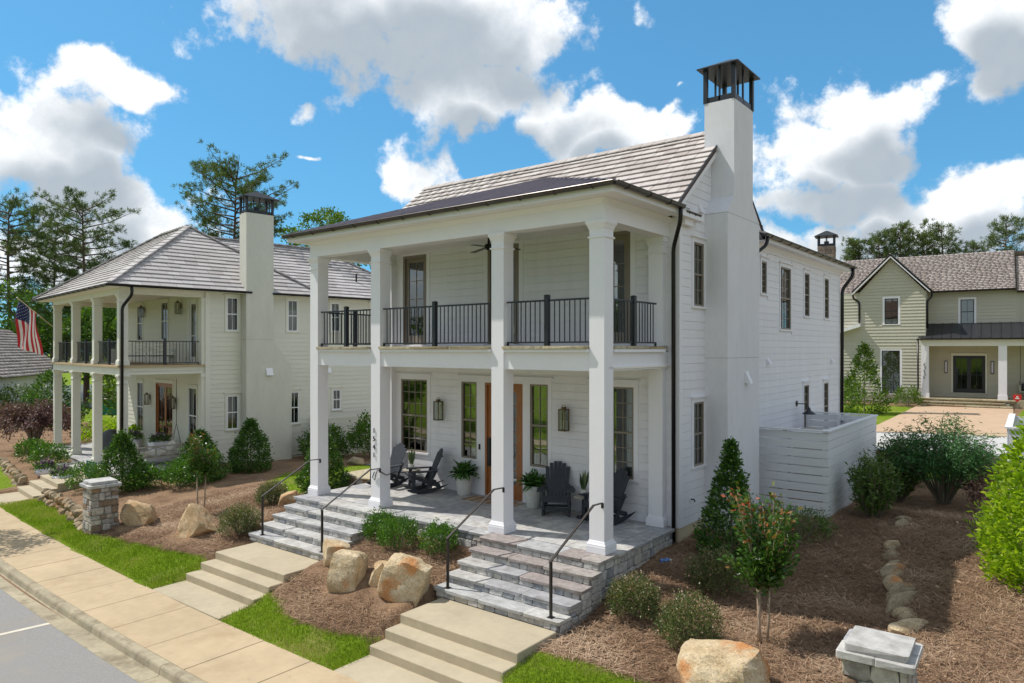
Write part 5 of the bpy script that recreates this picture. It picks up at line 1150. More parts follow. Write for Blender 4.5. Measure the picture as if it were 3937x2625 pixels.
# driveway, back lane
dv = MB().add([(-.62, 23.6, .12), (4.75, 26.3, .16), (4.05, 39.0, .40), (-.62, 37.9, .40)], [(0, 1, 2, 3)]); dv.v = [(x, y, gzs(x, y) + .045) for x, y, z in dv.v]
for nm, pts, mt in (("driveway", [(-.62, 23.2), (4.75, 25.9), (4.05, 39.0), (-.62, 37.9)], "drive"), ("back_lane", [(-16, 15.2), (20, 21.5), (20, 27), (-16, 21.5)], "lane"), ("back_sidewalk", [(-14, 21.6), (20, 27.1), (20, 28.4), (-14, 22.9)], "walk")):
    n = 14; V = []; F = []
    for i in range(n + 1):
        for j in range(n + 1):
            a = Vector((*pts[0], 0)).lerp(Vector((*pts[1], 0)), i / n); b = Vector((*pts[3], 0)).lerp(Vector((*pts[2], 0)), i / n); p = a.lerp(b, j / n); V.append((p.x, p.y, 0))
    zz = gz([v[0] for v in V], [v[1] for v in V]) + {"driveway": .06, "back_lane": .035, "back_sidewalk": .05}[nm]; V = [(v[0], v[1], z) for v, z in zip(V, zz)]
    F = [(i * (n + 1) + j, (i + 1) * (n + 1) + j, (i + 1) * (n + 1) + j + 1, i * (n + 1) + j + 1) for i in range(n) for j in range(n)]
    if mt == "lane" and "lane" not in M: M["lane"] = plain("pale_lane_concrete", (.50, .49, .48), .9, .05, 1)
    mm = bpy.data.meshes.new(nm); mm.from_pydata(V, [], F); mm.materials.append(M[mt]); tag(link(nm, mm), kind="structure")
# stone chimney of a house farther back
cb_ = empty("stone_chimney", (-4.2, 31.5, 0), R(10), "brown stone chimney with dark cap rising behind the white house's rear roof", "chimney")
MB().box(-.42, .42, -.35, .35, 4, 9.6).build("core", M["mortar"], cb_); veneer(Face(0, -.35, 0, cb_), cb_, -.44, .44, 7.6, 9.6, M["chimney_stone"], .16, .3, .25, .5); veneer(Face(.42, 0, 90, cb_), cb_, -.37, .37, 7.6, 9.6, M["chimney_stone"], .16, .3, .25, .5)
chimney_cap(cb_, -.4, .4, -.33, .33, 9.6, .55, .2)

# ---------------------------------------------------------------- porch furniture
def rocking_chair(x, y, rz, label):
    c = empty("rocking_chair", (x, y, 0), R(rz), label, "rocking chair", "dark slatted rocking chairs on the white porch"); mt = M["poly"]
    for s in (-1, 1):
        pts = [(-.44, .10), (-.30, .035), (-.12, .004), (.06, .004), (.26, .04), (.46, .115), (.66, .225)]; top = [(.58, .20), (.42, .175), (.25, .14), (.06, .11), (-.12, .11), (-.30, .13), (-.42, .135)]
        MB().prism(pts + top, "x", s * .295 - .02, s * .295 + .02).build("rocker", mt, c)
        MB().bar((s * .295, -.27, .09), (s * .295, -.25, .57), .042, .085, (0, 1, 0)).build("front_leg", mt, c)
        MB().bar((s * .30, .08, .11), (s * .30, .33, .60), .036, .08, (0, 1, 0)).build("rear_leg", mt, c)
        MB().prism([(s * .24, -.36), (s * .43, -.36), (s * .44, -.05), (s * .36, .36), (s * .27, .36), (s * .25, .0)], "z", .575, .602).build("armrest", mt, c)
        MB().prism([(-.28, .40), (.34, .16), (.46, .16), (.44, .24), (-.28, .47)], "x", s * .25 - .018, s * .25 + .018).build("seat_rail", mt, c)
    for k in range(6):
        u = -.26 + .10 * k; z = .475 - (u + .28) * .36; MB().bar((-.25, u, z), (.25, u, z), .085, .02, (0, .33, .94)).build("seat_slat", mt, c)
    MB().box(-.27, .27, -.32, -.295, .34, .49).build("front_apron", mt, c); MB().box(-.28, .28, -.26, -.235, .15, .21).build("stretcher", mt, c); MB().box(-.28, .28, .2, .225, .13, .18).build("stretcher", mt, c)
    n = 6
    for k in range(n):
        t = (k - (n - 1) / 2) / ((n - 1) / 2); zt = 1.14 - .12 * t * t; xb, xt = t * .195, t * .245; f = (zt - .32) / .82
        a = Vector((xb, .20, .30)); b = Vector((xt, .20 + .36 * f, zt)); m = MB(); u = Vector((1, 0, 0)); nrm = Vector((0, -.9, .42)).normalized(); rings = []
        for p, w in ((a, .036), (a.lerp(b, .55), .045), (b, .046)): rings.append([tuple(p - u * w - nrm * .009), tuple(p + u * w - nrm * .009), tuple(p + u * w + nrm * .009), tuple(p - u * w + nrm * .009)])
        m.loft(rings).build("back_slat", mt, c)
    MB().bar((-.30, .375, .62), (.30, .375, .62), .05, .022, (0, .42, .9)).build("back_rail", mt, c); MB().bar((-.25, .515, .95), (.25, .515, .95), .05, .02, (0, .42, .9)).build("back_rail", mt, c)
    return c
rocking_chair(-8.33, 2.32, -4, "dark rocking chair at the porch's far left end, partly behind the 1541 column")
rocking_chair(-6.98, 2.38, -34, "dark rocking chair turned sideways between the snake plant and the fern planter")
rocking_chair(-2.68, 2.47, 31, "dark rocking chair seen from the front beside the fern by the door")
rocking_chair(-1.42, 2.45, -20, "dark rocking chair at the porch's right end, half hidden behind the corner column")

def leaf_quads(P, D, L, W, fold=.25):
    """one folded diamond per leaf: base P, direction D, length L, width W"""
    n = len(P); D = D / (np.linalg.norm(D, axis=1, keepdims=True) + 1e-9); r = RNG.normal(size=(n, 3)); S = np.cross(D, r); S /= (np.linalg.norm(S, axis=1, keepdims=True) + 1e-9); N = np.cross(D, S)
    L = np.broadcast_to(L, (n,))[:, None]; W = np.broadcast_to(W, (n,))[:, None]; M_ = P + D * L * .5
    V = np.stack([P, M_ + S * W * .5 + N * W * fold, P + D * L, M_ - S * W * .5 + N * W * fold], 1).reshape(-1, 3)
    return V, np.arange(4 * n).reshape(n, 4)
def foliage(name, parent, mat, tips, outs, per, spread, size, aspect=.5, up=.25, wild=.7, tipcol=0.0, fold=.2, loc=(0, 0, 0), tips_only=False):
    tips = np.asarray(tips, float); outs = np.asarray(outs, float); n = len(tips)
    P = np.repeat(tips, per, 0); O = np.repeat(outs, per, 0); k = len(P)
    P = P + RNG.normal(0, 1, (k, 3)) * spread; D = O + RNG.normal(0, wild, (k, 3)) + np.array([0, 0, up]); L = size * RNG.uniform(.65, 1.25, k)
    V, F = leaf_quads(P, D, L, L * aspect, fold)
    rn = RNG.uniform(0, .85, k) ** 1.15
    if tipcol and tips_only: z = (P[:, 2] - P[:, 2].min()) / (np.ptp(P[:, 2]) + 1e-6); rn = np.where(RNG.uniform(0, 1, k) < tipcol * z ** 3, RNG.uniform(.76, 1, k), rn * .8)
    elif tipcol: z = (P[:, 2] - P[:, 2].min()) / (np.ptp(P[:, 2]) + 1e-6); rn = np.clip(rn * (1 - tipcol * .35) + np.where(RNG.uniform(0, 1, k) < tipcol * (.15 + z ** 2), RNG.uniform(.2, .5, k), 0), 0, 1)
    else: rn = np.clip(rn + np.where(RNG.uniform(0, 1, k) < .08, .3, 0), 0, 1)
    return link(name, mesh_np(name, V, F, mat, rn), parent, loc)
def unit_dirs(n, zmin=-1.0):
    z = RNG.uniform(zmin, 1, n); a = RNG.uniform(0, 2 * PI, n); r = np.sqrt(1 - z * z); return np.stack([r * np.cos(a), r * np.sin(a), z], -1)
def lumpy(D, amp, freq, seed): return 1 + amp * np.array([mnoise.noise((d[0] * freq + seed, d[1] * freq, d[2] * freq)) for d in D])

def frond_plant(name, parent, mat, n, length, loc, droop=.6, leaf=.06):
    P = []; D = []; L = []
    for i in range(n):
        a = 2 * PI * i / n + random.uniform(-.3, .3); el = random.uniform(.35, 1.35); ln = length * random.uniform(.7, 1.1); p = Vector((0, 0, 0)); d = Vector((math.cos(a) * math.cos(el), math.sin(a) * math.cos(el), math.sin(el)))
        for k in range(22):
            p = p + d * ln / 22; d = (d + Vector((0, 0, -droop * .085))).normalized(); s = d.cross(Vector((0, 0, 1))).normalized() if d.cross(Vector((0, 0, 1))).length > .01 else Vector((1, 0, 0))
            w = leaf * math.sin(PI * min(1, (k + 2) / 23)) + .012
            for q in (-1, 1): P.append(tuple(p)); D.append(tuple(s * q + d * .45)); L.append(w * 1.5)
    P = np.array(P); D = np.array(D); L = np.array(L); V, F = leaf_quads(P, D, L, L * .38, .1); return link(name, mesh_np(name, V, F, mat, RNG.uniform(0, 1, len(P))), parent, loc)
def potted_fern(x, y, label):
    o = empty("potted_fern", (x, y, 0), 0, label, "potted fern", "white planters of fern by the front door")
    MB().lathe(0, 0, [(0, .155), (.02, .165), (.2, .20), (.42, .228), (.53, .225), (.54, .215), (.50, .20)], 28).build("planter", M["planter"], o, smooth=True); MB().lathe(0, 0, [(.48, .2), (.49, .19)], 20).build("soil", M["dark"], o)
    frond_plant("fern_fronds", o, M["fern"], 46, .52, (0, 0, .5)); return o
potted_fern(-5.83, 2.78, "bushy fern in tapered white planter left of the door, beside the sideways chair"); potted_fern(-3.52, 2.72, "bushy fern in tapered white planter right of the door, touching the front-facing chair")
def table_plant(x, y, label, lp):
    t = empty("side_table", (x, y, 0), 0, label, "side table", "small round porch tables"); MB().lathe(0, 0, [(.46, .24), (.49, .245), (.50, .24)], 24).build("table_top", M["greige"], t); MB().lathe(0, 0, [(0, .17), (.03, .16), (.06, .05), (.44, .05), (.46, .1)], 16).build("pedestal", M["poly"], t)
    p = empty("snake_plant", (x, y, .50), 0, lp, "snake plant", "snake plants on the porch tables"); MB().lathe(0, 0, [(0, .07), (.13, .085), (.14, .08), (.12, .07)], 16).build("pot", M["planter"], p)
    P = []; D = []; L = []
    for i in range(16): a = 2.4 * i; r = .012 * math.sqrt(i); P.append((r * math.cos(a), r * math.sin(a), .11)); D.append((.28 * math.cos(a) * random.random(), .28 * math.sin(a) * random.random(), 1)); L.append(random.uniform(.3, .52))
    V, F = leaf_quads(np.array(P), np.array(D), np.array(L), np.array(L) * .17, .12); link("sword_leaves", mesh_np("sword_leaves", V, F, M["snake"], RNG.uniform(0, 1, len(P))), p)
table_plant(-7.62, 2.62, "small round side table between the two chairs left of the door", "variegated snake plant on the table between the two left chairs"); table_plant(-2.02, 2.6, "small round side table right of the front-facing chair, mostly behind the corner column", "variegated snake plant beside the corner column's left edge")
dm = empty("door_mat", (-4.72, 2.6, .003), 0, "striped brown jute door mat lying in front of the wooden door", "door mat")
for k in range(12): link("mat_stripe", unit_of(UNIT, M["mat"] if k % 2 else M["mat_dark"]), dm, (-.78 + .13 * k, .27, 0), (0, 0, 0), (.13, .54, .014))
fan = empty("ceiling_fan", (-3.9, 1.5, 6.12), R(20), "dark three-blade ceiling fan under the white balcony ceiling", "ceiling fan")
MB().lathe(0, 0, [(-.04, .05), (0, .1), (.08, .1), (.12, .03), (.40, .02)], 20).build("motor", M["bronze"], fan)
for k in range(3): MB().prism([(.1, -.05), (.72, -.075), (.74, .05), (.1, .05)], "z", .03, .04).build("fan_blade", M["bronze"], fan, (0, 0, 0), (0, R(4), 2 * PI * k / 3 + .4))

cd = MB().tube([(-6.5, .33, .86), (-6.58, .34, .72), (-6.50, .34, .66), (-6.46, .34, .8), (-6.40, .34, .92), (-6.33, .40, .86), (-6.28, .52, .78), (-6.2, .7, .84), (-6.1, .95, .8), (-6.05, 1.15, .62)], .012, 6).build("cord", M["bronze"], None, smooth=True); tag(cd, "thin dark cord looped around the 1541 column at handrail height", "cord")

# ---------------------------------------------------------------- things on the cream house porch
sb = empty("porch_daybed", lw(-1.5, 1.4, FL + .28), LRZ, "greige hanging daybed with crossed rails on the cream house porch", "daybed")
m = MB(); m.box(-.55, .55, -1.0, 1.0, 0, .08); m.build("bed_frame", M["greige"], sb); MB().box(-.5, .5, -.95, .95, .08, .2).build("mattress", M["pillow"], sb, bevel=.04)
for s in (.55,):
    m = MB(); m.box(s - .03, s + .03, -1.0, 1.0, .46, .52).box(s - .03, s + .03, -1.03, -.97, -.02, .55).box(s - .03, s + .03, .97, 1.03, -.02, .55).box(s - .02, s + .02, -.03, .03, .08, .46)
    for a, b in ((-.97, -.03), (.03, .97)): m.bar((s, a, .09), (s, b, .46), .03, .05).bar((s, a, .46), (s, b, .09), .031, .05)
    m.build("crossed_back", M["greige"], sb)
m = MB()
for k in range(7): m.box(-.52 + .17 * k, -.49 + .17 * k, -1.015, -.985, .08, .42)
m.box(-.55, .55, -1.03, -.97, .40, .46); m.build("arm_end", M["greige"], sb)
for yy in (-.7, .72): MB().lathe(0, 0, [(-.09, .0), (-.06, .2), (0, .27), (.06, .2), (.09, .0)], 14).build("throw_pillow", M["pillow"], sb, (.1, yy, .4), (R(60), 0, R(20)), smooth=True)
for yy in (-.95, .95): MB().tube([(.5, yy, .5), (.0, yy, 1.3), (0, yy, 3.1)], .012, 6).tube([(-.5, yy, .3), (0, yy, 1.3)], .012, 6).build("hanging_rope", M["bronze"], sb)
def white_pot(p, r, h, label, square=False):
    o = empty("flower_pot", p, LRZ, label, "flower pot", "white flower pots at the cream house")
    if square: MB().loft([[(-r * k, -r * k, z), (r * k, -r * k, z), (r * k, r * k, z), (-r * k, r * k, z)] for z, k in ((0, .85), (h, 1.0))]).build("pot", M["white"], o)
    else: MB().lathe(0, 0, [(0, r * .62), (h * .12, r * .78), (h * .5, r * .98), (h, r), (h, r * .92), (h * .85, r * .88)], 24).build("pot", M["white"], o, smooth=True)
    d = unit_dirs(90, .1) * np.array([r * .9, r * .9, r * .55]); foliage("leaves", o, M["boxwood"], d + np.array([0, 0, h]), d / r, 8, .05, .09, .4); d = unit_dirs(40, .2) * np.array([r * .8, r * .8, r * .7]); foliage("flowers", o, M["purple_flower"], d + np.array([0, 0, h + .02]), d / r, 8, .05, .07, .8)
    return o
white_pot(lw(-5.2, 1.75, FL), .42, .66, "large round white pot of flowers left of the cream house's wooden door"); white_pot(lw(-3.0, 2.2, FL), .36, .72, "square white pot of flowers in front of the cream house's wooden door", True)
white_pot(Vector((-24.4, -.65, gzs(-24.4, -.65) - .02)), .36, .30, "wide white bowl planter left of the steps to the cream house"); white_pot(Vector((-22.0, -.9, gzs(-22, -.9) - .02)), .34, .30, "wide white bowl planter with purple flowers right of those steps, behind the stone pillar")
gc = empty("covered_grill", lw(-6.9, 1.3, FL), LRZ, "outdoor grill draped in a dark grey cover on the cream porch", "grill"); m = MB()
rings = []
for z, a, b, cx in ((0, .95, .45, 0), (.3, .92, .43, .02), (.52, .85, .4, .08), (.72, .62, .34, .25), (.92, .36, .24, .42), (1.0, .16, .12, .5)):
    rings.append([(cx + a * math.cos(2 * PI * k / 18) * (1 + .07 * math.sin(k * 2.7 + z * 4)), b * math.sin(2 * PI * k / 18) * (1 + .1 * math.sin(k * 1.9 + z * 5)), z) for k in range(18)])
m.loft(rings).build("cover", M["cover"], gc, smooth=True); MB().tube([(-.6, -.4, .25), (-.2, -.46, .28), (.3, -.44, .25), (.62, -.35, .27)], .012, 5).build("cover_strap", M["bronze"], gc)
bb = empty("balcony_swing", lw(-1.9, 1.2, BAL + .02), LRZ, "cream bench with crossed back and dark seat rail on the cream house balcony", "bench"); m = MB()
m.box(.3, .36, -1.05, 1.15, .72, .80).box(.3, .36, -1.05, 1.15, .34, .42)
for yy in (-1.05, .0, 1.09): m.box(.3, .36, yy, yy + .06, .0, .8)
for a, b in ((-1.0, .0), (.06, 1.09)): m.bar((.33, a, .42), (.33, b, .72), .04, .06).bar((.33, a, .72), (.33, b, .42), .041, .06)
m.box(-.35, .36, 1.09, 1.15, .0, .6).box(-.35, .36, -1.05, -.99, 0, .6); m.build("back_frame", M["cream_trim"], bb); MB().box(-.32, .3, -.98, 1.08, .3, .4).build("seat", M["poly"], bb)

# ---------------------------------------------------------------- fences, hvac, pillars
fn = empty("board_fence", (2.05, 7.0, -.27), 0, "whitewashed horizontal board fence enclosure against the white house's side", "fence"); bh = .208
for k in range(10):
    link("fence_board", unit_of(UNIT, M["fence"]), fn, (-1.98, 0, bh * k), (0, 0, 0), (1.98, .022, bh - random.uniform(.022, .03))); link("fence_board", unit_of(UNIT, M["fence"]), fn, (0, .0 + .001 - .022, bh * k), (0, 0, R(90)), (5.36, .022, bh - random.uniform(.014, .02))); link("fence_board", unit_of(UNIT, M["fence"]), fn, (-1.98, 5.32, bh * k), (0, 0, 0), (1.97, .022, bh - random.uniform(.009, .02)))
MB().box(-2.0, .06, -.07, .07, 2.08, 2.12).box(-.08, .06, .07, 5.28, 2.08, 2.12).box(-2.0, .06, 5.28, 5.40, 2.08, 2.12).build("fence_cap", M["fence"], fn)
for (x, y) in ((-.06, .05), (-1.9, .05), (-1.0, .05), (-.06, 1.8), (-.06, 3.5), (-.06, 5.2), (-1.0, 5.22), (-.75, 5.22), (-1.9, 5.22)): MB().box(x - .05, x + .05, y - .045, y + .045, 0, 2.08).build("fence_post", M["fence"], fn)
MB().bar((-.9, 5.24, 2.0), (-.1, 5.24, .4), .03, .09, (0, 1, 0)).box(-.95, -.1, 5.2, 5.26, 1.9, 1.98).build("gate_brace", M["fence"], fn)
hv = empty("heat_pump", (.75, 10.4, -.2), 0, "white heat pump standing inside the board fence enclosure", "heat pump"); MB().box(-.45, .45, -.4, .4, .1, 1.68).build("cabinet", M["white"], hv, bevel=.03); MB().lathe(0, 0, [(1.68, .3), (1.70, .3), (1.71, .26)], 20).build("fan_guard", M["greige"], hv)
for k in range(8): MB().box(-.4, .4, -.41, -.4, .25 + .15 * k, .33 + .15 * k).build("louvre", M["greige"], hv)
f2 = empty("neighbour_fence", (5.35, 11.3, -.1), R(2), "white board fence corner at the right edge behind the lime green bush", "fence")
for k in range(9):
    link("fence_board", unit_of(UNIT, M["fence"]), f2, (.0, 4.6, .205 * k), (0, 0, R(-90)), (4.6, .022, .196)); link("fence_board", unit_of(UNIT, M["fence"]), f2, (.02, .0, .205 * k), (0, 0, 0), (3.0, .022, .196)); link("fence_board", unit_of(UNIT, M["fence"]), f2, (.02, 4.62, .205 * k), (0, 0, 0), (3.0, .022, .19))
MB().box(-.07, .09, -.06, 4.66, 1.86, 1.90).box(.09, 3.0, -.06, .08, 1.86, 1.9).build("fence_cap", M["fence"], f2)
def stone_pillar(x, y, z, h, label, rz=0):
    p = empty("stone_pillar", (x, y, z), R(rz), label, "stone pillar", "stone pillars by the sidewalk"); w = .30
    MB().box(-w, w, -w, w, -.4, h).build("core", M["mortar"], p)
    for k in range(4):
        a = R(90 * k); f = Face(w * math.sin(a), -w * math.cos(a), 90 * k, p); veneer(f, p, -w - .03, w + .03, -.15, h - .005, M["pillar_stone"], .12, .24, .14, .34, .05, .018)
    for i in range(2):
        for j in range(2): link("cap_ledge", unit_of(NOSING[(i + 2 * j) % 4], M["blue_stone"]), p, (-.41 + .41 * i, -.41 + .41 * (j + 1), h), (0, 0, 0), (.406, .406, .085))
    link("cap_slab", unit_of(NOSING[1], M["blue_stone"]), p, (-.335, .335, h + .086), (0, 0, 0), (.67, .67, .085)); return p
stone_pillar(-14.2, -2.72, -1.15, 1.22, "stone pillar with flat grey cap by the sidewalk, left of the two big boulders", -4)
stone_pillar(4.82, -1.62, -.95, 1.12, "stone pillar with flat grey cap cropped by the bottom edge at lower right", 2)

# ---------------------------------------------------------------- boulders and rock walls
def rock_mesh(seed, cuts=13, amp=.075, sub=4, flat=.64):
    bm = bmesh.new(); bmesh.ops.create_icosphere(bm, subdivisions=sub, radius=1.0); rs = random.Random(seed); pl = []
    for i in range(cuts): v = Vector((rs.gauss(0, 1), rs.gauss(0, 1), rs.gauss(0, .8))).normalized(); pl.append((v, rs.uniform(flat - .12, flat + .14)))
    for v in bm.verts:
        for n, d in pl:
            k = v.co.dot(n) - d
            if k > 0: v.co -= n * k * .93
        p = v.co * 1.6 + Vector((seed * 3.1, 0, 0)); v.co += v.co.normalized() * (mnoise.noise(p) * amp + mnoise.noise(p * 3.3) * amp * .45 + mnoise.noise(p * 8) * amp * .16)
    m = bpy.data.meshes.new("rock"); bm.to_mesh(m); bm.free(); return m
def block_mesh(seed, amp=.07):
    """quarried block: rounded cube with a few broken corners"""
    bm = bmesh.new(); bmesh.ops.create_cube(bm, size=2.0); bmesh.ops.subdivide_edges(bm, edges=bm.edges, cuts=13, use_grid_fill=True); rs = random.Random(seed); pl = []
    for i in range(9): v = Vector((rs.gauss(0, 1), rs.gauss(0, 1), rs.gauss(.2, .7))).normalized(); pl.append((v, rs.uniform(.92, 1.22)))
    for v in bm.verts:
        q = v.co.copy(); v.co = q.lerp(q.normalized() * 1.12, .34); v.co.x += v.co.z * rs.choice((0,)) 
        for n, d in pl:
            k = v.co.dot(n) - d
            if k > 0: v.co -= n * k * .92
        p = v.co * 1.3 + Vector((seed * 3.1, 0, 0)); v.co += v.co.normalized() * (mnoise.noise(p) * amp * 1.3 + mnoise.noise(p * 3.1) * amp * .6 + mnoise.noise(p * 7.5) * amp * .28)
    m = bpy.data.meshes.new("rock"); bm.to_mesh(m); bm.free(); return m
def boulder(x, y, dims, seed, mat, label, group="landscape boulders", tilt=(0, 0, 0), sink=.3, z=None, block=False):
    m = block_mesh(seed) if block else rock_mesh(seed); m.materials.append(mat)
    o = link("boulder", m, None, (x, y, (gzs(x, y) if z is None else z) + dims[2] * (1 - 2 * sink)), tuple(R(a) for a in tilt), dims); return tag(o, label, "boulder", group)
boulder(-13.55, -1.95, (.74, .52, .52), 3, M["rock_tan"], "golden boulder right beside the left stone pillar", tilt=(0, 12, 20)); boulder(-11.0, -1.72, (.86, .58, .56), 11, M["rock_tan"], "pointed golden boulder in the straw bed below the young crape myrtle", tilt=(8, 24, -8))
boulder(-10.5, .75, (.45, .35, .34), 5, M["rock_tan"], "orange boulder tucked behind the top of the left stone steps")
boulder(-5.5, -1.55, (.42, .38, .50), 8, M["rock"], "rounded boulder touching the end of the left concrete landing", tilt=(0, -12, 30), block=False); boulder(-4.6, -1.98, (.32, .30, .45), 13, M["rock"], "tall ochre boulder with rust streaks, left of the two small stacked rocks", tilt=(-8, 4, 28), sink=.25, block=True)
boulder(-3.93, -1.64, (.26, .22, .13), 2, M["rock_tan"], "small orange rock lying on top of another between two big boulders", z=-.5, sink=.4); boulder(-3.92, -1.82, (.23, .22, .34), 6, M["rock"], "small grey-tan rock under the orange one between two big boulders", sink=.22)
boulder(-3.24, -1.74, (.43, .33, .49), 17, M["rock"], "large pale flat-topped boulder leaning beside the right stone steps", tilt=(-4, 17, 30), sink=.25, block=True)
boulder(2.72, -1.22, (.60, .5, .36), 23, M["rock"], "pale rust-stained boulder at the bottom edge below the nearest crape myrtle", tilt=(0, -8, 10), sink=.25, block=True)
spots = [(4.62, 1.75, .22), (4.58, 2.15, .2), (4.38, 2.75, .30), (4.26, 3.25, .34), (4.08, 3.75, .28), (3.98, 4.2, .26), (3.86, 4.75, .2), (3.78, 5.2, .18), (3.70, 5.65, .2), (3.66, 7.3, .22), (3.62, 7.75, .17)]
edge = empty("rock_edging", (4.1, 3.8, gzs(4.1, 3.8)), 0, "uneven line of buried fieldstones holding back the upper straw bed", "rock edging")
RM = [rock_mesh(100 + i, 8, .1, 3) for i in range(7)]
for rmm in RM: rmm.materials.append(M["rock_small"])
RM2 = [rock_mesh(120 + i, 8, .1, 3) for i in range(4)]
for rmm in RM2: rmm.materials.append(M["rock"])
spots += [(4.50, 2.45, .2), (4.33, 3.0, .2), (4.17, 3.5, .22), (4.03, 4.0, .18), (3.92, 4.5, .2), (3.82, 5.0, .17), (4.30, 2.9, .16), (4.12, 3.3, .18)]
for i, (x, y, s) in enumerate(spots): link("rock", (RM2 + RM)[(i * 3) % 11], edge, (x - 4.1, y - 3.8, gzs(x - .25, y) - edge.location.z + s * .2), (random.uniform(-.4, .4), random.uniform(-.4, .4), random.uniform(0, 6)), (s * random.uniform(.75, .95), s * random.uniform(1.2, 1.7), s * random.uniform(.75, 1.0)))
def rock_wall(pts, z0, z1, n, size, label):
    a = Vector(pts[0]); w = empty("rock_wall", (a.x, a.y, z0), 0, label, "rock wall", "dry-stacked rock walls"); L = sum((Vector(p) - Vector(q)).length for p, q in zip(pts[:-1], pts[1:])); rows = max(2, round((z1 - z0) / (size * 1.25)))
    for r in range(rows):
        d = random.uniform(0, size)
        while d < L:
            k = d; 
            for p, q in zip(pts[:-1], pts[1:]):
                l = (Vector(q) - Vector(p)).length
                if k <= l: c = Vector(p).lerp(Vector(q), k / l); break
                k -= l
            else: break
            s = size * random.uniform(.75, 1.3); nrm = Vector((0, 1)); link("rock", random.choice(RM), w, (c.x - a.x + random.uniform(-.04, .04), c.y - a.y + r * size * .42 + random.uniform(-.05, .05), (z1 - z0) * (r + .35) / rows), (random.uniform(-.5, .5), random.uniform(-.5, .5), random.uniform(0, 6)), (s * random.uniform(.8, 1.1), s * random.uniform(.7, 1), s * random.uniform(.65, .9))); d += s * 1.55
    return w
rock_wall([(-20.35, -2.12), (-18.6, -2.28), (-16.8, -2.5), (-14.75, -2.85)], -1.3, -.78, 40, .19, "dry-stacked tan rock wall between the left stone pillar and the concrete steps"); rock_wall([(-31, -.5), (-27.5, -1.05), (-23.5, -1.75)], -1.3, -.85, 40, .2, "dry-stacked tan rock wall at the left edge, beyond the concrete steps")
ls = empty("concrete_steps", (-21.9, -1.9, -1.3), R(-6), "tan concrete steps with bowl planters leading up to the cream house", "steps", "concrete steps up from the sidewalk")
for nm, y0, y1, z in (("walkway_slab", -1.35, -.2, 0), ("step", -.22, .16, .165), ("step", .15, .5, .33), ("landing", .49, 2.2, .49)): MB().box(-1.2, 1.2, y0, y1, -.25, z).build(nm, M["concrete"], ls, bevel=.012)

# ---------------------------------------------------------------- small things
sg = empty("yard_sign", (-20.6, -.55, gzs(-20.6, -.55)), R(20), "small green yard sign with white lines of text behind the left pillar", "sign"); MB().box(-.012, .012, -.01, .01, 0, .5).build("stake", M["bronze"], sg)
pl = MB().box(-.24, .24, -.03, -.012, .3, .85).build("sign_panel", M["sign_green"], sg, (0, 0, 0), (0, R(8), 0)); m = MB()
for k in range(6): w = (.16, .1, .17, .13, .18, .12)[k]; m.box(-w, w, -.034, -.031, .76 - k * .07, .785 - k * .07)
m.build("printed_lines", M["flag_white"], pl)
rs_ = empty("security_sign", sw_(4.95, -1.3, .38), SRZ, "small red shield-shaped yard sign beside the sage house steps", "sign"); MB().box(-.015, .015, 0, .02, 0, .5).build("stake", M["greige"], rs_); p6 = MB().prism([(-.2, .85), (.2, .85), (.2, .6), (0, .42), (-.2, .6)], "y", -.03, 0).build("sign_panel", M["sign_red"], rs_); MB().box(-.1, .1, -.034, -.031, .6, .66).box(-.05, .05, -.034, -.031, .68, .76).build("printed_mark", M["flag_white"], p6)
bt = empty("plastic_bottle", (.28, 1.95, gzs(.28, 1.95) + .04), R(60), "crumpled blue plastic bottle on the straw beside the porch wall", "bottle"); MB().tube([(-.1, 0, 0), (-.06, 0, .012), (0, .01, 0), (.06, 0, .012), (.1, 0, .0)], [.035, .045, .032, .044, .036], 10).build("bottle_body", M["bottle"], bt); MB().tube([(.1, 0, 0), (.135, 0, 0), (.16, 0, 0)], [.03, .016, .016], 10).build("bottle_neck", M["flag_white"], bt)
ub = empty("utility_box", (-52.5, 13.0, -1.3), R(40), "dark green utility box on the lawn beyond the cream porch", "utility box"); MB().box(-.8, .8, -.5, .5, 0, 1.15).build("cabinet", M["sign_green"], ub, bevel=.04); MB().box(-.85, .85, -.55, .55, 1.15, 1.25).build("lid", M["greige"], ub)
# pond
pw = MB(); pw.lathe(-82, 26, [(-1.30, 24.0), (-1.295, 23.9)], 40); tag(pw.build("pond_water", M["water"]), kind="structure")
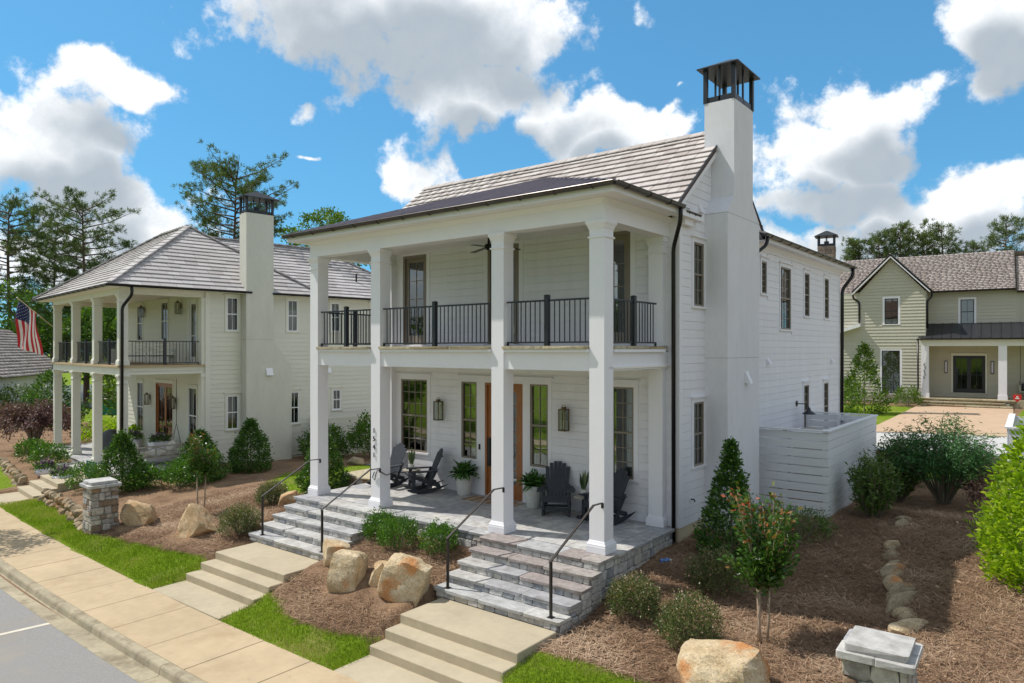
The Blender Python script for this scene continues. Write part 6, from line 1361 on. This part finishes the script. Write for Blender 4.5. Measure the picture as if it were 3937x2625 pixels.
# house at the far left edge, and the house seen between the cream columns
def far_house(name, x, y, rz, w, d, eave, ridge, wallm, tilem, label, base=-1.5, over=.5):
    h = empty(name, (x, y, base), R(rz), label, "house"); e = eave - base; r = ridge - base
    MB().box(-w / 2, w / 2, -d / 2, d / 2, 0, e).build("wall", wallm, h); W = Matrix.Translation((x, y, base)) @ Matrix.Rotation(R(rz), 4, "Z")
    MB().prism([(-d / 2, e - .05), (d / 2, e - .05), (0, r - .2)], "x", -w / 2, w / 2).build("gable_wall", wallm, h)
    rf = MB().prism([(-d / 2 - over, e - .3), (0, r - .05), (d / 2 + over, e - .3), (0, r - .2)], "x", -w / 2 - .4, w / 2 + .4).build("roof", M["underlay"], h)
    ev = Vector((0, d / 2 + over, r - e + .3)); L = ev.length
    tiles(rf, (-w / 2 - .4, -d / 2 - over, e - .28), (1, 0, 0), ev, lambda v: (0, w + .8) if v < L - .05 else None, .6, .32, tilem, .04, limit=140, W=W); tiles(rf, (-w / 2 - .4, d / 2 + over, e - .28), (1, 0, 0), Vector((0, -ev.y, ev.z)), lambda v: (0, w + .8) if v < L - .05 else None, .6, .32, tilem, .04, limit=0, W=W)
    gutter(h, (-w / 2 - .4, -d / 2 - over - .06, e - .3), (w / 2 + .4, -d / 2 - over - .06, e - .3), M["bronze"], .07, 0); downspout(h, [(w / 2 - .1, -d / 2 - over - .05, e - .35), (w / 2 - .1, -d / 2 - over, e - .6), (w / 2 - .1, -d / 2 - .08, e - .9), (w / 2 - .1, -d / 2 - .08, .2)], M["bronze"], .06)
    return h
fh = far_house("white_cottage", -55.3, 5.0, -38, 11, 7.5, 2.2, 5.3, M["white_board"], M["tile_far"], "white cottage with brown tile roof at the left edge beyond the maple")
h3 = far_house("stone_chimney_house", -46.5, 19.5, -12, 9, 7, 3.2, 6.6, M["white_board"], M["tile_left"], "grey-roofed house with big stone chimney seen between the cream house columns")
cc_ = MB().box(-1.0, .6, -4.6, -3.5, 0, 8.0).build("chimney", M["mortar"], h3, (1.5, 0, 0)); veneer(Face(1.5, -4.6, 0, h3), cc_, -1.02, .62, .0, 8.0, M["chimney_stone"], .25, .45, .3, .6, .06); veneer(Face(2.1, 0, 90, h3), cc_, -4.62, -3.48, .0, 8.0, M["chimney_stone"], .25, .45, .3, .6, .06)
for ch_ in cc_.children: ch_.location.x -= 1.5
MB().prism([(-1.6, 2.6), (1.6, 2.6), (1.5, 3.4), (-1.5, 3.4)], "y", -5.8, -3.5).build("porch_roof", M["tile_left"], h3, (-1.2, 0, 0)); MB().box(-2.6, -2.3, -5.7, -5.4, 0, 2.6).build("porch_post", M["cream_trim"], h3); MB().box(.0, .3, -5.7, -5.4, 0, 2.6).build("porch_post", M["cream_trim"], h3)

# ---------------------------------------------------------------- shrubs and young trees
def stems(parent, mat, n, h, r, base=.04, name="stem"):
    m = MB()
    for i in range(n):
        a = 2 * PI * i / n + random.uniform(-.3, .3); b = Vector((math.cos(a) * base, math.sin(a) * base, -.05)); e = Vector((math.cos(a) * r, math.sin(a) * r, h)); m.tube([b, b.lerp(e, .5) + Vector((0, 0, h * .1)), e], [.012, .009, .005], 5)
    return m.build(name, mat, parent)
def at_ground(x, y, dz=0): return (x, y, gzs(x, y) - .02 + dz)
def cone_shrub(x, y, h, r, mat, label, n=420, per=9, leaf=.085, group="cone-shaped hollies", name="holly_shrub", aspect=.5, pw=.85, z0=None):
    o = empty(name, at_ground(x, y) if z0 is None else (x, y, z0), 0, label, "shrub", group); MB().tube([(0, 0, -.1), (.02, 0, h * .5), (0, .01, h * .9)], [.035, .025, .008], 7).build("trunk", M["trunk_grey"], o)
    t = RNG.uniform(0, 1, n) ** 1.35; a = RNG.uniform(0, 2 * PI, n); sd = random.random() * 50; lump = 1 + .22 * np.array([mnoise.noise((math.cos(q) * 1.6 + sd, math.sin(q) * 1.6, z * 4)) for q, z in zip(a, t)])
    prof = np.where(t < .18, .72 + .28 * t / .18, ((1 - t) / .82) ** pw); rr = r * prof * lump * (1 - RNG.uniform(0, 1, n) ** 2 * .55) + .02
    P = np.stack([rr * np.cos(a), rr * np.sin(a), t * h * .96 + .06], -1); O = np.stack([np.cos(a), np.sin(a), .35 + 0 * a], -1)
    foliage("leaves", o, mat, P, O, per, leaf * .62, leaf, aspect, .3, .6); return o
def ball_shrub(x, y, rx, rz, mat, label, n=300, per=9, leaf=.05, group="rounded shrubs", name="shrub", tipcol=0.0, aspect=.5, hollow=.5, ry=None, lift=.85, nstem=14, spread=.7, cat="shrub", up=.3):
    o = empty(name, at_ground(x, y), 0, label, cat, group); stems(o, M["trunk_grey"], nstem, rz * 1.1, rx * .6)
    D = unit_dirs(n, -.55); sd = random.random() * 60; k = (lumpy(D, .32, 2.3, sd) * (1 - RNG.uniform(0, 1, n) ** 2 * hollow))[:, None]; P = D * np.array([rx, ry or rx, rz]) * k + np.array([0, 0, rz * lift]); keep = P[:, 2] > .03
    foliage("leaves", o, mat, P[keep], D[keep], per, leaf * spread, leaf, aspect, up, .7, tipcol); return o
def sprig_shrub(x, y, h, r, mat, label, n=60, leaf=.1, group="loose upright shrubs", name="shrub", per=14, aspect=.33, tipcol=0, spread=.06, lean=1.0):
    """upright shrub of leafy shoots"""
    o = empty(name, at_ground(x, y), 0, label, "shrub", group); m = MB(); P = []; O = []
    for i in range(n):
        a = random.uniform(0, 2 * PI); q = math.sqrt(random.random()); hh = h * (1 - .45 * q * q) * random.uniform(.75, 1.08); e = Vector((math.cos(a) * r * q, math.sin(a) * r * q, hh)); b = Vector((e.x * .2, e.y * .2, -.05)); m.tube([b, b.lerp(e, .5) + Vector((e.x * .08, e.y * .08, 0)), e], [.011, .008, .003], 4)
        for k in range(per): t = .28 + .72 * k / per; p = b.lerp(e, t); P.append(tuple(p)); O.append((math.cos(a) * lean * .8, math.sin(a) * lean * .8, .5))
    m.build("stem", M["trunk_grey"], o); foliage("leaves", o, mat, np.array(P), np.array(O), 3, spread, leaf, aspect, .35, .75, tipcol); return o
cone_shrub(-17.75, 3.95, 1.95, .82, M["holly"], "cone-shaped holly shrub standing against the cream house wall right of its chimney corner", n=950)
cone_shrub(-18.5, -.35, 1.95, .82, M["holly"], "cone-shaped holly shrub right behind the left stone pillar", n=950); cone_shrub(-17.55, 1.85, 1.75, .95, M["holly"], "cone-shaped holly shrub behind the left crape myrtle", n=950)
cone_shrub(-10.75, 2.05, 1.75, .72, M["holly"], "dense cone-shaped holly just behind the first porch column", n=1100, leaf=.07)
cone_shrub(1.22, 3.0, 2.45, .62, M["holly"], "tall holly growing against the white chimney, with loose shoots at the top", n=800, leaf=.085, pw=1.2)
ball_shrub(1.95, 5.35, .62, .36, M["camellia"], "low spreading dark shrub at the foot of the board fence", n=240, leaf=.07, aspect=.3)
ab = dict(mat=M["abelia"], n=900, per=9, leaf=.038, group="speckled pink-tipped shrubs", tipcol=.75, nstem=20, spread=1.0, name="speckled_shrub", hollow=.7)
ball_shrub(.72, -.15, .42, .36, label="pink-tipped speckled shrub touching the right side of the stone steps", **ab); ball_shrub(1.50, 1.55, .48, .42, label="pink-tipped speckled shrub nearest the tall holly", **ab); ball_shrub(1.86, -.42, .48, .42, label="pink-tipped speckled shrub just above the rust-stained boulder", **ab)
ball_shrub(-9.7, -1.25, .50, .40, label="pinkish speckled shrub left of the left stone steps", **ab); ball_shrub(-11.25, .65, .42, .36, label="pinkish speckled shrub under the first handrail's upper end", **ab)
bx = dict(mat=M["boxwood"], n=330, per=9, leaf=.05, group="fresh green shrubs between the steps", name="boxwood_shrub", spread=.9)
ball_shrub(-5.6, -.28, .36, .32, label="fresh green shrub against the porch wall, nearest the left steps", **bx); ball_shrub(-4.72, -.55, .42, .34, label="fresh green shrub in front of its neighbour, middle of three", **bx); ball_shrub(-3.72, -.32, .36, .34, label="fresh green shrub behind the large pale boulder", **bx)
ball_shrub(-17.9, .1, .62, .42, M["boxwood"], "loose bright green shrub right of the holly behind the left pillar", leaf=.09, n=200, per=9); ball_shrub(-17.0, .9, .62, .5, M["boxwood"], "loose bright green shrub at the corner of the cream porch", leaf=.09, n=200, per=9)
ball_shrub(-19.9, -.9, .6, .5, M["boxwood"], "green shrub under the small green yard sign", leaf=.08, n=220, per=9); ball_shrub(-26.3, .1, .7, .5, M["boxwood"], "bright green shrub behind the left bowl planter", leaf=.09, n=240); ball_shrub(-29.0, .35, .62, .45, M["boxwood"], "bright green shrub left of the bowl planters, below the maple", leaf=.09, n=240)
for i, (x, y, lb) in enumerate(((-28.6, 4.6, "low bright shrub seen just behind the first cream porch column"), (-33.0, 4.8, "low bright shrub beyond the cream porch between its first two columns"))): ball_shrub(x, y, 1.0, .55, M["lime"], lb, leaf=.12, n=240)
cone_shrub(-36.5, 9.0, 4.2, 1.3, M["holly"], "tall dark columnar holly seen between the cream house columns", n=520, leaf=.16, per=8, pw=.5)
cone_shrub(-44.5, 6.3, 3.6, 1.9, M["holly"], "glossy magnolia-like shrub behind the plum-coloured maple", n=420, leaf=.2, per=8, pw=.6); ball_shrub(-48.5, 5.8, 1.9, 1.4, M["camellia"], "dark evergreen bush in front of the white cottage", n=320, leaf=.18)
ball_shrub(-44.0, 14.0, 1.6, 1.2, M["spring"], "round bright bush beyond the cream porch near the pond", n=300, leaf=.16); ball_shrub(-49.0, 15.0, 1.4, 1.0, M["lime"], "pale yellow-green bush beside the pond edge", n=300, leaf=.14); ball_shrub(-41.5, 17.5, 1.7, 1.5, M["spring"], "tall bright bush in front of the stone chimney house", n=320, leaf=.16)
# right side
sprig_shrub(2.85, 7.9, 1.65, .62, M["camellia"], "upright dark green shrub against the corner of the board fence", n=80, leaf=.12); sprig_shrub(2.95, 10.2, 1.7, .75, M["camellia"], "second upright shrub farther along the board fence", n=90, leaf=.12); sprig_shrub(2.9, 12.6, 1.6, .6, M["holly"], "dark shrub at the far end of the board fence", n=60, leaf=.12)
gm = empty("cut_leaf_maple", at_ground(4.05, 10.3), 0, "feathery dark green cut-leaf maple in the shade beside the board fence", "small tree"); m = MB(); P = []; O = []
for i in range(34):
    a = random.uniform(0, 2 * PI); q = math.sqrt(random.random()); e = Vector((math.cos(a) * 1.45 * q, math.sin(a) * 1.45 * q, 2.25 - .75 * q * q + random.uniform(-.5, .1))); b = Vector((e.x * .06, e.y * .06, -.05)); md = b.lerp(e, .45) + Vector((0, 0, .15)); m.tube([b, md, e], [.028, .018, .006], 5)
    for k in range(16): t = .35 + .65 * k / 16; p = md.lerp(e, (t - .35) / .65) + Vector((random.gauss(0, .16), random.gauss(0, .16), random.gauss(0, .12))); P.append(tuple(p)); O.append((math.cos(a), math.sin(a), -.15))
m.build("trunk", M["trunk_grey"], gm); foliage("crown", gm, M["green_maple"], np.array(P), np.array(O), 20, .11, .13, .2, -.1, .6)
o = cone_shrub(6.66, 4.05, 3.3, 1.42, M["lime"], "big glossy lime green bush at the right edge above the straw bed", n=1700, per=10, leaf=.11, group="shrubs in the upper bed", name="lime_bush", pw=.6)
sprig_shrub(5.45, 5.9, .95, .55, M["lime"], "small sparse yellow-green shrub leaning from behind the lime bush", n=26, leaf=.1, per=8)
ball_shrub(5.35, 9.9, .75, .6, M["red_maple"], "plum-coloured shrub between the cut-leaf maple and the lime bush", n=320, leaf=.07)
def crape(x, y, h, label, rad, nstem=3, lean=.25, hk=.36, per=8):
    o = empty("crape_myrtle", at_ground(x, y), 0, label, "young tree", "young crape myrtles"); m = MB(); P = []; O = []; hb = h * hk
    for i in range(nstem):
        a = 2 * PI * i / nstem + .5; b = Vector((math.cos(a) * .07, math.sin(a) * .07, -.05)); k = Vector((math.cos(a) * lean * .45, math.sin(a) * lean * .45, hb)); m.tube([b, b.lerp(k, .4) + Vector((random.uniform(-.03, .03), random.uniform(-.03, .03), 0)), k], [.026, .022, .017], 8)
        for j in range(12):
            a2 = a + random.uniform(-1.5, 1.5); q = random.uniform(.25, 1.0); e = Vector((math.cos(a2) * rad * q, math.sin(a2) * rad * q, h * random.uniform(.5, 1.0) - .1 * q)); md = k.lerp(e, .5) + Vector((0, 0, .05)); m.tube([k, md, e], [.014, .008, .003], 5)
            for t in np.linspace(.12, 1.0, 17):
                p = k.lerp(md, t * 2) if t < .5 else md.lerp(e, t * 2 - 1); P.append(tuple(p)); O.append((math.cos(a2), math.sin(a2), .4))
    m.build("trunk", M["trunk_tan"], o, smooth=True); foliage("crown", o, M["myrtle"], np.array(P), np.array(O), per, .065, .09, .5, .3, .7, .6, tips_only=True); return o
crape(2.74, .38, 2.5, "young three-stemmed crape myrtle with red-tipped leaves in the right straw bed", .62); crape(-12.55, -.75, 2.35, "young two-stemmed crape myrtle with red-tipped leaves in the left straw bed", .42, 2, .3, .5, 8)
# plum maple: low mound
pm = empty("plum_maple", at_ground(-33.0, 1.7), 0, "low spreading plum-coloured maple at the left edge beside the cream porch", "small tree"); m = MB(); P = []; O = []
for i in range(46):
    a = random.uniform(0, 2 * PI); q = math.sqrt(random.random()); e = Vector((math.cos(a) * 2.2 * q, math.sin(a) * 2.2 * q, 2.35 - 1.35 * q ** 2.2 + random.uniform(-.25, .15))); k = Vector((e.x * .3, e.y * .3, 1.5)); m.tube([(0, 0, -.1), k, e], [.06, .035, .008], 5)
    for t in np.linspace(0, 1, 14): p = k.lerp(e, t) + Vector((random.gauss(0, .18), random.gauss(0, .18), random.gauss(0, .12))); P.append(tuple(p)); O.append((math.cos(a), math.sin(a), -.5))
m.build("trunk", M["trunk_grey"], pm); foliage("crown", pm, M["red_maple"], np.array(P), np.array(O), 16, .12, .17, .3, -.25, .55)
# shrubs between the houses, seen between the first columns
for x, y, h, lb in ((-16.2, 8.6, 1.9, "full green shrub before the cream side fence, seen right of the first column"), (-14.9, 9.6, 2.2, "tall green shrub before the cream side fence, beside the 1541 column"), (-18.2, 7.8, 1.5, "green shrub at the near end of the cream side fence")): ball_shrub(x, y, .95, h * .48, M["oak"], lb, n=420, per=9, leaf=.11, group="shrubs between the two houses")
boulder(-15.3, 7.0, (.5, .35, .25), 31, M["rock_small"], "low grey rock at the back of the side lawn")
# sage house garden
o = cone_shrub(-2.4, 32.2, 3.9, 1.2, M["spring"], "slim bright green young cypress on the lawn before the sage house", n=420, leaf=.16, per=8, group="sage house garden shrubs", name="cypress_tree"); ball_shrub(-1.1, 37.6, .75, .65, M["spring"], "round green shrub left of the sage house porch steps", n=220, leaf=.1, group="sage house garden shrubs"); ball_shrub(-4.6, 37.0, .9, .9, M["oak"], "green shrub at the white house corner before the sage wall", n=220, leaf=.12, group="sage house garden shrubs"); ball_shrub(6.0, 37.9, 1.1, .9, M["spring"], "round green shrub right of the sage house steps by the red sign", n=260, leaf=.11, group="sage house garden shrubs")
st_ = empty("young_tree", (7.2, 27.5, gzs(7.2, 27.5)), 0, "light feathery young tree at the right edge before the sage porch", "tree"); MB().tube([(0, 0, -.1), (.05, 0, 2.0), (.0, .1, 4.0)], [.06, .045, .015], 7).build("trunk", M["trunk_grey"], st_); D = unit_dirs(150, -.6); foliage("crown", st_, M["spring"], D * np.array([1.5, 1.5, 1.5]) * RNG.uniform(.4, 1, (150, 1)) + np.array([0, 0, 3.4]), D, 22, .14, .16, .3)

# ---------------------------------------------------------------- big trees
def pine(x, y, z0, ztop, crown_r, crown_h, label, seed, n_br=46, lean=0.0, group="tall pines behind the houses", kk=3, pn=20):
    rs = random.Random(seed); o = empty("pine_tree", (x, y, z0), rs.uniform(0, 6), label, "tree", group); h = ztop - z0; m = MB(); tr = []
    for k in range(9): t = k / 8; tr.append(Vector((lean * h * t + .22 * math.sin(t * 4 + seed), .2 * math.cos(t * 3 + seed) - .2, h * t * .97)))
    m.tube(tr, [.26 * (1 - .86 * k / 8) * h / 18 for k in range(9)], 8)
    def on(t): f = t * 8; i = min(7, int(f)); return tr[i].lerp(tr[i + 1], f - i)
    P = []; O = []
    for b in range(n_br):
        u = b / n_br; t = 1 - crown_h / h * (1 - u) ** 1.0; t = min(.985, t); s = on(t); a = b * 2.4 + rs.uniform(-.5, .5); sh = math.sin(PI * min(1, (.18 + (1 - u) * .9))) ** .7 if u > .1 else .75; L = crown_r * (.30 + .75 * sh) * rs.uniform(.55, 1.1); rise = .15 + .65 * u
        e = s + Vector((math.cos(a) * L, math.sin(a) * L, L * rise * .55)); md = s.lerp(e, .5) + Vector((0, 0, -.06 * L)); m.tube([s, md, e], [.07 * h / 18, .045 * h / 18, .012], 5)
        for q in range(rs.randint(7, 11)):
            v = rs.uniform(.35, 1.0); p = s.lerp(md, v * 2) if v < .5 else md.lerp(e, v * 2 - 1); sd = Vector((-math.sin(a), math.cos(a), 0)) * rs.uniform(-1, 1) * L * .28 * (1.1 - v * .5) + Vector((0, 0, rs.uniform(.0, .35))); w = p + sd; m.tube([p, w], [.018, .006], 4); P.append(tuple(w)); d = (w - s).normalized(); O.append((d.x, d.y, .35))
    m.build("trunk", M["trunk_pine"], o); P = np.array(P); O = np.array(O); k = kk; P2 = np.repeat(P, k, 0) + RNG.normal(0, .3, (len(P) * k, 3)) * np.array([1, 1, .5]); O2 = np.repeat(O, k, 0)
    foliage("crown", o, M["pine"], P2, O2, pn, .06, .36, .13, .35, .85); return o
pine(-51.1, 22.5, -1.3, 19.7, 5.2, 10.5, "tall spreading pine rising behind the cream house's chimney", 4, 62, .01); pine(-70.2, 17.7, -1.4, 18.7, 4.6, 9.5, "tall airy pine standing alone left of the cream roof", 9, 44); pine(-75.3, 13.4, -1.4, 18.6, 4.6, 11, "tall pine cut by the left edge of the picture", 14, 50); pine(-79.0, 18.5, -1.4, 16.5, 4.2, 10, "pine behind and right of the leftmost one", 15, 44)
for i, (x, y, zt, r, lb) in enumerate(((-11.3, 70.6, 15.6, 1.0, "slim pine closest to the stone chimney behind the white house"), (-9.2, 72, 16.2, 1.5, "second pine from the stone chimney above the sage roof"), (-7.4, 73.3, 17.1, 1.5, "tallest of the clustered pines above the sage gable"), (-5.7, 74.6, 16.4, 1.6, "fuller pine right of the tallest one in the row"), (-4.0, 76, 17.1, 2.0, "wide pine at the right end of the clustered row"), (-1.2, 78.3, 15.2, 1.4, "short pine between the row and the lone one"), (1.4, 80.3, 17.6, 2.3, "lone leaning pine above the right end of the sage roof"))):
    pine(x, y, .3, zt, r, 6.8 if i != 6 else 5.2, lb, 30 + i, 30 if i != 6 else 24, .02 if i == 6 else 0, kk=2, pn=18)
def leafy(x, y, z0, h, r, mat, label, seed, lobes=26, leaf=.30, per=15, tips=22, low=.25, group="leafy trees behind the cream house", name="leafy_tree"):
    rs = random.Random(seed); o = empty(name, (x, y, z0), rs.uniform(0, 6), label, "tree", group); m = MB(); P = []; O = []; tr = [Vector((0, 0, -.2)), Vector((.1, .05, h * .35)), Vector((0, .1, h * .8))]; m.tube(tr, [.022 * h, .016 * h, .005 * h], 8)
    for i in range(lobes):
        d = Vector((rs.gauss(0, 1), rs.gauss(0, 1), rs.gauss(0, 1))).normalized(); q = rs.uniform(.35, 1) ** .5; zc = low * h + (1 - low) * h * .5; c = Vector((d.x * r * q, d.y * r * q, zc + d.z * (1 - low) * h * .47 * q)); lr = r * rs.uniform(.22, .42); b = tr[1].lerp(tr[2], rs.random()); m.tube([b, b.lerp(c, .6) + Vector((0, 0, -.1)), c], [.007 * h, .004 * h, .01], 5)
        n = unit_dirs(tips, -.7); P.append(np.array(c) + n * np.array([lr, lr, lr * .75]) * RNG.uniform(.55, 1.1, (tips, 1))); O.append(n)
    m.build("trunk", M["trunk_grey"], o); foliage("crown", o, mat, np.concatenate(P), np.concatenate(O), per, leaf * .8, leaf, .6, .15, .8); return o
LT = [(-66.5, 22.5, 11.5, 4.0, "oak", "dark leafy tree left of the lone pine's trunk"), (-63.5, 17.5, 9.0, 3.6, "oak", "leafy tree hanging over the white cottage roof"), (-70, 12, 10.5, 4.2, "oak", "leafy tree behind the white cottage at the left edge"), (-58.5, 21.0, 10.0, 3.6, "spring", "bright leafy tree behind the flag"), (-62, 27, 12.0, 4.2, "oak", "leafy tree behind the bright one near the flag"), (-56.5, 28.5, 11.5, 4.0, "oak", "leafy tree seen between the first two cream balcony columns"), (-52.0, 26.0, 10.5, 3.6, "spring", "bright tree seen between the second and third cream balcony columns"), (-56, 36, 20.6, 4.8, "spring", "tall thin-leaved tree peeking over the white house's left eave"), (-47.5, 33, 12.0, 4.0, "oak", "dark tree behind the stone chimney house")]
for i, (x, y, h, r, mt, lb) in enumerate(LT): leafy(x, y, -1.4, h, r, M[mt], lb, 60 + i)
leafy(-40.5, 9.5, -1.2, 5.2, 2.0, M["spring"], "young bright green tree between the flag and the cream columns", 80, 20, .2, 14, 20, .15); leafy(-74, 30, -1.4, 13, 5.0, M["oak"], "broad dark tree on the far shore of the pond", 81, 34, .4); leafy(-84, 22, -1.4, 12, 5.0, M["oak"], "broad dark tree beyond the cottage at the left edge", 82, 34, .4); leafy(-90, 34, -1.4, 14, 5.5, M["oak"], "tall dark tree behind the pond", 83, 34, .45)
leafy(-18.0, -5.75, -1.45, 5.0, 1.15, M["oak"], "small street tree beyond the left edge whose shadow crosses the sidewalk", 90, 16, .12, 12, 18, .5, "street trees", "street_tree")
for i, (x, y, lb) in enumerate(((-27, -22, "broad tree across the street, reflected in the leftmost panes"), (-16, -24, "broad tree across the street, reflected in the porch windows at left"), (-5, -27, "broad tree across the street, reflected in the sidelights"), (9, -25, "broad tree across the street, reflected in the right porch window"))): leafy(x, y, -1.4, 9.5, 4.2, M["spring"], lb, 95 + i, 24, .35, 10, 18, .2, "street trees", "street_tree")

n = 420; lx = RNG.uniform(.3, 7.5, n); ly = RNG.uniform(-2, 9, n); lx[:160] = RNG.uniform(-14, -3, 160); ly[:160] = RNG.uniform(-2.6, 1, 160); kp = bed(lx, ly); lx, ly = lx[kp], ly[kp]; P = np.stack([lx, ly, gz(lx, ly) + .035], -1); D = np.stack([RNG.normal(size=len(lx)), RNG.normal(size=len(lx)), RNG.normal(0, .15, len(lx))], -1)
V, F = leaf_quads(P, D, RNG.uniform(.05, .1, len(lx)), RNG.uniform(.03, .06, len(lx)), .1); tag(link("fallen_leaves", mesh_np("fallen_leaves", V, F, M["straw"], RNG.uniform(.75, 1, len(lx)))), "pale dry leaves scattered over the pine straw beds", "leaves", kind="stuff")
